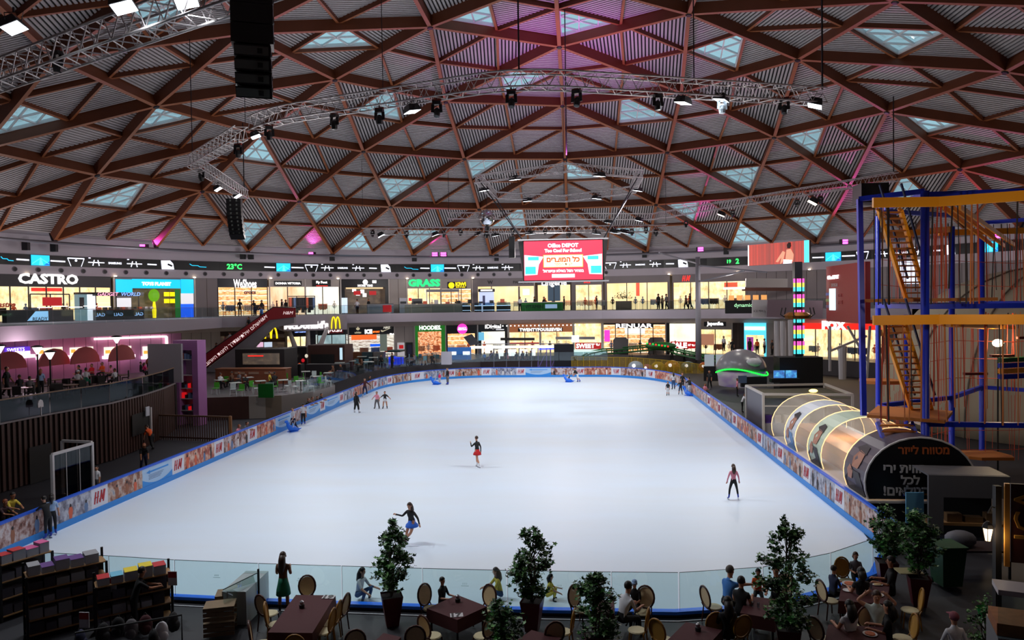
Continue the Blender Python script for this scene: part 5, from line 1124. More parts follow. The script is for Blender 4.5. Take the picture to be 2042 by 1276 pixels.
p = SP(941, 690); MB().plate([V((-1.1, 0, 1.2)), V((0, 0, 1.6)), V((1.0, 0, .3)), V((-.2, 0, 0))], (0, 1, 0), .1).build('tilted_panel', M('solar_grey', (70, 70, 76), .4), loc=p, parent=e)
D = 94; A, B = AD(893, 731, D), AD(940, 731, D); c = (A+B)/2; wd = (B-A).length; e = empty('blue_banner_stand', c, 0, 'blue billboard with two white boxes behind the far boards', 'billboard')
MB().b0(-wd/2, wd/2, 0, .15, .6, 2.5).build('blue_panel', EM('bill_blue', (50, 110, 190), .7), e)
for u in (-.28, .3): MB().b0(u*wd-.45, u*wd+.45, -.06, 0, 1.5, 1.95).build('white_box', W_, e)
MB().b0(-wd/2, wd/2, 0, .1, 0, .25).build('blue_foot', M('foot_blue', (30, 80, 190), .5), e)
def hang_bar(x0, x1, y, D, m, l, hh=.35): 
    a, b = AD(x0, y, D), AD(x1, y, D); c = (a+b)/2; return MB().bar(a-c, b-c, .5, hh).build('overhead_beam', m, loc=c, label=l, cat='sign beam')
hang_bar(998, 1066, 676, 100, BK, 'slim dark overhead beam in front of the copper shop'); hang_bar(1108, 1186, 674, 98, M('beam_grey', (130, 128, 132), .5), 'slim grey overhead beam above the coaster start'); hang_bar(1140, 1154, 675.5, 97.7, W_, 'bright white box on the grey overhead beam', .9)
# yellow fence of the children's rides
YF = M('fence_yellow', (200, 168, 40), .5); YG = M('yellow_film', (168, 136, 34), .4, alpha=.55)
fp = [(1140, 736, 704), (1200, 737, 711), (1260, 738, 713), (1320, 743, 716), (1380, 750, 720), (1440, 758, 724)]
for i in range(len(fp)-1):
    (x0, b0_, t0), (x1, b1, t1) = fp[i], fp[i+1]; a, b = Gz(x0, b0_-.0, .2), Gz(x1, b1, .2); a, b = AD(x0, b0_, 94-i), AD(x1, b1, 93-i)
    e = empty('ride_fence', a, 0, '%s bay of the yellow ride fence behind the rink, counted from the left' % NUMW[i], 'fence', 'yellow fence of the rides'); d = b-a; h = 1.6
    MB().bar((0, 0, h), d+V((0, 0, h)), .07, .06).build('top_rail', YF, e); MB().quad(V((0, 0, 0)), d, d+V((0, 0, h)), V((0, 0, h))).build('infill', YG, e)
    for j in range(5): MB().bar(d*j/5, d*j/5+V((0, 0, h)), .05).build('post', YF, e)
# green coaster track
GT = M('coaster_green', (14, 104, 40), .4); GL2 = EM('coaster_lime', (40, 230, 80), .9)
cp = [(1160, 712, 97), (1178, 703, 98), (1200, 698, 99), (1230, 696, 99), (1262, 693, 98), (1292, 690, 97), (1310, 687, 95), (1330, 690, 94), (1350, 698, 92), (1375, 703, 91), (1400, 708, 90), (1432, 712, 88)]
e = empty('roller_coaster', AD(1160, 740, 97), 0, 'green dragon coaster track on thin legs behind the rink', 'roller coaster'); o0 = e.location.copy()
pts = [AD(*q)-o0 for q in cp]
for s in (-.35, .35): MB().tube([p+V((0, s, s*.3)) for p in pts], .1, 6).build('rail', GT, e, smooth=True)
mb = MB(); mb.tube([p+V((0, 0, -.55)) for p in pts], .12, 6); mb.build('spine', GT, e)
for i in range(len(pts)-1):
    for t in (0, .33, .66): p = pts[i].lerp(pts[i+1], t); MB().tube([p+V((0, -.35, -.1)), p+V((0, 0, -.55)), p+V((0, .35, .1))], .05, 4).build('tie', GT, e)
for x in (1258, 1294, 1306, 1340): p = AD(x, 697, 97)-o0; MB().tube([p+V((-.5, 0, -2.2)), p, p+V((.5, 0, -2.2))], .07, 5).build('leg', BLACK, e)
mb = MB(); q = AD(1318, 690, 93)-o0; mb.ball(q, (2.0, .8, .55), 12, 6); mb.build('dragon_body', M('dragon_green', (24, 92, 36), .4), e)
for i in range(8): MB().ball(AD(1290+i*6, 684.5+i*.9, 92)-o0, .12, 5, 4).build('chaser_bulb', (R_ if i % 2 else GL2), e)
MB().lathe([(3.0, 0), (3.2, .5), (2.8, .6)], n=20).build('white_pool', EM('pool_white', (190, 225, 228), .7), loc=AD(1165, 706, 101), label='pale oval pool ride behind the coaster start', cat='pool')
for i, (x, y, s, c) in enumerate(((1268, 737, 1.0, (150, 160, 170)), (1262, 741, .6, (220, 200, 20)), (1290, 735, .7, (210, 110, 150)), (1312, 740, .9, (180, 150, 30)), (1340, 742, 1.0, (190, 120, 20)), (1372, 744, .9, (60, 110, 110)), (1405, 748, .8, (200, 90, 30)))):
    p = AD(x, y, 92); o = MB().ball((0, 0, 0), (s, s*.8, s*.8), 12, 8).build('ride_car', M('car_%d' % i, c, .35), loc=V((p.x, p.y, max(.7*s, p.z))), label='%s rounded colourful ride car behind the yellow fence, counted from the left' % NUMW[i], cat='ride car'); MB().lathe([(s*.5, -s*.9), (s*.6, -s*.5)], n=10).build('base', BLACK, o); MB().ball((-s*.3, -s*.6, s*.2), s*.25, 8, 5).build('headlight', W_, o)
for x0, x1, yb, l in ((1223, 1253, 711, 'left'), (1293, 1325, 711, 'right')):
    p, q = AD(x0, yb, 99), AD(x1, yb, 99); w_ = (q-p).length; mb = MB().plate([(0, 0, 0), (w_, 0, 0), (w_, 0, 2.2), (w_-.3, 0, 2.6), (.3, 0, 2.6), (0, 0, 2.2)], (0, 1, 0), .15); mb.build('grey_hoarding', M('hoarding', (120, 118, 122), .7), loc=p, label='%s grey rounded hoarding in front of the warm shop' % l, cat='hoarding')
# tall grey mast with arms
p = Gz(1393, 716, GF+.0); p = AD(1393, 716, 88); e = empty('grey_mast', V((p.x, p.y, GF)), 0, 'tall light grey mast with side arms right of the hanging screen', 'mast'); T = 9+(596-510)*88/FPX-GF
MB().lathe([(.36, 0), (.34, 5), (.28, T)], n=14).build('pole', M('mast_grey', (140, 138, 146), .5), e, smooth=True)
for a, b in (((0, 0, T-1.0), (6.5, -6, T-2.2)), ((0, 0, T-3), (4.5, -4, T-1.9)), ((0, 0, T-.8), (-5, -3, T+.4))): MB().tube([a, b], .1, 6).build('arm', M('mast_grey', (0, 0, 0)), e)
# advertising screen at the right, red with a seated woman
A, B = AD(1492, 530, 80), AD(1614, 523, 74); c = (A+B)/2; wd = (B-A).length; e = empty('advert_screen', c, atan2(B.y-A.y, B.x-A.x), 'red advertising screen showing a seated woman on the right', 'screen'); h = 2.25
MB().b0(-wd/2, wd/2, .02, .3, 0, h).build('cabinet', BLACK, e); MB().b0(-wd/2, wd/2, -.02, .02, 0, h).build('picture', lit('red_curtain', [(130, 14, 12), (190, 30, 22), (226, 52, 36)], .95, 1.6, .01, 2), e)
MB().b0(wd/2-.55, wd/2, -.05, -.02, 0, h).build('pale_strip', LTC, e); MB().b0(-wd/2, -wd/2+.12, -.05, -.02, 0, h).build('white_strip', W_, e)
SKL, BRN = EM('ad_skin', (226, 160, 130), .9), EM('ad_dark', (50, 12, 10), .5)
for nm_, pts_, m in (('painted_legs', [(-.2, .25), (.35, .95), (.65, 1.35), (.95, 1.2), (.7, .3), (.45, .0), (.35, .0), (.5, .7), (.1, .2)], SKL), ('painted_torso', [(.95, .25), (1.1, 1.45), (1.6, 1.5), (1.95, .9), (1.85, .2)], SKL), ('painted_skirt', [(.7, .0), (.75, .45), (1.75, .35), (1.7, .0)], LW), ('painted_hair', [(1.2, 1.6), (1.15, 1.95), (1.35, 2.2), (1.6, 2.15), (1.65, 1.8), (1.5, 1.55)], BRN)):
    MB().plate([(x, -.05, z) for x, z in pts_], (0, -1, 0), .01).build(nm_, m, e)
# upper walkway with slanted grey slab at right and posters
for x0, y0, x1, y1, D, l, m, h in ((1487, 572, 1570, 573, 84, 'pale panelled parapet of the cafe corner', GPL, 1.0), (1530, 632, 1640, 634, 80, 'printed parapet with a red skater figure', M('para_print', (120, 100, 110), .6), 1.9), (1500, 632, 1532, 632, 81, 'pale parapet with small dark lettering', WHITE, 1.9), (1480, 580, 1610, 580, 90, 'brown lit beam over the cafe corner', M('beam_brown', (90, 48, 34), .6), .4)):
    a, b = AD(x0, y0, D), AD(x1, y1, D); MB().bar(V((0, 0, h/2)), b-a+V((0, 0, h/2)), .2, h).build('parapet', m, loc=a, label=l, cat='parapet')
A = AD(1515, 620, 80.5); text('ICE MALL', .5, DRK, Matrix.Translation(A), None, width=1.3); o = bpy.data.objects['lettering'] if False else [o for o in COL.objects if o.name.startswith('lettering')][-1]; o.name = 'parapet_lettering'; o.matrix_world = Matrix.Translation((0, 0, 0)); tag(o, 'small dark lettering on the pale parapet right of the mast', 'lettering')
o.data.transform(Matrix.Translation(-A)); o.data.transform(Matrix.Rotation(pi/2, 4, 'X')); o.location = A
A = AD(1493, 604, 84); e = empty('snack_bar', A, -.2, 'dark snack bar with green lit lettering on the upper gallery', 'counter'); MB().b0(-2.6, 2.6, 0, 1.5, -1.2, .3).build('counter', BLACK, e); text('dynamic', .5, EM('dyn_green', (170, 235, 180), 1.2), Matrix.Translation((-.6, -.05, -.3)) @ Matrix.Rotation(pi/2, 4, 'X'), e, width=2.0); MB().b0(-2.8, -.4, 0, .5, 1.6, 1.85).build('lit_header', W_, e)
for i in range(5): MB().b0(-2.2+i*.9, -1.6+i*.9, .2, .6, .35, .9).build('lit_display', EM('disp', (230, 160, 90), .9), e)
# grey dome shaped ride with green neon
p = Gz(1478, 768, .0); D_ = 72; p = AD(1478, 768, D_); rx = 49/FPX*D_; e = empty('dome_ride', V((p.x, p.y, p.z)), 0, 'grey domed simulator with a green neon line and purple base', 'ride'); H_ = 72/FPX*D_
MB().lathe([(rx*.88, 0), (rx*.92, H_*.25), (rx*.98, H_*.42)], n=24).build('base_shell', lit('dome_base', [(60, 40, 120), (120, 100, 160), (170, 165, 170)], .35, .4, .4, 3), e, smooth=True)
MB().lathe([(rx*1.0*cos(t), H_*(.42+.58*sin(t))) for t in [pi/2*i/8 for i in range(9)]][:-1]+[(.05, H_)], n=28).build('dome_shell', M('dome_grey', (112, 110, 116), .3), e, smooth=True)
MB().tube([(rx*1.03*cos(a), rx*1.03*sin(a), H_*(.5-.16*(1+sin(a*2+2.6))*.6)) for a in [RD(-175+i*8) for i in range(23)]], .07, 6).build('neon_line', EM('neon_green', (20, 255, 60), 2), e)
MB().ball((.7, -rx*.86, H_*.68), (.75, .3, .42), 12, 8).build('emblem', M('emblem', (200, 200, 205), .4), e)
MB().b0(-.6, 1.8, -rx-.1, -rx*.8, .1, H_*.3).build('doorway', BLACK, e); MB().b0(-.9, -.1, -rx-.15, -rx-.05, .5, 1.2).build('door_screen', M('scr', (90, 110, 140), .4), e)
e = empty('screen_pair', AD(1566, 762, 68), 0, 'two blue lit screens on a dark desk right of the domed ride', 'display screen')
for u in (-.55, .55): MB().b0(u-.5, u+.5, 0, .08, .4, 1.1).build('screen', lit('blue_screen', [(10, 60, 140), (20, 130, 210), (90, 200, 240)], 1, 2, 2, 6), e)
MB().b0(-1.3, 1.3, -.2, .6, 0, .35).build('desk', BLACK, e)
e = empty('screen_pair', AD(1426, 730, 78), 0, 'pair of pale screens at the left foot of the domed ride', 'display screen')
for u in (-.6, .6): MB().b0(u-.5, u+.5, 0, .08, 0, 1.25).build('screen', EM('pale_screen', (170, 180, 190), .7), e)
MB().b0(-1.2, 1.2, 0, .1, -1.6, 0).build('stand', BLACK, e)
# drop tower with rainbow lights
p = AD(1591, 722, 70); e = empty('drop_tower', V((p.x, p.y, 0.0)), 0, 'slim drop tower ride glowing with rainbow light tubes', 'ride'); zt = 9+(595-555)*70/FPX
LEDC = [EM('led_pink', (255, 90, 190), 1.3), EM('led_yel', (235, 240, 90), 1.3), EM('led_cyn', (80, 230, 235), 1.3)]
MB().b0(-.35, .35, -.35, .35, 0, zt+1.6).build('mast', M('tower_navy', (0, 0, 0)), e)
zb = 9-(710-595)*70/FPX; n = 5; hh = (zt-zb)/n
for i in range(n):
    for j, u in enumerate((-.42, -.1, .12, .42)):
        for c in range(3): MB().b0(u-.07, u+.07, -.42, -.36, zt-hh*(i+(c+.02)/3.8), 0) if False else MB().b0(u-.08, u+.08, -.44, -.36, zt-hh*i-hh*(c+1)*.27, zt-hh*i-hh*c*.27).build('light_tube', LEDC[c], e)
zs = 9-(628-595)*70/FPX; MB().lathe([(.5, zs-.4), (1.15, zs-.3), (1.3, zs), (.9, zs+.3), (.5, zs+.35)], n=14).build('gondola', M('gondola_gold', (150, 92, 30), .3, .6), e)
for a in range(6): t = a*pi/3; MB().tube([(1.1*cos(t), 1.1*sin(t), zs-.2), (1.6*cos(t), 1.6*sin(t), zs+.1), (1.45*cos(t), 1.45*sin(t), zs+.75)], .06, 5).build('seat_restraint', BLACK, e)
MB().b0(-2.0, 2.0, -1, 1, 0, zb).build('black_base', BLACK, e)
# red shop block on the gallery
A, B = AD(1648, 640, 66), AD(1742, 645, 56); c = A; e = empty('red_shop_block', V((A.x, A.y, A.z)), atan2(B.y-A.y, B.x-A.x), 'big dark red shop block reading Office DEPOT on the right', 'shop block'); w_ = 8.5; h = 4.9
MB().b0(0, w_, 0, .4, 0, h).build('red_wall', M('block_red', (150, 22, 26), .5), e); MB().b0(0, w_, .4, 6, 0, .3).build('red_floor', M('block_red', (0, 0, 0)), e)
text('Office DEPOT', .5, W_, Matrix.Translation((1.75, -.05, h-1.0)) @ Matrix.Rotation(pi/2, 4, 'X'), e, width=2.7, bold=.02); text('DESIGN', .5, EM('dim_white', (160, 130, 130), .5), Matrix.Translation((2.1, -.05, h-1.7)) @ Matrix.Rotation(pi/2, 4, 'X'), e, width=1.4)
MB().b0(1.0, 2.25, -.1, 0, h-3.9, h-2.0).build('bright_screen', EM('screen_cyan', (205, 250, 255), 1.4), e); text('TAX', .4, M('let_red', (190, 90, 90), .5), Matrix.Translation((3.35, -.05, 2.3)) @ Matrix.Rotation(pi/2, 4, 'X'), e, width=.7); text('FREE', .4, M('let_red', (0, 0, 0)), Matrix.Translation((3.4, -.05, 1.7)) @ Matrix.Rotation(pi/2, 4, 'X'), e, width=.9)
for i in range(3): MB().b0(0, .9, -.05, 0, 1.2+i*.55, 1.45+i*.55).build('light_reflection_strip', LEDC[i % 3] if False else M('strip_%d' % i, ((120, 60, 120), (120, 130, 60), (60, 80, 170))[i], .4), e)
p = AD(1792, 545, 55); MB().b0(-.0, 1.5, -.1, 0, -.8, 1.0).build('menu_light_box', EM('menu_white', (225, 235, 255), 1.2), loc=p, label='bright white panel on the red wall behind the rope tower', cat='light panel')
# slanted lattice and grey pillars below the block
for i, (x0, y0, x1, y1) in enumerate(((1690, 650, 1730, 720), (1655, 700, 1728, 670), (1655, 650, 1655, 740), (1735, 650, 1728, 760))):
    a, b = AD(x0, y0, 60), AD(x1, y1, 60); MB().bar((0, 0, 0), b-a, .16).build('lattice_bar', WHITE, loc=a, label='%s white bar of the lattice under the red block' % NUMW[i], cat='lattice bar')
for i, (x, y0, y1, D) in enumerate(((1550, 640, 716, 82), (1562, 640, 716, 81), (1680, 690, 756, 62), (1578, 638, 722, 80))):
    a = AD(x, y1, D); MB().lathe([(.3, 0), (.36, (y1-y0)/FPX*D)], n=10).build('pillar', WHITE, loc=a, label='%s white round pillar on the right of the ground floor' % NUMW[i], cat='pillar')
# white tent behind the rope tower
p = Gz(2085, 870, .0); TC = V((p.x+1.5, p.y+9, 0)); R_t = 11.0
A = AD(2120, 520, 52); e = empty('big_tent', V((A.x+1, A.y, 0)), 0, 'large pale fabric tent behind the rope tower', 'tent'); TEN = M('tent_fabric', (178, 166, 140), .7, noise=.06, nscale=.3)
mb = MB().lathe([(13.0*cos(t)**.75, 11.2*sin(t)) for t in [pi/2*i/10 for i in range(10)]]+[(.3, 11.2)], n=36); mb.build('fabric', TEN, e, smooth=True)
for a in range(-170, -10, 20): t = RD(a); MB().tube([(13.06*cos(t)*cos(u)**.75, 13.06*sin(t)*cos(u)**.75, 11.25*sin(u)) for u in [pi/2*i/10 for i in range(10)]], .05, 4).build('seam', M('seam', (120, 110, 95), .6), e)
l = bpy.data.lights.new('tent_lamp', 'POINT'); l.energy = 160; l.color = (1, .78, .5); l.shadow_soft_size = .25; p = AD(1990, 684, 37.5); o = MB().ball((0, 0, 0), (.28, .2, .2), 10, 6).build('lamp', EM('tent_light', (255, 240, 190), 12), loc=p, label='bright yellowish lamp in front of the pale tent', cat='lamp'); q = bpy.data.objects.new('tent_lamp', l); COL.objects.link(q); q.parent = o; q.location = (0, -.5, .2)
MB().tube([(0, 0, 0), (0, 0, -p.z)], .04, 5).build('stand', BLACK, o)
# ---------------- white framed container kiosk and the barrel ----------------
K = [Gz(1522, 786, 2.95), Gz(1700, 787, 2.95), Gz(1645, 766, 2.95), Gz(1488, 769, 2.95)]
e = empty('container_kiosk', V((K[0].x, K[0].y, 0)), 0, 'white framed glass container kiosk beside the right boards', 'kiosk'); o0 = V((K[0].x, K[0].y, 0)); Q = [k-o0 for k in K]
FRW = M('frame_white', (205, 198, 190), .5)
for i in range(4):
    a, b = Q[i], Q[(i+1) % 4]; MB().bar(a, b, .14).build('roof_bar', FRW, e); MB().bar(V((a.x, a.y, 0)), a, .14).build('post', FRW, e); MB().bar(V((a.x, a.y, .1)), V((b.x, b.y, .1)), .12).build('floor_bar', FRW, e)
MB().quad(V((Q[0].x, Q[0].y, .1)), V((Q[3].x, Q[3].y, .1)), Q[3], Q[0]).build('side_panel', M('panel_dusk', (92, 88, 98), .4), e); MB().bar(V((0, 0, 2.2)), V((Q[1].x, Q[1].y, 2.2)), .08).build('mid_bar', FRW, e)
MB().quad(*[q-V((0, 0, .25)) for q in Q]).build('roof_net', M('net_olive', (92, 88, 66), .8, noise=.4, nscale=6), e)
m_ = (Q[1]+Q[2])/2*.6+V((0, 0, -.0)); MB().ball((Q[1]+Q[2])/2-V((1.6, 0, .1)), (.3, .2, .12), 8, 5).build('roof_lamp', EM('amber_lamp', (255, 225, 110), 5), e)
for i in range(5): MB().b0(.3+i*.6, .7+i*.6, .6, 1.2, 1.0, 1.5).build('goods_box', random.choice([FIG[4], FIG[2], M('violet_goods', (90, 60, 160), .5)]), e)
MB().b0(.2, 3.4, .4, 1.6, .2, 1.0).build('counter', M('white_counter', (170, 166, 170), .5), e)
# barrel
BR = 2.1; bz = 1.1; u_, v0, v1 = UR+2.42, 29.6, 43.2
e = empty('barrel_gallery', rk(u_, v0), -atan2(.0214, 1), 'long clear barrel vault pavilion with portrait wraps and a black end', 'pavilion')
def bq(a, y, r=BR): return V((r*cos(a), y, bz+.62+r*.86*sin(a)))
A0_, A1_ = RD(-20), RD(200); NA = 20
CLR = M('barrel_film', (236, 220, 196), .25, alpha=.36)
def shell(y0, y1, m, nm_, r=BR):
    mb = MB()
    for i in range(NA):
        a, b = A0_+(A1_-A0_)*i/NA, A0_+(A1_-A0_)*(i+1)/NA; mb.quad(bq(a, y0, r), bq(b, y0, r), bq(b, y1, r), bq(a, y1, r))
    return mb.build(nm_, m, e, smooth=True)
L_ = v1-v0; YS = [0, .17, .36, .55, .74, 1]
DKW = M('wrap_plum', (70, 62, 76), .4); WG = M('wrap_mint', (176, 190, 170), .4); WB = M('wrap_pale', (196, 200, 208), .4); SKN = M('wrap_skin', (160, 110, 90), .5); WD = M('wrap_dark', (34, 28, 34), .5); WBL = M('wrap_blue', (96, 136, 180), .5)
bands = [(0, 2.2, DKW), (2.2, 5.2, CLR), (5.2, 7.0, WG), (7.0, 9.2, CLR), (9.2, 10.9, WB), (10.9, L_, CLR)]
for y0, y1, m in bands: shell(y0, y1, m, 'portrait_wrap' if m is not CLR else 'clear_skin')
def patch(y0, y1, pts, m, nm_):                              # shape laid on the barrel: (t along 0..1, angle deg)
    mb = MB(); cy = sum(p[0] for p in pts)/len(pts); n = len(pts)
    V_ = [bq(RD(a), y0+(y1-y0)*t, BR+.03) for t, a in pts]; mb.add(V_, [tuple(range(n))]); o = mb.build(nm_, m, e)
for y0, y1, face, hat, cl in ((.1, 2.1, SKN, WD, WD), (5.25, 6.95, SKN, WD, WD), (9.25, 10.85, SKN, FIG[0], WBL)):
    for nm_, m, pts in (('printed_shoulders', cl, [(.05, 202), (.05, 186), (.25, 172), (.7, 172), (.95, 186), (.95, 202)]), ('printed_face', face, [(.35, 168), (.28, 158), (.32, 147), (.6, 145), (.72, 156), (.65, 168)]), ('printed_cap', hat, [(.25, 148), (.35, 137), (.6, 135), (.8, 143), (.62, 147)]), ('printed_hand', face, [(.6, 184), (.55, 174), (.75, 166), (.85, 174), (.8, 184)])):
        patch(y0, y1, pts, m, nm_)
RIB = EM('rib_light', (255, 214, 150), 1.2)
for y in (2.25, 5.1, 7.1, 9.1, 11.0, L_): MB().tube([bq(A0_+(A1_-A0_)*i/NA, y) for i in range(NA+1)], .022, 4).build('lit_rib', RIB, e)
cap = MB(); ring = [bq(A0_+(A1_-A0_)*i/NA, -.02) for i in range(NA+1)]; cap.add(ring, [tuple(range(len(ring)))]); cap.build('black_end', BK, e)
MB().tube(ring, .04, 5).build('white_trim', WHITE, e)
MB().b0(-2.2, 2.3, -.15, L_, 0, bz-.12).build('ribbed_base', M('base_black', (20, 20, 24), .6), e); MB().b0(-2.22, 2.35, -.2, L_, bz-.12, bz-.04).build('base_trim', WHITE, e)
OB = M('letters_rust', (170, 84, 40), .5); LWH = M('letters_white', (190, 188, 192), .5)
for s, z, x, wd, m, k in (('חווית ירי', .95, -.6, 1.6, LWH, 0), ('לכל', .52, -.4, .7, LWH, 0), ('הגילאים!', .1, -.55, 1.7, LWH, 0), ('מטווח לייזר', 1.7, .1, 1.9, OB, 0)):
    text(s, .5, m, Matrix.Translation((x, -.06, bz+z+.25)) @ Matrix.Rotation(pi/2, 4, 'X'), e, width=wd, rtl=True, bold=.012)
for r in (.2, .4, .6, .8): MB().tube([(1.1+r*.6*cos(t), -.05, bz+.65+r*.75*sin(t)) for t in [2*pi*i/20 for i in range(20)]], .015, 4, closed=True).build('target_ring', M('ring_grey', (70, 70, 74), .5), e)
MB().b0(-1.2, 1.2, 3, L_-1, bz-.02, bz+.9).build('inner_counter', M('inner_wood', (196, 140, 90), .5), e)
for y in (4, 8): 
    l = bpy.data.lights.new('barrel_lamp', 'POINT'); l.energy = 90; l.color = (1, .72, .4); l.shadow_soft_size = .2; q = bpy.data.objects.new('barrel_lamp', l); COL.objects.link(q); q.parent = e; q.location = (0, y, bz+1.9)
# ---------------- rope climbing tower ----------------
TB_, TO, TW = M('tower_blue', (16, 44, 190), .4), M('tower_orange', (248, 160, 20), .5), M('tower_timber', (176, 104, 40), .6)
a = Gz(1845, 1035, 0); b = Gz(1752, 985, 0); e = empty('rope_tower', V((a.x, a.y, 0)), 0, 'blue and orange rope climbing tower with timber stairs at the right', 'climbing tower'); o0 = V((a.x, a.y, 0))
def TP(x, y, D): return EYE+ray(x, y)*D-o0
D0 = dep(a); Dm = {1845: D0, 1750: 34.5, 1805: 38.5, 1901: 36, 1958: 40, 2035: 30}
ZT = 13.25
P_A = V((0, 0, 0)); P_B = V((*TP(1751, 600, 34.5).xy, 0)); P_C = V((*TP(1898, 600, 37).xy, 0)); P_D = V((*TP(1958, 600, 41).xy, 0)); P_E = V((*TP(1806, 600, 42).xy, 0)); P_F = V((*TP(2120, 600, 28.5).xy, 0)); P_G = V((*TP(2140, 600, 38).xy, 0))
for P, r, zt in ((P_A, .16, ZT), (P_B, .12, ZT-.4), (P_C, .14, ZT-.7), (P_D, .14, ZT-1.0), (P_E, .12, 8), (P_F, .16, ZT), (P_G, .14, ZT)): MB().lathe([(r*1.4, 0), (r, .1), (r, zt)], P, 12).build('post', TB_, e, smooth=True)
TL0, TL1 = TP(1714, 397, 31), TP(1722, 828, 31)
MB().bar(TL0, TL1, .2).build('stair_frame_post', TB_, e); MB().bar(TL0, P_A+V((0, 0, ZT)), .2).build('stair_frame_beam', TB_, e)
def lvl(z, D_=0, m=TB_, w_=.2, pts=None, nm_='ring_beam'):
    pts = pts or [P_B, P_A, P_F, P_G, P_D, P_C, P_B]
    for i in range(len(pts)-1): MB().bar(pts[i]+V((0, 0, z)), pts[i+1]+V((0, 0, z)), w_).build(nm_, m, e)
zmid = 9-(612-593)*D0/FPX; zlow = 9-(845-593)*D0/FPX
lvl(ZT-.15); lvl(zmid); lvl(zlow)
zo1, zo2 = 9+(593-404)*(D0-1)/FPX, 9-(638-593)*(D0-1)/FPX
FL_ = [TP(1741, 600, D0-1), TP(1872, 600, D0-1), TP(2120, 600, D0-3)]; FL_ = [V((p.x, p.y, 0)) for p in FL_]
for z in (zo1, zo2):
    for i in range(2): MB().bar(FL_[i]+V((0, 0, z)), FL_[i+1]+V((0, 0, z)), .12, .38).build('orange_beam', TO, e)
    for q in (1, 2, 3): MB().bar(FL_[1]+V((0, 0, z-.2))+V((.3*q, .2, 0)), P_D+V((.6*q, 0, z-.9)), .08, .2).build('rope_runner', TO, e)
    MB().bar(P_C+V((-.5, .3, z-.45)), P_G+V((0, 0, z-.3)), .12, .3).build('orange_beam', TO, e); MB().bar(P_B+V((0, 0, z-.8)), P_C+V((0, 0, z-.3)), .1, .3).build('orange_beam', TO, e)
# decks
for z, pts in ((zlow+.1, [TP(1728, 600, 30.5), TP(1884, 600, D0-.8), TP(1900, 600, D0+1.6), TP(1750, 600, 33)]), (zmid+.2, [TP(1724, 600, 30.5), TP(1990, 600, D0-.3), TP(1990, 600, D0+1.0), TP(1745, 600, 33)])):
    MB().plate([V((p.x, p.y, z)) for p in pts], (0, 0, 1), .13).build('timber_deck', TW, e)
for x, y, D_, s in ((1965, 905, 37, 1.1), (1820, 985, 30, .7), (1755, 757, 36, .9)): p = TP(x, y, D_); MB().plate([p+V((s*a, s*b, 0)) for a, b in ((-1, -.5), (-.6, -.8), (.8, -.8), (1, -.3), (.8, .8), (-.8, .8))], (0, 0, -1), .15).build('timber_platform', TW, e)
# stairs: two upper flights of orange channels, one lower flight of treads
def flight(a, b, wd, m, n, tread=True, rail=True):
    s = V((wd, 0, 0))
    for k in (0, 1): MB().bar(a+s*k, b+s*k, .12, .24, (0, 1, .2)).build('stringer', m, e)
    if tread:
        for i in range(n): p = a.lerp(b, (i+.5)/n); MB().b0(p.x, p.x+wd, p.y-.15, p.y+.12, p.z-.03, p.z+.03).build('tread', TW, e)
    if rail:
        for k in (0, 1): MB().tube([a+s*k+V((0, -.1, 1.0)), b+s*k+V((0, -.1, 1.0))], .05, 5).build('stair_rail', M('rail_navy', (30, 40, 84), .5), e)
flight(TP(1752, 418, 29.5), TP(1808, 600, 32.5), .85, TO, 16); flight(TP(1760, 645, 29.5), TP(1822, 832, 32), .85, TO, 16); flight(TP(1749, 842, 30), TP(1803, 990, 28.6), 1.35, TB_, 12, rail=False)
# ropes
RPM = [M('rope_red', (176, 62, 30), .7), M('rope_dark', (44, 34, 34), .7), M('rope_tan', (190, 110, 56), .7)]
rr = random.Random(5); nr = 0
for z0, z1, n in ((zmid+.1, zo1, 55), (zlow+.2, zo2, 43)):
    for i in range(n):
        t = rr.random(); ln_ = rr.choice([(FL_[0], FL_[1]), (FL_[1], FL_[2]), (FL_[1], FL_[2]), (P_C, P_G), (P_B, P_C), (P_D, P_G)]); p = ln_[0].lerp(ln_[1], t)+V((0, rr.uniform(0, .5), 0)); sw_ = rr.uniform(-.15, .15)
        MB().tube([p+V((0, 0, z1)), p+V((sw_*.6, 0, (z0+z1)/2)), p+V((sw_, 0, z0+rr.choice([0, 0, .6])))], rr.choice([.022, .034]), 4).build('rope', rr.choice(RPM), e); nr += 1
mb = MB()
for i in range(150):
    z0, z1 = rr.choice([(zmid+.1, zo1-.6), (zlow+.2, zo2-.4), (.5, zlow)]); ln_ = rr.choice([(P_B, P_C), (P_C, P_D), (P_C, P_G), (P_D, P_G), (P_A, P_C), (P_B, P_E)]); p = ln_[0].lerp(ln_[1], rr.random()); mb.tube([p+V((0, 0, z1)), p+V((rr.uniform(-.1, .1), 0, z0))], .014, 3)
for z in (zmid+1, zmid+2.2, zlow+1, zlow+2, zlow+2.9, 1.2, 2.2):
    for A_, B_ in ((P_B, P_C), (P_C, P_G)): mb.tube([A_+V((0, 0, z)), A_.lerp(B_, .5)+V((0, 0, z-.15)), B_+V((0, 0, z))], .016, 3)
mb.build('rope_net', RPM[0], e, kind='stuff')
for i in range(5): MB().bar(P_C+V((.6+i*1.3, 0, zlow+1.2+.9*(i % 3))), P_C+V((1.7+i*1.3, 0, zlow+1.2+.9*(i % 3))), .25, .12).build('swing_plank', M('plank_maroon', (110, 36, 24), .6), e)
for i, m in enumerate((M('beam_green', (16, 84, 40), .5), TB_, TO, TB_)): MB().bar(P_C+V((2.2, -.3, zlow+1.9-i*.28)), P_G+V((0, 0, zlow+1.9-i*.28)), .3, .22).build('stacked_beam', m, e)
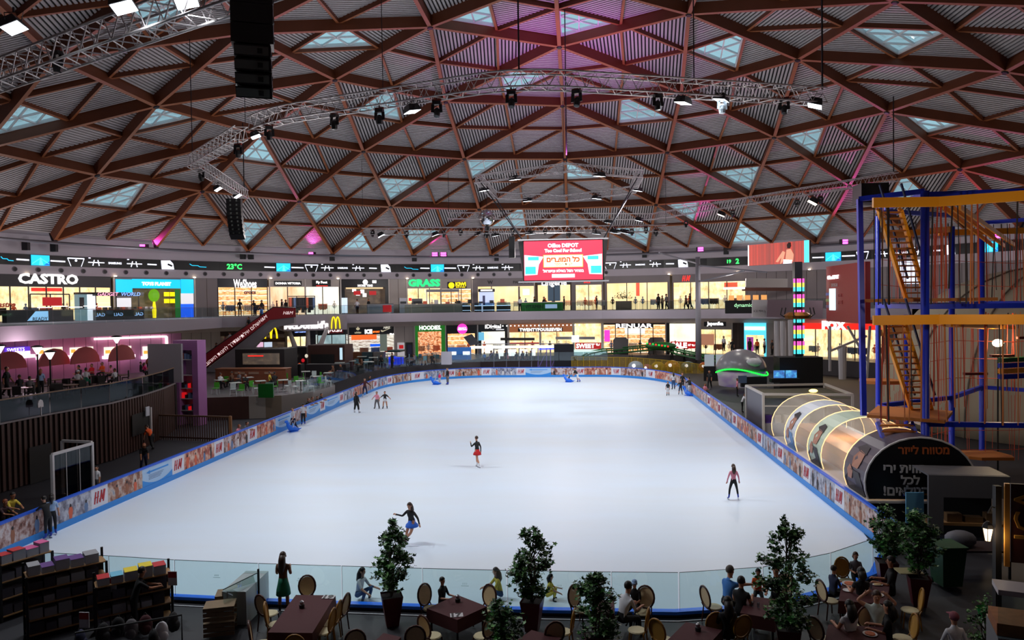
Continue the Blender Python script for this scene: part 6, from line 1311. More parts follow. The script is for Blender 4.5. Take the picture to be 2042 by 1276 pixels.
# ---------------- people ----------------
SK = {'l': M('skin_light', (196, 140, 112), .5), 'm': M('skin_tan', (166, 110, 80), .5), 'd': M('skin_brown', (118, 74, 52), .5)}
HR = {'k': M('hair_black', (22, 16, 15), .5), 'b': M('hair_brown', (58, 34, 22), .5), 'r': M('hair_ginger', (130, 62, 26), .5), 'g': M('hair_grey', (90, 80, 74), .6)}
def CL(name, c): return M('cloth_'+name, c, .8)
C_BK, C_WH, C_NV, C_JN, C_RD, C_GR, C_PK, C_GY, C_YL = CL('black', (20, 20, 24)), CL('white', (214, 214, 220)), CL('navy', (28, 34, 66)), CL('denim', (56, 82, 124)), CL('red', (190, 22, 30)), CL('green', (12, 112, 84)), CL('pink', (226, 140, 160)), CL('grey', (104, 100, 104)), CL('yellow', (214, 190, 70))
C_MG, C_OR, C_BL, C_LB, C_BR = CL('magenta', (220, 40, 110)), CL('orange', (240, 90, 26)), CL('blue', (66, 130, 210)), CL('pale_blue', (150, 180, 220)), CL('brown', (100, 66, 46))
SB_, SW_, SBB = M('boot_blue', (20, 52, 170), .4), M('boot_white', (220, 220, 225), .4), M('boot_black', (16, 16, 18), .5)
DN = (0, 0, -1)
POSE = {
 'stand': dict(), 'walk': dict(lt=(.05, .35, -.94), ls=(.05, -.05, -1), rt=(-.05, -.25, -.97), rs=(-.03, -.5, -.86), lu=(.2, -.35, -.9), lf=(.1, .1, -1), ru=(-.2, .3, -.92), rf=(-.1, .55, -.83)),
 'apart': dict(lt=(.25, .1, -.96), ls=(.14, -.05, -1), rt=(-.25, .05, -.96), rs=(-.14, -.1, -1), lu=(.35, 0, -.93), lf=(.2, .2, -.95), ru=(-.35, 0, -.93), rf=(-.2, .2, -.95)),
 'glide': dict(lt=(.2, .45, -.87), ls=(.2, -.35, -.92), rt=(-.45, -.1, -.88), rs=(-.6, -.3, -.74), lean=(0, .25), lu=(.7, .1, -.7), lf=(.8, .3, .2), ru=(-.7, .1, -.6), rf=(-.5, .3, -.7)),
 'armsout': dict(lt=(.18, .1, -.97), ls=(.12, -.1, -.98), rt=(-.18, .0, -.98), rs=(-.1, -.1, -.99), lu=(.75, .1, -.65), lf=(.7, .2, -.6), ru=(-.75, .1, -.65), rf=(-.7, .2, -.6)),
 'lean': dict(lean=(0, .35), lu=(.15, .75, -.6), lf=(-.3, .8, -.1), ru=(-.15, .75, -.6), rf=(.3, .8, -.1)),
 'bend': dict(lean=(0, .8), lu=(.1, .4, -.9), lf=(0, .3, -.95), ru=(-.1, .4, -.9), rf=(0, .3, -.95), lt=(.1, .3, -.95), ls=(.1, -.3, -.95), rt=(-.1, -.3, -.95), rs=(-.1, -.6, -.8)),
 'sit': dict(sit=1, lt=(.12, .98, -.08), ls=(.05, .05, -1), rt=(-.12, .98, -.08), rs=(-.05, .05, -1), lu=(.15, .35, -.92), lf=(-.2, .95, .1), ru=(-.15, .35, -.92), rf=(.2, .95, .1)),
 'crouch': dict(sit=1, lt=(.2, .75, .45), ls=(.05, -.3, -.95), rt=(-.2, .75, .45), rs=(-.05, -.3, -.95), lean=(0, .22), lu=(.2, .6, -.75), lf=(.1, .8, -.3), ru=(-.2, .5, -.8), rf=(-.1, .9, -.2)),
 'phone': dict(lu=(.15, .2, -.95), lf=(-.3, .7, .5), ru=(-.15, .2, -.95), rf=(.3, .7, .5)),
}
def person(loc, rz, h, pose, top, bot, skin='l', hair='k', long=0, shoe=None, label='', skirt=None, sleeve=1, legs=1, near=0, group=None, skate=0, seat=.45, ov=None, cap=None, gap=0, headd=(0, 0, 0)):
    P = dict(lt=(.06, .03, -1), ls=(.02, -.03, -1), rt=(-.06, .03, -1), rs=(-.02, -.03, -1), lu=(.22, .05, -.97), lf=(.1, .2, -.97), ru=(-.22, .05, -.97), rf=(-.1, .2, -.97), lean=(0, .02)); P.update(POSE[pose]); P.update(ov or {})
    s = h/1.7; N = lambda v: V(v).normalized()
    J = {}; pel = V((0, 0, 0)); ln_ = V((P['lean'][0], P['lean'][1], 1)).normalized()
    J['sp'] = pel+ln_*.18; J['ch'] = J['sp']+(ln_+V((0, P['lean'][1]*.15, 0))).normalized()*.2; J['nb'] = J['ch']+ln_*.13; J['nk'] = J['nb']+ln_*.06
    hd = (ln_*.5+V((0, 0, .6))+V(headd)).normalized(); J['h0'] = J['nk']+hd*.06+V((0, .015, 0)); J['h1'] = J['h0']+hd*.1; J['h2'] = J['h1']+hd*.075
    rt = V((1, 0, 0)); 
    nodes = [('pel', pel, .125), ('sp', J['sp'], .112), ('ch', J['ch'], .135), ('nb', J['nb'], .085), ('nk', J['nk'], .052), ('h0', J['h0'], .068), ('h1', J['h1'], .092), ('h2', J['h2'], .07)]
    E = [('pel', 'sp'), ('sp', 'ch'), ('ch', 'nb'), ('nb', 'nk'), ('nk', 'h0'), ('h0', 'h1'), ('h1', 'h2')]; K = {'pel': 'b', 'sp': 't', 'ch': 't', 'nb': 't', 'nk': 's', 'h0': 's', 'h1': 's', 'h2': 's'}
    low = 9
    for sd, sg in (('l', 1), ('r', -1)):
        a0 = J['ch']+ln_*.07+rt*sg*.165; a1 = a0+N(P[sd+'u'])*.28; a2 = a1+N(P[sd+'f'])*.24; fd = N(P[sd+'f']); a3 = a2+fd*.07
        nodes += [(sd+'a0', a0, .062), (sd+'a1', a1, .043), (sd+'a2', a2, .03), (sd+'a3', a3, .036)]; E += [('ch', sd+'a0'), (sd+'a0', sd+'a1'), (sd+'a1', sd+'a2'), (sd+'a2', sd+'a3')]
        K.update({sd+'a0': 't', sd+'a1': 't' if sleeve else 's', sd+'a2': 't' if sleeve > 1 else 's', sd+'a3': 's'})
        if sleeve == 1: K[sd+'a1'] = 'x'
        px_ = fd.cross(V((0, 1, .3))).normalized() if abs(fd.y) < .9 else V((1, 0, 0))
        cu = (V((0, 0, -1))-fd*fd.z*-1).normalized()*.5 if abs(fd.z) < .9 else V((0, .5, 0))
        if near:
            for q, (o_, l_) in enumerate(((-.026, .062), (-.009, .075), (.009, .07), (.026, .055))):
                b0 = a3+px_*o_+fd*.012; b1 = b0+(fd*.8+cu*.4).normalized()*l_*.55; b2 = b1+(fd*.4+cu*.8).normalized()*l_*.45
                for nn, pt, r in ((f'{sd}f{q}', b1, .009), (f'{sd}g{q}', b2, .008)): nodes.append((nn, pt, r)); K[nn] = 's'
                E += [(sd+'a3', f'{sd}f{q}'), (f'{sd}f{q}', f'{sd}g{q}')]
            t0 = a2+fd*.03+px_*-.04*sg; nodes += [(sd+'th', t0, .011), (sd+'tj', t0+fd*.035+px_*-.015*sg, .009)]; K[sd+'th'] = K[sd+'tj'] = 's'; E += [(sd+'a2', sd+'th'), (sd+'th', sd+'tj')]
        else:
            b = a3+(fd*.8+cu*.3).normalized()*.07; nodes.append((sd+'fi', b, .02)); K[sd+'fi'] = 's'; E.append((sd+'a3', sd+'fi')); t0 = a3+px_*-.04*sg; nodes.append((sd+'th', t0, .012)); K[sd+'th'] = 's'; E.append((sd+'a3', sd+'th'))
        l0 = pel+rt*sg*.085+V((0, 0, -.03)); l1 = l0+N(P[sd+'t'])*.43; l2 = l1+N(P[sd+'s'])*.41; shin = N(P[sd+'s'])
        toe = l2+V((sg*.03, .14, -.035)) if not P.get('sit') else l2+V((0, .15, -.04)); l2b = l2+V((0, -.03, -.03))
        nodes += [(sd+'l0', l0, .098), (sd+'l1', l1, .06), (sd+'lc', l1.lerp(l2, .35), .058), (sd+'l2', l2, .04), (sd+'l3', toe, .035)]
        E += [('pel', sd+'l0'), (sd+'l0', sd+'l1'), (sd+'l1', sd+'lc'), (sd+'lc', sd+'l2'), (sd+'l2', sd+'l3')]
        K.update({sd+'l0': 'b', sd+'l1': 'b' if legs else 's', sd+'lc': 'b' if legs > 1 or legs == 1 else 's', sd+'l2': 'f' , sd+'l3': 'f'}); low = min(low, l2.z-.045, toe.z-.035); J[sd+'ft'] = (l2, toe)
        if legs == .5: K[sd+'l1'] = 'b'; K[sd+'lc'] = 's'
    idx = {n[0]: i for i, n in enumerate(nodes)}
    me = bpy.data.meshes.new('skel'); me.from_pydata([n[1] for n in nodes], [(idx[a], idx[b]) for a, b in E], [])
    ob = bpy.data.objects.new('skel', me); COL.objects.link(ob); sm = ob.modifiers.new('s', 'SKIN'); sm.use_smooth_shade = True
    for i, n in enumerate(nodes):
        v = me.skin_vertices[0].data[i]; rr_ = n[2]; v.radius = (rr_, rr_*(.8 if n[0] in ('sp', 'ch', 'pel') else 1)); v.use_root = (i == 0)
        if n[0] == 'ch': v.radius = (.15, .11)
    if near: sb_ = ob.modifiers.new('ss', 'SUBSURF'); sb_.levels = 1; sb_.render_levels = 1
    dg = bpy.context.evaluated_depsgraph_get(); bm = bpy.data.meshes.new_from_object(ob.evaluated_get(dg)); bpy.data.objects.remove(ob)
    shoe = shoe or SBB; mats = [top, bot, SK[skin], shoe]; bm.materials.clear()
    for m in mats: bm.materials.append(m)
    kk = {'t': 0, 'b': 1, 's': 2, 'f': 3}; pts = []
    for a, b in E:
        pa, pb, ra, rb = nodes[idx[a]][1], nodes[idx[b]][1], nodes[idx[a]][2], nodes[idx[b]][2]; ka, kb = K[a], K[b]
        for t in (0, .25, .5, .75, 1):
            k = ka if t < .5 else kb
            if k == 'x': k = 't' if (a.endswith('a0') and t <= .75) else 's'
            pts.append((pa.lerp(pb, t), ra+(rb-ra)*t, kk[k]))
    mi = []
    for f in bm.polygons:
        c = f.center; best = min(pts, key=lambda q: (q[0]-c).length-q[1]); mi.append(best[2])
    bm.polygons.foreach_set('material_index', mi); bm.polygons.foreach_set('use_smooth', [True]*len(mi))
    zoff = (seat+.1)/s if P.get('sit') else -low+(.05 if skate else 0)
    e = empty('person', V(loc), rz, label, 'person', group); e.scale = (s, s, s); T = Matrix.Translation((0, 0, zoff))
    bm.transform(T); bm.name = 'body'; o = bpy.data.objects.new('body', bm); COL.objects.link(o); o.parent = e
    H = J['h1']+V((0, 0, zoff)); hm = HR[hair]; fx = V((0, 1, 0))
    # hair: cap over the skull, with a fall down the back when long
    mb = MB(); n_, m_ = 10, 7; c = H+V((0, -.018, .02)); r_ = V((.098, .108, .118)); vs = []; 
    for i in range(m_):
        ph = pi/2*(i/(m_-1))*1.25
        for j in range(n_):
            t = 2*pi*j/n_; fr = max(0, sin(t)); ph2 = ph*(1-.42*fr); vs.append(c+V((r_.x*sin(ph2)*cos(t), r_.y*sin(ph2)*sin(t), r_.z*cos(ph2))))
    mb.add(vs, [(i*n_+j, (i+1)*n_+j, (i+1)*n_+(j+1) % n_, i*n_+(j+1) % n_) for i in range(m_-1) for j in range(n_)])
    if long:
        L2 = long; b = H+V((0, -.05, 0)); mb.tube([b+V((0, .0, .03)), b+V((0, -.05, -.1)), b+V((0, -.07, -.1-L2*.45)), b+V((0, -.06, -.1-L2))], [.09, .105, .11 if long > .2 else .05, .03], 9)
    if cap: mb = MB(); mb.ball(c+V((0, .01, .01)), (.102, .112, .11), 10, 7); mb.b0(c.x-.07, c.x+.07, c.y+.08, c.y+.2, c.z+.02, c.z+.035)
    mb.build('hair' if not cap else 'cap', cap or hm, e, smooth=True)
    if near:
        for sg in (-1, 1): MB().ball(H+V((sg*.034, .084, .004)), (.011, .008, .009), 6, 4).build('eye', BLACK, e); MB().ball(H+V((sg*.092, .0, -.005)), (.012, .022, .032), 6, 4).build('ear', SK[skin], e, smooth=True)
        MB().add([H+V(q) for q in ((-.014, .086, -.03), (.014, .086, -.03), (0, .112, -.032), (0, .088, .01))], [(0, 1, 2), (0, 2, 3), (1, 3, 2)]).build('nose', SK[skin], e); MB().b0(H.x-.022, H.x+.022, H.y+.08, H.y+.086, H.z-.06, H.z-.052).build('mouth', M('lips', (150, 70, 66), .5), e)
    if skirt:
        sm_, r1, L3 = skirt; pz = zoff; MB().lathe([(r1, -L3), (r1*.93, -L3*.6), (.15, -.03), (.125, .1)], V((0, 0, pz)), 16).build('skirt', sm_, e, smooth=True)
    if skate:
        for sd in 'lr':
            l2, toe = J[sd+'ft']; a, b = l2+V((0, -.05, -.055+zoff)), toe+V((0, .02, -.05+zoff)); MB().bar(V((a.x, a.y, min(a.z, b.z)-.005)), V((b.x, b.y, min(a.z, b.z)-.005)), .012, .05).build('skate_blade', STEEL, e)
    return e
def at_px(x, y, z=0): return Gz(x, y, z)
FACE_AWAY, FACE_CAM, FR, FLf = 0, pi, -pi/2, pi/2      # heading: 0 looks away from the camera
IC = 'skaters on the ice'
def ice(x, y, h, pose, rz, top, bot, label, **k): return person(Gz(x, y), rz, h, pose, top, bot, label=label, skate=1, group=IC, **k)
ice(952, 932, 1.62, 'walk', .9, C_BK, SK['l'], 'skater in black top and red skirt at the centre of the ice', hair='b', skirt=(C_RD, .24, .22), legs=0, sleeve=2, near=1, shoe=SW_, ov=dict(lean=(.05, .1), ru=(-.3, .5, -.6), rf=(.3, .5, .7)))
ice(822, 1086, 1.62, 'glide', 2.7, C_BK, SK['l'], 'skater in black with blue skirt gliding low near the front', hair='b', long=.25, skirt=(CL('skirt_blue', (50, 110, 220)), .26, .2), legs=0, sleeve=2, near=1, shoe=SW_, ov=dict(lean=(-.12, .35), lt=(.15, .35, -.92), rt=(-.1, .6, -.8), rs=(.7, .1, -.7)))
ice(1463, 996, 1.5, 'apart', .1, C_PK, C_BK, 'girl in pink jacket and black leggings skating at the right', hair='b', long=.28, near=1, sleeve=2, shoe=SB_)
ice(711, 823, 1.62, 'apart', -.5, C_BK, C_BK, 'skater in black jacket with white waist at the left', hair='b', long=.2, sleeve=2, shoe=SW_)
ice(752, 815, 1.4, 'apart', 2.9, C_PK, C_GY, 'small skater in pale pink holding hands', hair='k', shoe=SBB, ov=dict(lu=(.7, 0, -.7), lf=(.6, 0, -.7)))
ice(768, 815, 1.42, 'armsout', 3.1, C_BK, C_WH, 'skater in dark shirt and white shorts beside the pale pink one', hair='k', legs=0, skirt=(C_WH, .17, .16), shoe=SBB)
ice(728, 791, 1.7, 'armsout', 3.3, CL('maroon', (70, 20, 26)), C_NV, 'skater in dark red with arms spread by the left boards', hair='k', sleeve=2, shoe=SW_)
ice(585, 858, 1.55, 'walk', 2.6, C_WH, C_NV, 'boy in white shirt pushing the blue seal aid at left', hair='b', shoe=SBB); ice(605, 847, 1.5, 'stand', .5, C_WH, C_BK, 'child in white shirt beside the left boards', hair='k', shoe=SB_)
ice(893, 767, 1.75, 'stand', 2.2, C_BK, C_GY, 'tall man in black coat at the far left bend', hair='k', sleeve=2, shoe=SB_); ice(877, 766, 1.2, 'stand', 2.6, C_MG, C_WH, 'small child in pink beside the man in black', hair='b', shoe=SB_)
ice(1152, 762, 1.65, 'bend', 1.2, C_BK, C_WH, 'man in black and white shorts bending over the far seal aid', hair='k', legs=.5, shoe=SB_); person(Gz(1135, 761)+V((0, 0, .0)), 1.4, 1.2, 'sit', C_NV, C_BK, label='child in dark blue riding the far blue seal aid', seat=.3, hair='k', group=IC)
ice(1332, 789, 1.25, 'stand', 2.8, C_BK, C_WH, 'small child in white shorts, leftmost of the far right group', hair='k', long=.15, legs=.5, shoe=SBB); ice(1343, 777, 1.65, 'stand', .1, C_WH, C_JN, 'woman in white top and pale jeans in the far right group', hair='k', long=.25, shoe=SBB)
ice(1357, 787, 1.3, 'armsout', 3.0, C_BK, C_NV, 'child in dark clothes with arms out in the far right group', hair='b', legs=.5, shoe=SBB); ice(1361, 778, 1.6, 'stand', 3.0, C_BK, C_BK, 'person in black standing behind the far right children', hair='r', shoe=SBB); ice(1376, 788, 1.6, 'lean', .3, C_BK, C_WH, 'man in black leaning over a blue aid by the right boards', hair='k', shoe=SBB)
ice(97, 1075, 1.6, 'lean', 1.3, C_BK, C_BK, 'skater in black holding the rail at the near left corner', hair='k', sleeve=2, near=1, shoe=SB_, ov=dict(lean=(-.1, .2))); ice(105, 1068, 1.55, 'stand', .6, C_LB, C_BK, 'skater in pale blue shirt at the near left corner', hair='k', long=.2, near=1, shoe=SB_)
# skating aids
def seal(x, y, rz, label, s=1):
    p = Gz(x, y); e = empty('skating_aid', p, rz, label, 'skating aid', 'blue seal shaped skating aids'); e.scale = (s, s, s)
    mb = MB(); mb.tube([(0, -.5, .12), (0, -.2, .2), (0, .15, .28), (0, .35, .5), (0, .42, .75)], [.08, .2, .22, .13, .09], 10); mb.build('seal_body', BLUEP, e, smooth=True); MB().ball((0, .5, .8), (.11, .16, .11), 8, 6).build('seal_head', BLUEP, e, smooth=True)
    MB().tube([(-.2, .1, .35), (-.2, -.1, .8), (.2, -.1, .8), (.2, .1, .35)], .025, 5).build('handle', WHITE, e); MB().tube([(0, -.5, .1), (.15, -.7, .2)], [.08, .02], 6).tube([(0, -.5, .1), (-.15, -.7, .2)], [.08, .02], 6).build('tail_fin', BLUEP, e)
    MB().bar((-.15, -.4, .03), (-.15, .3, .03), .05, .05).build('runner', BLUEP, e); MB().bar((.15, -.4, .03), (.15, .3, .03), .05, .05).build('runner', BLUEP, e)
seal(583, 861, 2.6, 'blue seal skating aid pushed by the boy in white'); seal(868, 767, 1.5, 'blue seal skating aid beside the small child in pink'); seal(1133, 762, 1.4, 'blue seal skating aid carrying a child at the far end'); seal(1372, 789, .6, 'blue seal skating aid at the right boards')
# watchers along the left boards
for x, y, h, t, l, hr in ((478, 868, 1.5, C_PK, 'red haired child looking over the left boards', 'r'), (492, 862, 1.5, C_GY, 'child with pale cap beside the red haired one', 'k'), (599, 815, 1.6, C_BK, 'onlooker in black leaning on the left boards, leftmost', 'b'), (607, 812, 1.6, C_BR, 'onlooker in brown leaning on the left boards', 'b'), (618, 808, 1.5, C_BK, 'onlooker in black with tan arms on the rail', 'k'), (630, 805, 1.6, C_BK, 'onlooker with black hair, rightmost on the left rail', 'k'), (700, 768, 1.6, C_BK, 'seated onlooker behind the glass left of the far bend', 'k')):
    s_ = proj_s(V((*Gz(x, y-8, 1.1).xy, 0))); q, d = at_s(s_); nn = V((d.y, -d.x, 0)); person(q+nn*.45, atan2(-nn.y, -nn.x)-pi/2, h, 'lean', t, C_BK, hair=hr, label=l, skin='m', group='onlookers at the left boards')
# near left group behind boards
person(V((-22.0, 27.6, 0)), -1.9, 1.7, 'lean', C_YL, C_BK, hair='k', label='man in cream shirt leaning at the near left corner', skin='m', near=1); person(V((-21.8, 26.9, 0)), -1.7, 1.6, 'lean', CL('plum', (60, 34, 40)), C_BK, hair='r', label='red haired woman beside the man in cream shirt', skin='m', near=1)
person(atwall(275, 880)*0+V((atwall(275, 880).x+.9, atwall(275, 880).y, 0)), 1.2, 1.65, 'bend', C_OR, C_BK, hair='k', label='person in bright orange bending at the dark hatch')
person(Gz(287, 935), -2.5, 1.6, 'bend', C_BK, C_NV, hair='r', long=.2, skin='m', label='woman with light hair bending beside the skate gate'); person(Gz(194, 985), 3.0, 1.3, 'stand', C_WH, C_GY, hair='k', label='child in white shirt behind the glass by the white door')
# terrace guests
TZ = 3.4
for x, y, h, ps, rz, t, b, l, hr, lg in ((14, 790, 1.85, 'walk', -1.3, C_BK, C_BK, 'waiter in black standing at the left edge of the terrace', 'k', 0), (82, 786, 1.6, 'stand', .3, C_LB, C_BK, 'woman with pale blue bag standing on the terrace', 'r', .25), (75, 790, 1.1, 'stand', 1.8, C_BR, C_BK, 'small child beside the woman with pale blue bag', 'k', 0),
 (158, 766, 1.75, 'sit', 1.2, C_BK, C_BK, 'tall seated guest in black among the terrace tables', 'k', 0), (156, 778, 1.7, 'sit', .2, C_WH, C_BK, 'seated guest in white with a white cap', 'k', 0), (172, 772, 1.7, 'sit', .4, C_WH, C_GR, 'seated guest in white shirt facing away on the terrace', 'k', 0), (184, 760, 1.6, 'sit', 3.0, C_RD, C_BK, 'seated guest in red on the terrace', 'b', 0), (205, 756, 1.6, 'sit', 3.0, C_OR, C_BK, 'seated guest in orange further back on the terrace', 'b', 0),
 (222, 762, 1.5, 'sit', 2.0, C_PK, C_BK, 'seated guest beside the terrace plants', 'k', 0), (281, 752, 1.4, 'sit', -.8, C_BK, C_BK, 'child in black at the right end of the terrace', 'k', 0), (288, 754, 1.4, 'sit', -.5, C_MG, C_BK, 'child in bright pink at the right end of the terrace', 'b', .2), (296, 748, 1.7, 'sit', -.9, C_BK, C_BK, 'woman with long hair reading at the terrace end', 'r', .3), (306, 745, 1.6, 'sit', -1.0, C_BK, C_BK, 'guest raising an arm at the terrace end', 'b', 0), (40, 788, 1.6, 'sit', 1.0, C_BK, C_BK, 'seated guest in dark clothes at the left of the terrace', 'b', 0), (60, 792, 1.6, 'sit', .5, C_GY, C_BK, 'seated guest in grey behind the smoky glass', 'k', 0), (230, 772, 1.6, 'sit', 1.4, C_WH, C_BK, 'seated guest in white low behind the glass', 'b', 0)):
    person(Gz(x, y, TZ), rz, h, ps, t, b, hair=hr, long=lg, skin='m', label=l, cap=C_WH if 'white cap' in l else None, group='guests on the left terrace', seat=.45)
TBW = M('table_walnut', (110, 74, 50), .4); WCH = M('wicker_dark', (34, 28, 28), .7)
ta = empty('terrace_table', (0, 0, 0), 0, 'round wooden table on the left terrace', 'table', 'round tables of the left terrace'); MB().lathe([(.5, .71), (.5, .75)], n=16).build('tabletop', TBW, ta); MB().lathe([(.25, 0), (.04, .04), (.04, .71)], n=8).build('base', BLACK, ta)
tc_ = empty('terrace_chair', (0, 0, 0), 0, 'dark chair on the left terrace', 'chair', 'dark chairs of the left terrace'); MB().b0(-.23, .23, -.22, .22, .4, .46).build('seat', WCH, tc_); MB().b0(-.23, .23, -.26, -.2, .46, .95).build('backrest', WCH, tc_)
for a in (-1, 1):
    for b in (-1, 1): MB().tube([(a*.2, b*.2, .4), (a*.22, b*.22, 0)], .02, 4).build('leg', BLACK, tc_)
for x, y in ((20, 798), (50, 796), (115, 790), (150, 778), (180, 770), (215, 764), (240, 768), (300, 750), (140, 790), (110, 778), (65, 778)): put(ta, x, y, 0, TZ)
for x, y, r in ((35, 800, .5), (60, 797, 2), (105, 794, 1), (125, 786, 3), (135, 782, .4), (160, 786, 1.2), (165, 768, 2.2), (190, 775, .6), (200, 768, 2), (225, 770, 1), (250, 764, 2), (120, 796, 4), (90, 782, 2), (205, 776, 4)): put(tc_, x, y, r, TZ)
# upper gallery, escalator and stand silhouettes
for i, (x, h, t, ps, rz, l) in enumerate(((478, 1.8, C_BK, 'stand', .4, 'man standing before the WeShoes shelves'), (508, 1.7, C_BK, 'lean', 1.0, 'person leaning before the shoe shelves'), (522, 1.7, C_BK, 'walk', 1.4, 'person at the right end of the shoe shop'), (552, 1.6, CL('dark_red', (90, 30, 30)), 'stand', 2, 'person left of the pair in front of the pale rosy window'), (562, 1.75, C_BK, 'stand', 2.2, 'left man of the pair in front of the rosy window'), (570, 1.7, C_BK, 'stand', 1.2, 'right man of the pair in front of the rosy window'), (580, 1.6, C_BK, 'stand', .5, 'person right of the pair near the rosy window'), (712, 1.7, C_WH, 'walk', .5, 'person in white at the dark cafe front'), (735, 1.7, C_BK, 'stand', 2.5, 'person in black at the dark cafe counter'),
 (1037, 1.7, C_WH, 'stand', 3, 'person near the jewellery windows'), (1066, 1.7, C_BK, 'stand', 2, 'guest at the green counter, left'), (1085, 1.7, C_BK, 'walk', 1, 'guest at the green counter, right'), (1125, 1.7, C_BK, 'stand', 1.4, 'dark figure right of the white poster'), (1313, 1.8, C_BK, 'stand', .5, 'left of three people before the cream windows'), (1321, 1.6, CL('olive', (90, 80, 50)), 'stand', 2, 'middle of three people before the cream windows'), (1329, 1.8, C_GY, 'walk', 1, 'right of three people before the cream windows'), (1368, 1.6, C_BR, 'walk', 2, 'left walker under the small red letters'), (1376, 1.8, C_BK, 'walk', 1.5, 'right walker under the small red letters'), (1190, 1.7, C_BK, 'stand', 1.4, 'person at the window left of the cream windows'))):
    p = Gr(x, 600, 51.6); person(V((p.x, p.y, UF)), rz, h*1.1, ps, t, C_BK, hair='k', skin='m', label=l, group='visitors on the upper gallery')
for t_, tp, l in ((.16, C_BK, 'dark figure low on the escalator'), (.3, CL('rose', (170, 110, 120)), 'person in rose riding the escalator'), (.37, C_WH, 'person in white riding the escalator'), (.66, C_BK, 'dark figure halfway up the escalator'), (.86, C_BL, 'person with blue shirt near the escalator top')):
    person(E1+d*0+(E0-E1)*t_-side*.8+V((0, 0, .1)), 1.4, 1.75, 'stand', tp, C_BK, hair='k', skin='m', label=l, group='riders on the escalator')
for i, (x, t, h) in enumerate(((966, C_BL, 1.7), (980, C_BK, 1.9), (1008, C_BK, 1.9), (1013, C_PK, 1.5), (1030, C_NV, 1.7), (1042, C_NV, 1.8), (1050, C_BK, 1.7), (1058, C_BK, 1.8), (991, C_NV, 1.8))):
    p = AD(x, 725, 97.5); person(V((p.x, p.y, 9-(724-600)*97.5/FPX)), i*.7, h, 'stand', t, C_BK, hair='k', skin='m', label='%s silhouette on the lit viewing stand, in order built from the left' % NUMW[i] if False else ['visitor with pale blue coat at the left of the viewing stand', 'tall dark visitor leaning at the left of the viewing stand', 'dark visitor left of the child in rose on the viewing stand', 'child in rose on the viewing stand', 'visitor with folded arms before the first bright window', 'slim visitor in navy before the middle window', 'left visitor of the pair at the right windows', 'right visitor of the pair at the right windows', 'visitor in navy between the post and first window'][i], group='visitors on the viewing stand')
for i, (x, y, t, ps) in enumerate(((862, 728, C_BK, 'sit'), (826, 730, C_GY, 'sit'), (722, 741, C_BR, 'sit'), (760, 731, C_BK, 'sit'), (690, 738, C_RD, 'stand'), (782, 735, C_BK, 'stand'))):
    person(Gz(x, y, GF), i*1.1, 1.7, ps, t, C_BK, hair='k', skin='m', label=['seated guest in black behind the far boards near the green shop', 'seated guest in grey behind the far left bend', 'seated guest in brown behind the far left bend', 'seated guest in black left of the blue game table', 'person in red standing near the sports shop', 'person in black beside the blue game table'][i], group='guests on the far plaza')
for i, (x, y, t, hr) in enumerate(((440, 775, C_WH, 'b'), (463, 772, C_BR, 'k'), (478, 771, C_GY, 'k'), (490, 778, C_BK, 'k'), (538, 772, C_YL, 'k'), (548, 773, C_BK, 'k'), (665, 756, C_BR, 'k'), (680, 754, C_BK, 'k'))):
    person(Gz(x, y, GF), i*1.3, 1.7, 'sit', t, C_BK, hair=hr, skin='m', label=['guest in white left of the long wooden counter', 'guest in brown before the wooden counter', 'guest in grey before the wooden counter', 'guest in black before the wooden counter', 'guest in yellow at the right of the wooden counter', 'guest in black on the green chair right of the counter', 'guest in brown before the long black bar', 'guest in black before the long black bar'][i], group='guests on the left plaza')
for i, (x, y, t, ps, h) in enumerate(((1340, 718, C_BK, 'stand', 1.8), (1365, 722, C_BK, 'walk', 1.7), (1388, 722, C_BK, 'stand', 1.7), (1415, 775, C_BK, 'walk', 1.8), (1406, 792, C_PK, 'sit', 1.5), (1470, 790, C_PK, 'stand', 1.6), (1495, 705, C_BK, 'stand', 1.7), (1510, 706, C_OR, 'stand', 1.7), (1525, 705, C_WH, 'stand', 1.7), (1540, 708, C_BK, 'stand', 1.7), (1460, 706, C_BK, 'stand', 1.7), (1443, 700, C_WH, 'stand', 1.7), (1480, 822, C_WH, 'lean', 1.5))):
    D_ = 96 if y < 730 else None; p = AD(x, y, 96 if x < 1400 else 86) if D_ else Gz(x, y); person(p, i*.9, h, ps, t, C_BK, hair='k', skin='m', label=['dark visitor beside the SALE window, left', 'dark visitor beside the SALE window, middle', 'dark visitor beside the mast', 'man in black behind the right far boards', 'child in pink sitting behind the right far boards', 'person in pale pink before the domed ride', 'person in black before the drinks shop', 'person in orange before the drinks shop', 'person in white before the drinks shop', 'person in black right of the drinks shop', 'person in black behind the domed ride', 'person in white behind the domed ride', 'person with pale scarf bending beside the white container'][i], group='visitors on the right side')
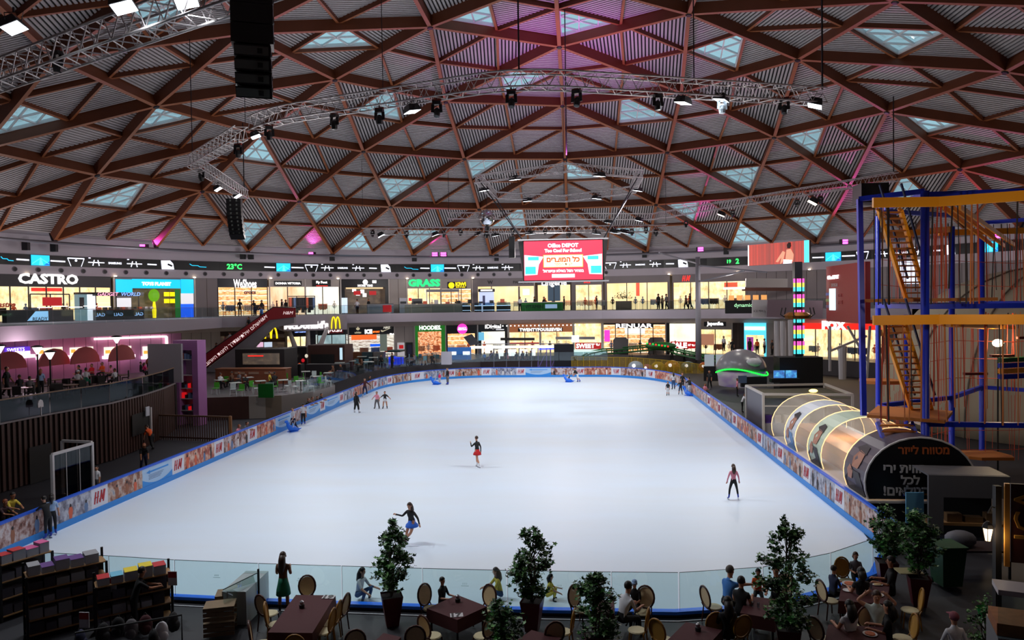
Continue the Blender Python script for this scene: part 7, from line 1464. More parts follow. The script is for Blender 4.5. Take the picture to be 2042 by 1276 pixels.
# ---------------- foreground: cafe tables, chairs, potted trees, book shelves ----------------
RCL = M('cloth_maroon', (104, 18, 30), .45, noise=.15, nscale=9); WDK = M('cane_frame_dark', (74, 34, 22), .4); WYE = M('cane_frame_ochre', (150, 104, 30), .4); CANE = M('cane_weave', (236, 208, 162), .6, noise=.2, nscale=60); CANO = M('cane_ochre', (186, 138, 60), .6, noise=.25, nscale=60); CRM = M('seat_cream', (196, 186, 150), .6)
def cafe_chair(fm, cm, lab, grp):
    e = empty('cafe_chair', (0, 0, 0), 0, lab, 'chair', grp)          # faces +y, back at -y
    MB().lathe([(.22, .43), (.24, .455), (.22, .48)], n=14).build('seat', CRM, e)
    rg = [(.25*cos(t), -.23-.08*(.5+.5*sin(t)), .78+.3*sin(t)) for t in [2*pi*i/18 for i in range(18)]]
    MB().tube(rg, .028, 6, closed=True).build('back_frame', fm, e, smooth=True)
    MB().add([V((p[0]*.9, p[1]+.005, .78+(p[2]-.78)*.9)) for p in rg], [tuple(range(18))]).build('cane_back', cm, e)
    for s in (-1, 1):
        MB().tube([(s*.17, -.27, .56), (s*.19, -.2, .44), (s*.2, -.25, 0)], .02, 5).build('leg', fm, e); MB().tube([(s*.17, .16, .44), (s*.19, .2, 0)], .02, 5).build('leg', fm, e)
    return e
CHD = cafe_chair(WDK, CANE, '', 'cane backed cafe chairs'); CHO = cafe_chair(WYE, CANO, '', 'cane backed cafe chairs')
def chair(x, y, rz, lab, o=None, z=.74):
    o = o or CHD; p = Gz(x, y, z); q = o if o.name not in used else dup(o); used.add(o.name); q.location = (p.x, p.y, 0); q.rotation_euler.z = rz; q['label'] = lab; return q
def ctable(c4, lab, num=None, h=.76):
    P = [Gz(x, y, h) for x, y in c4]; c = sum(P, V())/4; e = empty('cafe_table', V((c.x, c.y, 0)), 0, lab, 'table', 'maroon cafe tables'); Q = [V((p.x-c.x, p.y-c.y, 0)) for p in P]
    mb = MB(); n = len(Q); top = [q+V((0, 0, h)) for q in Q]; lo = [q*1.03+V((0, 0, h-.34)) for q in Q]
    mb.add(top+lo, [tuple(range(n))]+[(i, n+i, n+(i+1) % n, (i+1) % n) for i in range(n)]); mb.build('tablecloth', RCL, e)
    for q in Q: MB().bar(q*.85, q*.85+V((0, 0, h-.02)), .05).build('leg', BLACK, e)
    if num:
        s, u, v, r = num; p = Q[0]+(Q[1]-Q[0])*u+(Q[3]-Q[0])*v; T = Matrix.Translation(p+V((0, 0, h+.012))) @ Matrix.Rotation(r, 4, 'Z'); MB().box((0, 0, 0), (.34, .24, .006), M4=T).build('number_card', WHITE, e); text(s, .2, DRK, T @ Matrix.Translation((0, 0, .006)), e, ext=.002, width=.27, bold=.01)
    return c
def caddy(c, lab):
    e = empty('napkin_holder', V((c.x, c.y, .765)), 0, lab, 'napkin holder'); MB().lathe([(.07, 0), (.075, .09), (.06, .1)], n=10).build('base', BLACK, e); MB().lathe([(.05, .1), (.055, .17), (.02, .2)], n=10).build('napkins', STEEL, e)
c = ctable([(590, 1186), (669, 1187), (623, 1262), (534, 1261)], 'long maroon table marked 19 in front of the woman in green', ('19', .86, .06, 0)); caddy(Gz(602, 1212, .76), 'small steel napkin holder on the table marked 19')
c = ctable([(912, 1186), (971, 1209), (912, 1236), (851, 1213)], 'square maroon table marked 17 set cornerwise', ('17', .8, .8, .2)); caddy(Gz(913, 1200, .76), 'small napkin holder on the table marked 17')
c = ctable([(1368, 1240), (1440, 1256), (1400, 1300), (1325, 1282)], 'maroon table at the bottom edge right of the man in white'); caddy(Gz(1392, 1258, .76), 'dark napkin holder on the bottom edge maroon table')
ctable([(1060, 1256), (1120, 1272), (1080, 1300), (1020, 1284)], 'maroon table peeping in at the bottom centre'); ctable([(765, 1262), (800, 1270), (780, 1290), (745, 1280)], 'maroon table corner at the bottom left of centre')
ctable([(1490, 1188), (1560, 1196), (1545, 1234), (1476, 1222)], 'maroon table between the man in blue and the tall tree'); ctable([(1180, 1195), (1225, 1196), (1225, 1222), (1180, 1220)], 'maroon table behind the bushy plant left of the man in white')
CF = ctable([(1680, 1158), (1775, 1163), (1768, 1204), (1672, 1198)], 'family table with plates at the lower right'); ctable([(1652, 1245), (1765, 1250), (1770, 1300), (1640, 1296)], 'maroon table at the bottom edge with a white plate')
for i, (x, y, o, r, l) in enumerate(((537, 1203, 0, -.5, 'dark framed cane chair left behind the table marked 19'), (606, 1178, 0, pi, 'cream backed chair at the head of the table marked 19'), (552, 1224, 1, -1.3, 'ochre cane chair at the left side of the table marked 19'), (522, 1262, 0, -1.2, 'dark framed chair at the lower left of the table marked 19'), (594, 1282, 1, .1, 'ochre chair at the near end of the table marked 19'), (643, 1238, 1, 1.5, 'lowest ochre chair on the right side of the table marked 19'), (656, 1222, 1, 1.5, 'middle ochre chair on the right side of the table marked 19'), (672, 1206, 0, 1.4, 'top chair on the right side of the table marked 19'),
 (708, 1272, 0, .3, 'cream backed chair alone at the bottom between tables 19 and 17'), (860, 1193, 0, -2.2, 'cream backed chair at the far left of the table marked 17'), (963, 1196, 0, 2.5, 'woven backed chair at the far right of the table marked 17'), (862, 1246, 0, -.7, 'chair at the near left of the table marked 17'), (828, 1264, 0, .2, 'woven backed chair at the bottom left of the table marked 17'), (962, 1246, 0, .9, 'chair at the near right of the table marked 17'),
 (1160, 1196, 0, -2.3, 'cream backed chair behind the bushy plant'), (1100, 1256, 0, .3, 'cream backed chair right of the middle potted tree'), (1122, 1238, 1, 1.4, 'ochre chair seen edge-on right of the middle potted tree'), (1281, 1200, 0, 2.7, 'cream backed chair behind the child with blue cap'), (1270, 1235, 1, 1.3, 'ochre chair beside the man in white'), (1324, 1254, 1, -.8, 'ochre chair left of the bottom edge table'), (1423, 1190, 0, -1.2, 'cream backed chair behind the man in blue'), (1421, 1237, 1, .1, 'ochre chair behind the bottom edge table'), (1468, 1244, 1, .4, 'ochre chair behind the woman in black'), (1562, 1172, 0, 2.6, 'cream backed chair behind the raised hand'),
 (1640, 1252, 0, -1.0, 'cream backed chair at the bottom left of the family table'), (1690, 1140, 1, -2.9, 'ochre chair of the little girl at the corner'), (1655, 1178, 0, -1.3, 'dark chair of the boy at the family table'), (1718, 1224, 0, .1, 'cream backed chair behind the woman in dark strappy top'), (1815, 1196, 1, 1.3, 'ochre chair right of the family table'), (1800, 1250, 1, 1.5, 'ochre chair in the shade below the family table'))):
    chair(x, y, r, l, CHO if o else CHD)
# potted trees
LEAF = [M('leaf_green', (50, 112, 42), .4), M('leaf_light', (116, 166, 98), .4), M('leaf_dark', (26, 66, 30), .45)]; POT = M('pot_maroon', (92, 18, 26), .4); SOIL = M('soil', (26, 20, 18), .9); BARK = M('bark', (60, 44, 34), .8)
def ptree(x, yb, z_top, wd, zlo, lab, n=800, pot=.85, pw=.52, seed=1, D=None, lf=.085):
    p = Gz(x, yb) if D is None else atD(x, yb, D); rr = random.Random(seed); e = empty('potted_tree', V((p.x, p.y, 0)), rr.uniform(-.4, .4), lab, 'potted plant')
    if pot: b, t = pw*.32, pw*.55; MB().add([(-b, -b, 0), (b, -b, 0), (b, b, 0), (-b, b, 0), (-t, -t, pot), (t, -t, pot), (t, t, pot), (-t, t, pot)], [(3, 2, 1, 0), (0, 1, 5, 4), (1, 2, 6, 5), (2, 3, 7, 6), (3, 0, 4, 7)]).build('pot', POT, e); MB().b0(-t*.92, t*.92, -t*.92, t*.92, pot-.1, pot-.05).build('soil', SOIL, e)
    H = z_top; mb = MB(); tips = []; base = max(pot-.05, .2)
    for i in range(3): a = i*2.1; mb.tube([(0, 0, base), (.03*cos(a), .03*sin(a), zlo+.2), (.1*cos(a), .1*sin(a), (zlo+H)/2), (.05*cos(a), .05*sin(a), H-.2)], [.022, .02, .015, .006], 5)
    for i in range(46):
        z = zlo+(H-zlo)*rr.random(); t = (z-zlo)/(H-zlo); r = wd/2*(math.sin(pi*min(1, .1+t*.84))**.75)*rr.uniform(.35, 1.0); a = rr.uniform(0, 2*pi); q = V((r*cos(a), r*sin(a), z+rr.uniform(.0, .15))); mb.tube([(0, 0, z-.25*wd), q*.5+V((0, 0, z*.5-.05)), q], [.012, .008, .003], 4); tips.append(q)
    mb.build('stems', BARK, e); mb = MB()
    for i in range(n):
        q = rr.choice(tips); q = V((q.x, q.y, 0))*rr.uniform(.55, 1.02)+V((rr.gauss(0, .06), rr.gauss(0, .06), q.z+rr.gauss(0, .08))); q.z = rr.choice(tips).z*.0+q.z if q.z > zlo-.1 else zlo+rr.random()*.3
        s = lf*rr.uniform(.6, 1.25); u = V((rr.gauss(0, 1), rr.gauss(0, 1), rr.gauss(0, .5))).normalized(); w2 = u.cross(V((rr.gauss(0, .5), rr.gauss(0, .5), 1))).normalized(); nn = u.cross(w2)*.25
        P = []
        for k, rad in enumerate((1, .45, .85, .4, .62, .3, .62, .4, .85, .45)): t = 2*pi*k/10; P.append(q+(u*cos(t)+w2*sin(t))*s*rad+nn*s*(.3 if k % 2 else -.3))
        mb.mat(rr.choice((0, 0, 1, 2, 2))); mb.add(P, [tuple(range(10))])
    mb.build('foliage', LEAF, e); return e
ptree(782, 1245, 2.68, 1.5, .95, 'potted tree with dark red pot left of the table marked 17', 1300, seed=2, lf=.1)
ptree(1062, 1256, 2.6, 1.45, 1.0, 'potted tree with dark red pot at the centre of the glass', 1300, seed=3, lf=.1)
ptree(1572, 1318, 3.3, 1.6, .8, 'tall leafy tree right of the man in blue', 2600, seed=4, lf=.08)
ptree(1190, 1330, 2.1, 1.5, .6, 'bushy plant before the man in white at the bottom centre', 1700, seed=5)
ptree(1003, 1345, 1.62, 1.1, .6, 'low green plant at the bottom edge left of the centre pot', 700, seed=6)
ptree(1768, 1172, 2.35, 1.5, .95, 'dark leafy tree at the right corner of the rink, left of the pair', 1700, seed=7); ptree(1832, 1206, 2.55, 1.35, 1.0, 'dark leafy tree at the right corner of the rink, right of the pair', 1700, seed=8)
ptree(1965, 1360, 1.75, 1.2, .7, 'feathery plant at the bottom right corner', 600, seed=9, lf=.06)
# guests at the cafe tables
CG = 'guests at the cafe tables'
def guest(x, y, rz, t, l, h=1.7, z=.45, b=C_BK, **k): p = Gz(x, y, z); return person(V((p.x, p.y, 0)), rz, h*1.12, k.pop('pose', 'sit'), t, b, label=l, near=1, group=k.pop('group', CG), **k)
person(V((*Gz(566, 1221).xy, 0)), .05, 1.7, 'phone', C_BR, SK['m'], hair='b', long=.42, skirt=(C_GR, .21, .4), legs=0, sleeve=0, near=1, skin='m', label='woman with long hair in a short green dress watching the ice')
for x, D_, h, rz, t, b, l, lg, hr in ((716, 22.35, 1.66, -1.9, C_WH, C_JN, 'girl with long dark hair in white shirt crouching behind the glass', .4, 'k'), (998, 22.25, 1.6, 1.9, C_YL, C_JN, 'long haired girl in a mustard top bending behind the glass', .35, 'k'), (1092, 22.1, 1.25, -1.6, C_YL, C_YL, 'small child in yellow behind the glass beside the centre pot', .2, 'k')):
    p = atD(x, 1200, D_); person(V((p.x, p.y, 0)), rz, h, 'crouch', t, b, hair=hr, long=lg, near=1, label=l, seat=.08)
guest(882, 1206, -2.1, C_BK, 'child with dark hair seated at the table marked 17', h=1.25, z=.45, hair='k')
guest(1240, 1238, -.9, C_WH, 'man in white shirt with a pale skullcap seated at the bottom centre', hair='k', cap=None, ov=dict(lean=(0, .35))); guest(1266, 1212, 2.8, C_BK, 'child with a light blue skullcap behind the man in white', h=1.25, hair='k', cap=C_LB)
guest(1450, 1206, -1.0, C_BL, 'man in bright blue shirt reaching across the table', h=1.78, hair='g', ov=dict(lu=(.2, .9, -.1), lf=(.1, .98, -.15), lean=(0, .15))); guest(1478, 1226, -.6, C_BK, 'woman in black with short dark hair at the table', hair='k', sleeve=0, ov=dict(lf=(-.2, .8, .3)))
guest(1548, 1200, 2.6, C_BK, 'person in black with a raised fist beside the tall tree', hair='k', ov=dict(rf=(.1, .2, .95), ru=(-.4, .6, -.6))); guest(1512, 1186, 2.9, C_OR, 'child in orange behind the table of the man in blue', h=1.2, hair='k')
guest(1452, 1272, .1, C_BK, 'person with long black hair at the bottom edge', hair='k', long=.35)
guest(1706, 1152, 3.0, C_GY, 'little girl with braids at the far side of the family table', h=1.25, hair='b', long=.15); guest(1662, 1186, -1.2, C_NV, 'boy in dark blue at the left of the family table', h=1.35, hair='k', skin='m')
guest(1718, 1206, .1, C_BK, 'woman in dark strappy top with her back to us at the family table', hair='k', long=.12, sleeve=0); guest(1778, 1184, 1.3, C_BK, 'bearded man in black at the right of the family table', h=1.78, hair='k', skin='m')
guest(1748, 1258, 2.9, CL('mint', (200, 214, 210)), 'woman in white tank top with both hands behind her head', hair='b', sleeve=0, ov=dict(lu=(.85, .0, .5), lf=(-.75, -.1, .65), ru=(-.85, .0, .5), rf=(.75, -.1, .65)))
guest(1695, 1280, .3, C_WH, 'woman with black ponytail in white at the bottom edge', hair='k', long=.25, sleeve=0); guest(1772, 1282, 1.2, C_BK, 'dark haired guest at the bottom edge below the tank top woman', hair='k', long=.25)
p = Gz(1904, 1375); person(V((p.x, p.y, 0)), .1, 1.72, 'walk', C_WH, SK['m'], hair='b', sleeve=2, near=1, skirt=(CL('dusty_pink', (170, 70, 80)), .3, .75), cap=CL('scarf', (130, 70, 84)), label='woman in white shirt and patterned headscarf walking away at the right')
p = Gz(268, 1262); person(V((p.x, p.y, 0)), -.9, 1.75, 'lean', C_BK, C_BK, hair='k', skin='m', near=1, label='dark haired man in black among the backpacks')
# plates
PLW = M('plate_white', (220, 220, 222), .3); PIZ = M('pizza', (196, 96, 40), .6, noise=.4, nscale=30); FOODM = M('food_pale', (200, 170, 120), .6, noise=.3, nscale=30)
def plate(x, y, r, lab, food=None, sq=1.0):
    p = Gz(x, y, .775); o = MB().lathe([(r*.6, 0), (r, .02), (r*.96, .025), (r*.6, .01)], n=18).build('plate', PLW, loc=V((p.x, p.y, .765)), label=lab, cat='plate'); o.scale = (1, sq, 1)
    if food: MB().lathe([(r*.7, .012), (r*.68, .035), (r*.2, .045)], n=14).build('food', food, o)
plate(1695, 1164, .22, 'large plate with pizza on the family table', PIZ); plate(1690, 1177, .13, 'white plate with a fork left on the family table'); plate(1750, 1166, .15, 'long white plate at the far right of the family table', FOODM, .6); plate(1751, 1186, .15, 'white plate with rice at the near right of the family table', FOODM)
plate(1704, 1172, .08, 'small white dish behind the woman in the strappy top'); plate(1735, 1264, .17, 'white plate with meat on the bottom edge table', PIZ)
for x, y, l in ((1730, 1172, 'left glass between the plates of the family table'), (1737, 1170, 'right glass between the plates of the family table'), (1500, 1206, 'glass on the table of the man in blue'), (1512, 1208, 'second glass on the table of the man in blue')):
    p = Gz(x, y, .8); MB().lathe([(.03, 0), (.04, .12)], n=10).build('drinking_glass', glass('tumbler', (200, 215, 220), .15), loc=V((p.x, p.y, .765)), label=l, cat='glass')
# crates and white counter left of the table
for i, (x, y, z, l) in enumerate(((440, 1262, 0, 'lowest wooden crate of the stack left of table 19'), (440, 1262, .42, 'middle wooden crate of the stack left of table 19'), (462, 1236, 0, 'far wooden crate beside the white counter'), (462, 1236, .42, 'upper far wooden crate beside the white counter'))):
    p = Gz(x, y); e = empty('wooden_crate', V((p.x, p.y, z)), .3, l, 'crate', 'wooden crates left of table 19')
    for q in range(3):
        MB().b0(-.4, .4, -.28, -.26, .03+q*.13, .13+q*.13).b0(-.4, .4, .26, .28, .03+q*.13, .13+q*.13).build('side_slat', M('crate_wood', (128, 106, 78), .7, noise=.2, nscale=5), e)
    MB().b0(-.4, .4, -.28, .28, .36, .4).build('lid', M('crate_wood', (0, 0, 0)), e)
p = Gz(492, 1222); o = MB().b0(-.35, .35, -.8, .8, 0, .95).build('white_counter', M('counter_glossy', (170, 178, 180), .3), loc=V((p.x, p.y, 0)), label='glossy white counter behind the wooden crates', cat='counter')
p = Gz(517, 1222); e = empty('glass_partition', V((p.x, p.y, 0)), 0, 'clear partition on a black post beside the white counter', 'glass panel'); MB().bar((0, 0, 0), (0, 0, 1.3), .05).build('post', BLACK, e); MB().quad((0, 0, .05), (-.45, -1.3, .05), (-.45, -1.3, 1.2), (0, 0, 1.2)).build('pane', GL, e); MB().bar((0, 0, 1.2), (-.45, -1.3, 1.2), .02).build('edge', EDGE, e)
# book shelves
SHB, SHW = M('shelf_black', (18, 17, 19), .5), M('shelf_board', (150, 112, 70), .6)
BC = [M('book_%d' % i, c, .5) for i, c in enumerate(((230, 205, 40), (110, 190, 222), (190, 34, 40), (92, 50, 130), (90, 88, 100), (170, 176, 190), (36, 60, 130), (210, 90, 150), (60, 56, 66), (150, 150, 156)))]
def shelfunit(pa, pb, h, dd, rows, lab, cols, top, seed, gname):
    a, b = V((*Gz(*pa, h).xy, 0)), V((*Gz(*pb, h).xy, 0)); d = b-a; L = d.length; e = empty('book_shelf', a, atan2(d.y, d.x), lab, 'shelf'); rr = random.Random(seed)
    for u in (0, L):
        for v in (0, dd): MB().b0(u-.03, u+.03, v-.03, v+.03, 0, h+.25 if v else h).build('upright', SHB, e)
    MB().b0(0, L, dd-.02, dd, 0, h).build('back_board', SHB, e)
    zs = [.15+(h-.15)*i/rows for i in range(rows+1)]
    for z in zs: MB().b0(0, L, -.02, dd, z-.03, z).build('shelf_board', SHW, e)
    R = Matrix.Rotation(atan2(d.y, d.x), 3, 'Z')
    for i, z in enumerate(zs):
        u = .06; tp = i == rows
        while u < L-.32:
            w_ = rr.uniform(.24, .34); hh = rr.uniform(.12, .3) if tp else rr.uniform(.15, .32); hh = min(hh, (zs[1]-zs[0])-.08) if not tp else hh
            q = a+R @ V((u+w_/2, dd*.45, z)); m = BC[rr.choice(top if tp else cols)]; o = MB().b0(-w_/2, w_/2, -dd*.38, dd*.38, 0, hh).build('book_stack', m if not tp else BC[5], loc=q, label='', cat='books', group=gname); o.rotation_euler.z = atan2(d.y, d.x)
            o['label'] = ('stack of notebooks on the top board, ' if tp else 'stack of books on a lower board, ')+lab.split(' shelf')[0]+' shelf' if False else ('stack on the top board of the '+lab) if tp else ('stack on a lower board of the '+lab)
            if tp: MB().b0(-w_/2-.004, w_/2+.004, -dd*.39, dd*.39, hh*.0+hh, hh+.012).build('cover', m, o)
            u += w_+.04
shelfunit((0, 1128), (104, 1098), 1.65, .5, 3, 'leftmost black shelf by the rink corner', (8, 4, 6, 8), (7, 2, 7, 2), 1, 'goods on the leftmost shelf')
shelfunit((52, 1152), (212, 1118), 1.75, .6, 4, 'middle black shelf with dark books', (8, 4, 9, 8), (6, 8, 3, 9), 2, 'books on the middle shelf')
shelfunit((190, 1172), (342, 1142), 1.4, .55, 3, 'right shelf topped with bright notebooks', (9, 4, 5, 8), (0, 1, 2, 1, 3, 0, 1), 3, 'notebooks on the right shelf')
for x, y, z, l in ((344, 1153, 1.3, 'red and white price card at the right shelf end'), (223, 1166, 1.35, 'red and white price card at the left end of the right shelf'), (168, 1236, 1.1, 'red and white price card hanging by the backpacks')):
    p = Gz(x, y, z); o = MB().b0(-.13, .13, -.01, .01, -.2, .2).build('price_card', M('card_white', (205, 205, 210), .5), loc=p, label=l, cat='price card'); MB().b0(-.12, .12, -.015, -.01, .02, .18).build('red_header', HMRED, o); MB().bar((0, .01, -.2), (0, .01, -p.z), .02).build('stand', BLACK, o)
# backpacks on rails
for i, (x, y, m, l) in enumerate(((236, 1250, C_BK, 'leftmost black backpack on the rail'), (262, 1254, C_GY, 'charcoal backpack beside the leftmost one'), (290, 1246, CL('wine', (70, 22, 30)), 'dark wine backpack on the rail'), (322, 1260, C_WH, 'white and black backpack at the right end of the rail'), (205, 1262, C_BK, 'black backpack by the hanging price card'), (345, 1240, C_BK, 'black backpack behind the white one'), (160, 1276, C_NV, 'dark blue backpack at the bottom edge'), (306, 1275, C_BK, 'black backpack below the white one'))):
    p = Gz(x, y, .8); e = empty('backpack', V((p.x, p.y, .55)), .3*i, l, 'backpack', 'backpacks on the rail'); MB().ball((0, 0, .25), (.17, .12, .27), 12, 8).build('main_bag', m, e, smooth=True); MB().ball((0, -.1, .16), (.13, .06, .14), 10, 6).build('front_pocket', m, e, smooth=True); MB().tube([(-.05, .02, .5), (0, .02, .57), (.05, .02, .5)], .012, 4).build('handle', BLACK, e)
p, q = Gz(150, 1262, 1.15), Gz(362, 1226, 1.15); MB().tube([V((0, 0, -1.15)), V((0, 0, 0)), q-p, q-p+V((0, 0, -1.15))], .025, 6).build('display_rail', BLACK, loc=p, label='black metal rail holding the backpacks', cat='rail')
# right edge: stall, bin, lantern, food counter
p = atD(1852, 1050, 26.5); e = empty('grey_stall', V((p.x, p.y, 0)), -.1, 'dark grey stall with an opening under the climbing tower', 'stall'); GM = M('stall_grey', (96, 96, 102), .45)
MB().b0(0, 2.7, 0, .12, 1.75, 2.55).build('head_panel', GM, e); MB().b0(0, .5, 0, .12, .5, 1.75).build('side_panel', GM, e); MB().b0(0, 2.7, .1, 1.6, 2.5, 2.56).build('roof', GM, e); MB().b0(.5, 2.7, 1.4, 1.5, 0, 2.5).build('back_panel', DARK, e); MB().b0(0, 2.7, .1, .6, .7, .8).build('counter', SHW, e)
for i, (x, w_, hh) in enumerate(((.7, .5, .3), (1.3, .6, .2), (2.0, .5, .35))): MB().b0(x, x+w_, .2, .5, .8, .8+hh).build('carton', M('carton', (112, 84, 54), .7), e)
p = Gz(1824, 1075); o = MB().b0(-.32, .32, -.03, .03, .6, 1.75).build('info_panel', M('info_blue', (96, 160, 200), .5), loc=V((p.x, p.y, 0)), label='pale blue information panel at the foot of the tower', cat='panel'); MB().b0(-.03, .03, -.02, .02, 0, .6).build('foot', BLACK, o); text('ישראל', .15, M('info_ink', (30, 70, 120), .5), Matrix.Translation((0, -.04, .95)) @ Matrix.Rotation(pi/2, 4, 'X'), o, rtl=True, width=.35, ext=.002)
p = Gz(1888, 1168); e = empty('wheeled_bin', V((p.x, p.y, 0)), .1, 'dark green wheeled bin in the shade of the stall', 'bin'); BG = M('bin_green', (22, 70, 40), .5); MB().add([(-.3, -.3, .08), (.3, -.3, .08), (.3, .3, .08), (-.3, .3, .08), (-.38, -.4, 1.25), (.38, -.4, 1.25), (.38, .4, 1.25), (-.38, .4, 1.25)], [(3, 2, 1, 0), (0, 1, 5, 4), (1, 2, 6, 5), (2, 3, 7, 6), (3, 0, 4, 7)]).build('body', BG, e); MB().b0(-.41, .41, -.44, .44, 1.25, 1.33).build('lid', BG, e)
for s in (-1, 1): MB().lathe([(.1, -.03), (.1, .03)], n=10, M4=Matrix.Translation((s*.3, .3, .1)) @ Matrix.Rotation(pi/2, 4, 'Y')).build('wheel', BLACK, e)
p = Gz(1915, 1090, .9); MB().ball((0, 0, .2), (.5, .35, .28), 10, 7).build('grey_sack', M('sack_grey', (96, 96, 106), .6), loc=V((p.x, p.y, .95)), label='grey plastic sack lying on the dark table', cat='sack', smooth=True); o = MB().b0(-1.1, 1.1, -.5, .5, .87, .93).build('dark_table', M('dk_table', (46, 30, 32), .6), loc=V((p.x+.3, p.y, 0)), label='dark work table carrying the grey sack', cat='table')
for a in (-1, 1):
    for b in (-1, 1): MB().b0(a*1-.03, a*1+.03, b*.4-.03, b*.4+.03, 0, .87).build('leg', BLACK, o)
MB().b0(-.35, .35, -.25, .25, 0, .02).build('tray_top', M('pale_board', (180, 170, 130), .6), loc=Gz(1812, 1139, .9), label='pale square board lying between the two dark trees', cat='board').parent = None
p = atD(1988, 1276, 16.5); e = empty('lantern_post', V((p.x, p.y, 0)), 0, 'black post with a glowing lantern at the right edge', 'lantern'); zt = 9-(965-589)*16.5/FPX
MB().bar((0, 0, 0), (0, 0, zt), .13).build('post', BLACK, e); zl = 9-(1060-589)*16.5/FPX; MB().tube([(0, 0, zl+.55), (-.12, 0, zl+.6), (-.2, 0, zl+.45)], .02, 5).build('bracket', BLACK, e)
MB().lathe([(.06, -.17), (.11, .12)], (-.2, 0, zl), 6).build('glowing_shade', EM('lantern_glow', (255, 214, 170), 3), e); MB().lathe([(.13, .12), (.1, .2), (.03, .27)], (-.2, 0, zl), 6).build('cap', BLACK, e)
for i in range(6): t = i*pi/3; MB().bar((-.2+.062*cos(t), .062*sin(t), zl-.17), (-.2+.113*cos(t), .113*sin(t), zl+.12), .012).build('cage_bar', BLACK, e)
l = bpy.data.lights.new('lantern_light', 'POINT'); l.energy = 12; l.color = (1, .75, .5); l.shadow_soft_size = .1; q = bpy.data.objects.new('lantern_light', l); COL.objects.link(q); q.parent = e; q.location = (-.2, -.25, zl)
p = atD(2003, 1120, 16.2); e = empty('menu_board_sign', V((p.x, p.y, p.z)), -.25, 'tall brown sign with golden letters cut by the right edge', 'sign'); MB().b0(.12, 1.1, 0, .06, 0, 1.75).build('board', M('sign_brown', (58, 22, 20), .5), e); MB().b0(0, .1, -.02, .05, -.1, 1.75).build('gold_edge', M('gold_strip', (196, 140, 60), .4, .4), e); text('ICA', .5, M('gold_let', (190, 140, 60), .4, .3), Matrix.Translation((.42, -.03, 1.1)) @ Matrix.Rotation(-pi/2, 4, 'Y') @ Matrix.Rotation(pi/2, 4, 'X'), e, width=1.1) ; MB().b0(.5, .6, .06, .12, -p.z, 1.7).build('post', BLACK, e)
p = atD(1990, 1300, 14.2); e = empty('food_counter', V((p.x, p.y, 0)), -.35, 'grey food counter with a glass top at the bottom right corner', 'counter'); MB().b0(0, 2.2, 0, 1.2, 0, 2.75).build('body', M('counter_grey', (120, 122, 128), .5), e) if False else MB().b0(0, 2.2, 0, 1.2, .0, 2.35).build('body', M('counter_grey', (120, 122, 128), .5), e)
MB().b0(-.05, 2.2, -.3, .3, 3.3, 3.4).build('white_shelf', WHITE, e); MB().quad((0, 0, 2.35), (2.2, 0, 2.35), (2.2, 0, 3.3), (0, 0, 3.3)).build('glass_front', GL, e); MB().b0(0, 2.2, .1, 1.0, 2.36, 2.6).build('food', M('bread', (150, 90, 50), .7, noise=.3, nscale=8), e); MB().b0(0, 2.2, -.02, 0, 2.28, 2.34).build('trim', STEEL, e)
p = atD(1966, 1236, 17.2); e = empty('green_bucket', V((p.x, p.y, 0)), 0, 'green plastic basket on a white stand at the right', 'basket'); MB().lathe([(.1, 0), (.1, p.z)], n=10).build('stand', WHITE, e); MB().lathe([(.12, p.z), (.2, p.z+.28), (.17, p.z+.2)], n=12).build('basket', M('basket_green', (14, 130, 60), .4), e)
# ---------------- kiosks and display cases standing on the upper gallery ----------------
def gal(x0, x1, R, lab, cat, nm_):
    a, b = Gr(x0, 610, R), Gr(x1, 610, R); c = (a+b)/2; n = V((RCX-c.x, RCY-c.y, 0)).normalized(); xd = V((0, 0, 1)).cross(n); return empty(nm_, V((c.x, c.y, UF)), atan2(xd.y, xd.x), lab, cat), (a-b).length
GLB = M('case_black', (20, 20, 24), .4); CWL = EM('case_light', (190, 220, 255), 1.2); GRC = M('counter_green', (30, 110, 30), .5)
e, L = gal(1040, 1123, 50.2, 'long green counter with black sides on the upper gallery', 'counter', 'green_counter'); MB().b0(-L/2, L/2, -.3, .3, 0, 1.15).build('counter', GRC, e); MB().b0(-L/2, L/2, -.35, .35, 1.15, 1.22).build('top', WHITE, e); MB().b0(L/2-2.4, L/2-.8, -.36, -.3, .35, .9).build('notice', EM('pale_notice', (170, 190, 220), .7), e); text('VITAMIN', .4, GLB, Matrix.Translation((-L*.2, -.33, .6)) @ Matrix.Rotation(pi/2, 4, 'X'), e, width=2.4)
for x0, x1, l in ((922, 938, 'left lit glass display case under the KIWI sign'), (946, 960, 'black cabinet between the lit display cases'), (963, 986, 'black and blue display case below the letter W'), (990, 1018, 'long black and blue display case right of the letter W')):
    e, L = gal(x0, x1, 50.3, l, 'display case', 'display_case'); MB().b0(-L/2, L/2, -.3, .3, 0, .8).build('base', GLB, e); MB().b0(-L/2, L/2, -.32, .32, .8, .88).build('light_edge', CWL, e); MB().b0(-L/2+.03, L/2-.03, -.28, .28, .88, 1.25).build('glass_case', glass('case_glass', (190, 210, 230), .12), e); MB().b0(-L/2, L/2, -.32, .32, .2, .26).build('light_edge', CWL, e)
e, L = gal(954, 987, 51.2, 'small booth with a black lit header near the letter W', 'booth', 'phone_booth'); MB().b0(-L/2, L/2, -.3, .3, 2.7, 3.1).build('header', GLB, e); MB().b0(-.8, .8, -.34, -.3, 2.8, 3.0).build('name_strip', W_, e); MB().b0(-L/2+.1, L/2-.1, .2, .3, 0, 2.7).build('picture_wall', EM('booth_pic', (180, 190, 215), .9), e); MB().b0(-L/2+.6, -.2, .15, .2, .9, 2.2).build('poster', M('post_dk', (80, 80, 120), .5), e)
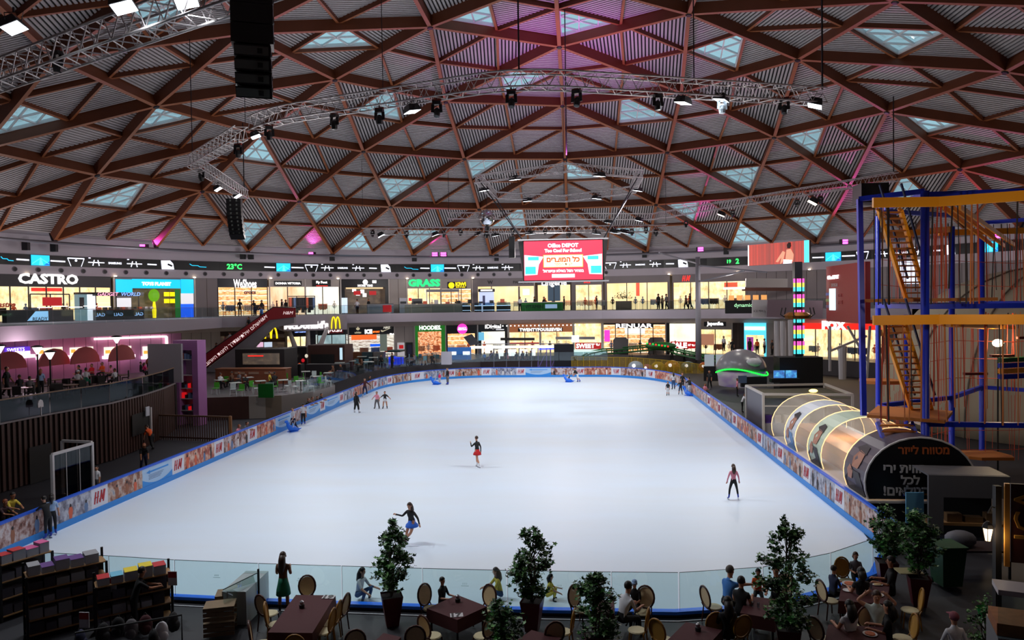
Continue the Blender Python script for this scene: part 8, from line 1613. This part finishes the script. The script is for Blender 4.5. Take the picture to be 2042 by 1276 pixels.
for x0, x1, m, l, h in ((796, 811, M('fridge_grey', (150, 150, 158), .4), 'grey steel fridge left of the GRASS letters', 2.0), (822, 842, M('oven_grey', (90, 90, 92), .3), 'grey and black oven on the snack counter', 1.9)):
    e, L = gal(x0, x1, 50.5, l, 'appliance', 'kitchen_appliance'); MB().b0(-L/2, L/2, -.3, .3, 0 if h == 2.0 else 1.2, h).build('body', m, e); MB().b0(-L/2+.1, L/2-.1, -.33, -.3, 1.25, 1.55).build('dark_window', GLB, e)
e, L = gal(806, 925, 50.5, 'long pale snack counter below the GRASS and KIWI signs', 'counter', 'snack_counter'); MB().b0(-L/2, L/2, -.3, .3, 0, 1.1).build('counter', M('counter_beige', (140, 134, 122), .5), e); MB().b0(-L/2, L/2, -.35, .35, 1.1, 1.17).build('top', WHITE, e)
for i in range(9): MB().b0(-L/2+1+i*1.5, -L/2+1.5+i*1.5, -.2, .2, 1.17, 1.4+.15*(i % 3)).build('till', random.choice([GLB, FIG[3], WHITE]), e)
MB().b0(-L*.13, L*.42, -.2, .2, 2.75, 3.1).build('overhead_sign', M('beam_grey', (0, 0, 0)), e); MB().b0(-L*.13, -L*.13+.1, -.1, .1, 1.1, 2.75).build('sign_post', WHITE, e); MB().b0(L*.42-.1, L*.42, -.1, .1, 1.1, 2.75).build('sign_post', WHITE, e)
e, L = gal(732, 784, 50.2, 'grey cafe counter in front of the black coffee shop', 'counter', 'cafe_counter'); MB().b0(-L/2, L/2, -.3, .3, 0, 1.25).build('counter', M('counter_silver', (140, 142, 150), .4), e); MB().b0(L/2-1.4, L/2-.3, -.36, -.3, .2, 1.1).build('poster', REDP, e); MB().b0(-L/2, L/2, -.35, .35, 1.25, 1.3).build('top', DARK, e)
e, L = gal(574, 628, 50.4, 'clothes stall with hanging goods in front of the white windows', 'stall', 'clothes_stall')
for u in (-L/2, -L*.17, L*.17, L/2): MB().b0(u-.04, u+.04, -.04, .04, 0, 2.4).build('post', GLB, e)
MB().b0(-L/2, L/2, -.04, .04, 2.3, 2.4).build('rail', GLB, e)
for i in range(12): u = -L/2+.3+i*L/13; MB().b0(u-.16, u+.16, -.2, .2, .3+.3*(i % 3), 2.2).build('hung_garment', random.choice([FIG[0], FIG[3], FIG[4], FIG[2], GLB]), e)
e, L = gal(152, 186, 49.5, 'tall white kiosk cabinet with product pictures on the left gallery', 'kiosk', 'product_kiosk'); MB().b0(-L/2, L/2, -.4, .4, 2.6, 2.8).build('header', M('kiosk_brown', (60, 44, 38), .5), e); MB().b0(-L/2, 0, -.4, .3, 0, 2.6).build('display', EM('disp_teal', (130, 160, 170), .7), e); MB().b0(.1, L/2, -.4, .3, 0, 2.6).build('white_door', EM('door_white', (226, 230, 240), 1), e); MB().b0(-L/2+.1, -.3, -.43, -.4, 1.2, 2.3).build('pictures', FIG[0], e)
e, L = gal(186, 282, 49.0, 'dark gadget kiosk with a pink and blue lit header', 'kiosk', 'gadget_kiosk'); MB().b0(-L/2, L/2, -.5, .5, 2.45, 2.8).build('header', GLB, e); text('GADGET', .4, EM('gadget_pink', (255, 170, 200), 1.1), Matrix.Translation((-L*.25, -.53, 2.62)) @ Matrix.Rotation(pi/2, 4, 'X'), e, width=L*.42, shear=.2); text('WORLD', .4, EM('gadget_blue', (130, 170, 255), 1.1), Matrix.Translation((L*.22, -.53, 2.62)) @ Matrix.Rotation(pi/2, 4, 'X'), e, width=L*.4, shear=.2)
MB().b0(-L/2, L/2, -.5, .5, 0, 1.0).build('counter', GLB, e); MB().b0(-L/2, L/2, -.52, .52, 1.0, 1.06).build('counter_rim', M('rim_red', (110, 30, 36), .5), e)
for u in (-L/2+.1, L/2-.1, 0): MB().b0(u-.05, u+.05, .3, .4, 1.0, 2.45).build('post', GLB, e)
for i in range(10): MB().b0(-L/2+.4+i*.6, -L/2+.7+i*.6, -.2, .2, 1.06, 1.3).build('phone_display', random.choice([GLB, WHITE, FIG[3]]), e)
for u, s in ((-L*.42, 'GAL'), (-L*.05, 'GALI'), (L*.38, 'GAL')): text(s, .4, EM('gal_blue', (150, 190, 240), .9), Matrix.Translation((u, -.53, .55)) @ Matrix.Rotation(pi/2, 4, 'X') @ Matrix.Rotation(pi, 4, 'Y'), e, width=.9)
e, L = gal(64, 142, 48.6, 'dark counter with white shelves in front of the cream windows on the left', 'counter', 'shoe_counter'); MB().b0(-L/2, L/2, -.3, .3, 0, 1.1).build('counter', M('smoke_grey', (62, 58, 62), .4), e)
for i in range(5): MB().b0(-L/2+.6+i*1.5, -L/2+1.7+i*1.5, -.2, .25, 1.3+.1*(i % 2), 1.38+.1*(i % 2)).build('white_shelf', W_, e)
for u in (-L/2, 0, L/2): MB().b0(u-.04, u+.04, .2, .28, 1.1, 2.6).build('post', GLB, e)
MB().b0(-L/2, L/2, .2, .28, 2.55, 2.65).build('rail', GLB, e); MB().b0(-.9, .9, -.1, 0, 1.5, 2.3).build('red_poster', REDP, e)
e, L = gal(8, 62, 48.2, 'black counter with a pale blue lettered panel at the far left gallery', 'counter', 'black_counter'); MB().b0(-L/2, L/2, -.3, .3, 0, 1.15).build('counter', GLB, e); MB().plate([(.6, -.32, .15), (2.6, -.32, .15), (2.6, -.32, 1.0), (1.4, -.32, 1.0)], (0, -1, 0), .02).build('blue_panel', EM('panel_sky', (140, 190, 230), .9), e); text('READY', .3, DRK, Matrix.Translation((1.8, -.35, .3)) @ Matrix.Rotation(pi/2, 4, 'X'), e, width=1.4)
e, L = gal(1228, 1260, 50.5, 'dark planter with leafy plants on the upper gallery', 'planter', 'planter'); MB().b0(-1, 1, -.4, .4, 0, 1.2).build('box', M('planter_brown', (70, 56, 44), .6), e)
mb = MB(); rr = random.Random(3)
for i in range(160): q = V((rr.gauss(0, .6), rr.gauss(0, .3), 1.5+abs(rr.gauss(0, .4)))); u = V((rr.gauss(0, 1), rr.gauss(0, 1), rr.gauss(0, 1))).normalized()*.16; v_ = u.cross(V((0, 0, 1)))*.6; mb.add([q-u, q+v_, q+u, q-v_], [(0, 1, 2, 3)])
mb.build('foliage', LEAF[2], e)
# roof edge brackets and black boxes along the foot of the dome
BOXM = M('box_black', (20, 20, 24), .5)
for i, x in enumerate((52, 108, 484, 500, 662, 826, 990, 1285, 1448, 1610)):
    p = Gr(x, 500, 53.9); MB().b0(-.3, .3, -.2, .2, -.45, .45).build('wall_speaker', BOXM, loc=V((p.x, p.y, ZR-.2)), label='small black box speaker on the white wall above the screen ribbon', cat='loudspeaker', group='black boxes above the screen ribbon')
p = Gz(1734, 388, 13.6); MB().b0(-.6, .6, -.5, .5, -.4, .45).build('black_speaker', SPK, loc=atD(1736, 388, 33), label='black loudspeaker just above the top left corner of the rope tower', cat='loudspeaker')
# added fill light without fixtures: bare points brightening the hall, then the gallery walls
for x, y, z in ((-14, 40, 14.5), (6, 38, 14.5), (-20, 60, 14.5), (13, 60, 14.5), (0, 78, 14)):
    l = bpy.data.lights.new('hall_fill', 'POINT'); l.energy = 1100; l.shadow_soft_size = .5; l.color = (1, .95, .92)
    o = bpy.data.objects.new('hall_fill', l); COL.objects.link(o); o.location = (x, y, z)
for t in range(-8, 192, 17):
    p = RP(RD(t), 45.5, 11.6); l = bpy.data.lights.new('gallery_fill', 'POINT'); l.energy = 520; l.shadow_soft_size = .4; l.color = (1, .93, .92)
    o = bpy.data.objects.new('gallery_fill', l); COL.objects.link(o); o.location = p
l = bpy.data.lights.new('tower_lamp', 'POINT'); l.energy = 260; l.color = (1, .85, .62); l.shadow_soft_size = .3; o = bpy.data.objects.new('tower_lamp', l); COL.objects.link(o); o.location = (14.5, 25, 9.5)
l = bpy.data.lights.new('terrace_lamp', 'POINT'); l.energy = 200; l.color = (1, .72, .85); l.shadow_soft_size = .3; o = bpy.data.objects.new('terrace_lamp', l); COL.objects.link(o); o.location = (-38, 50, 6.2)
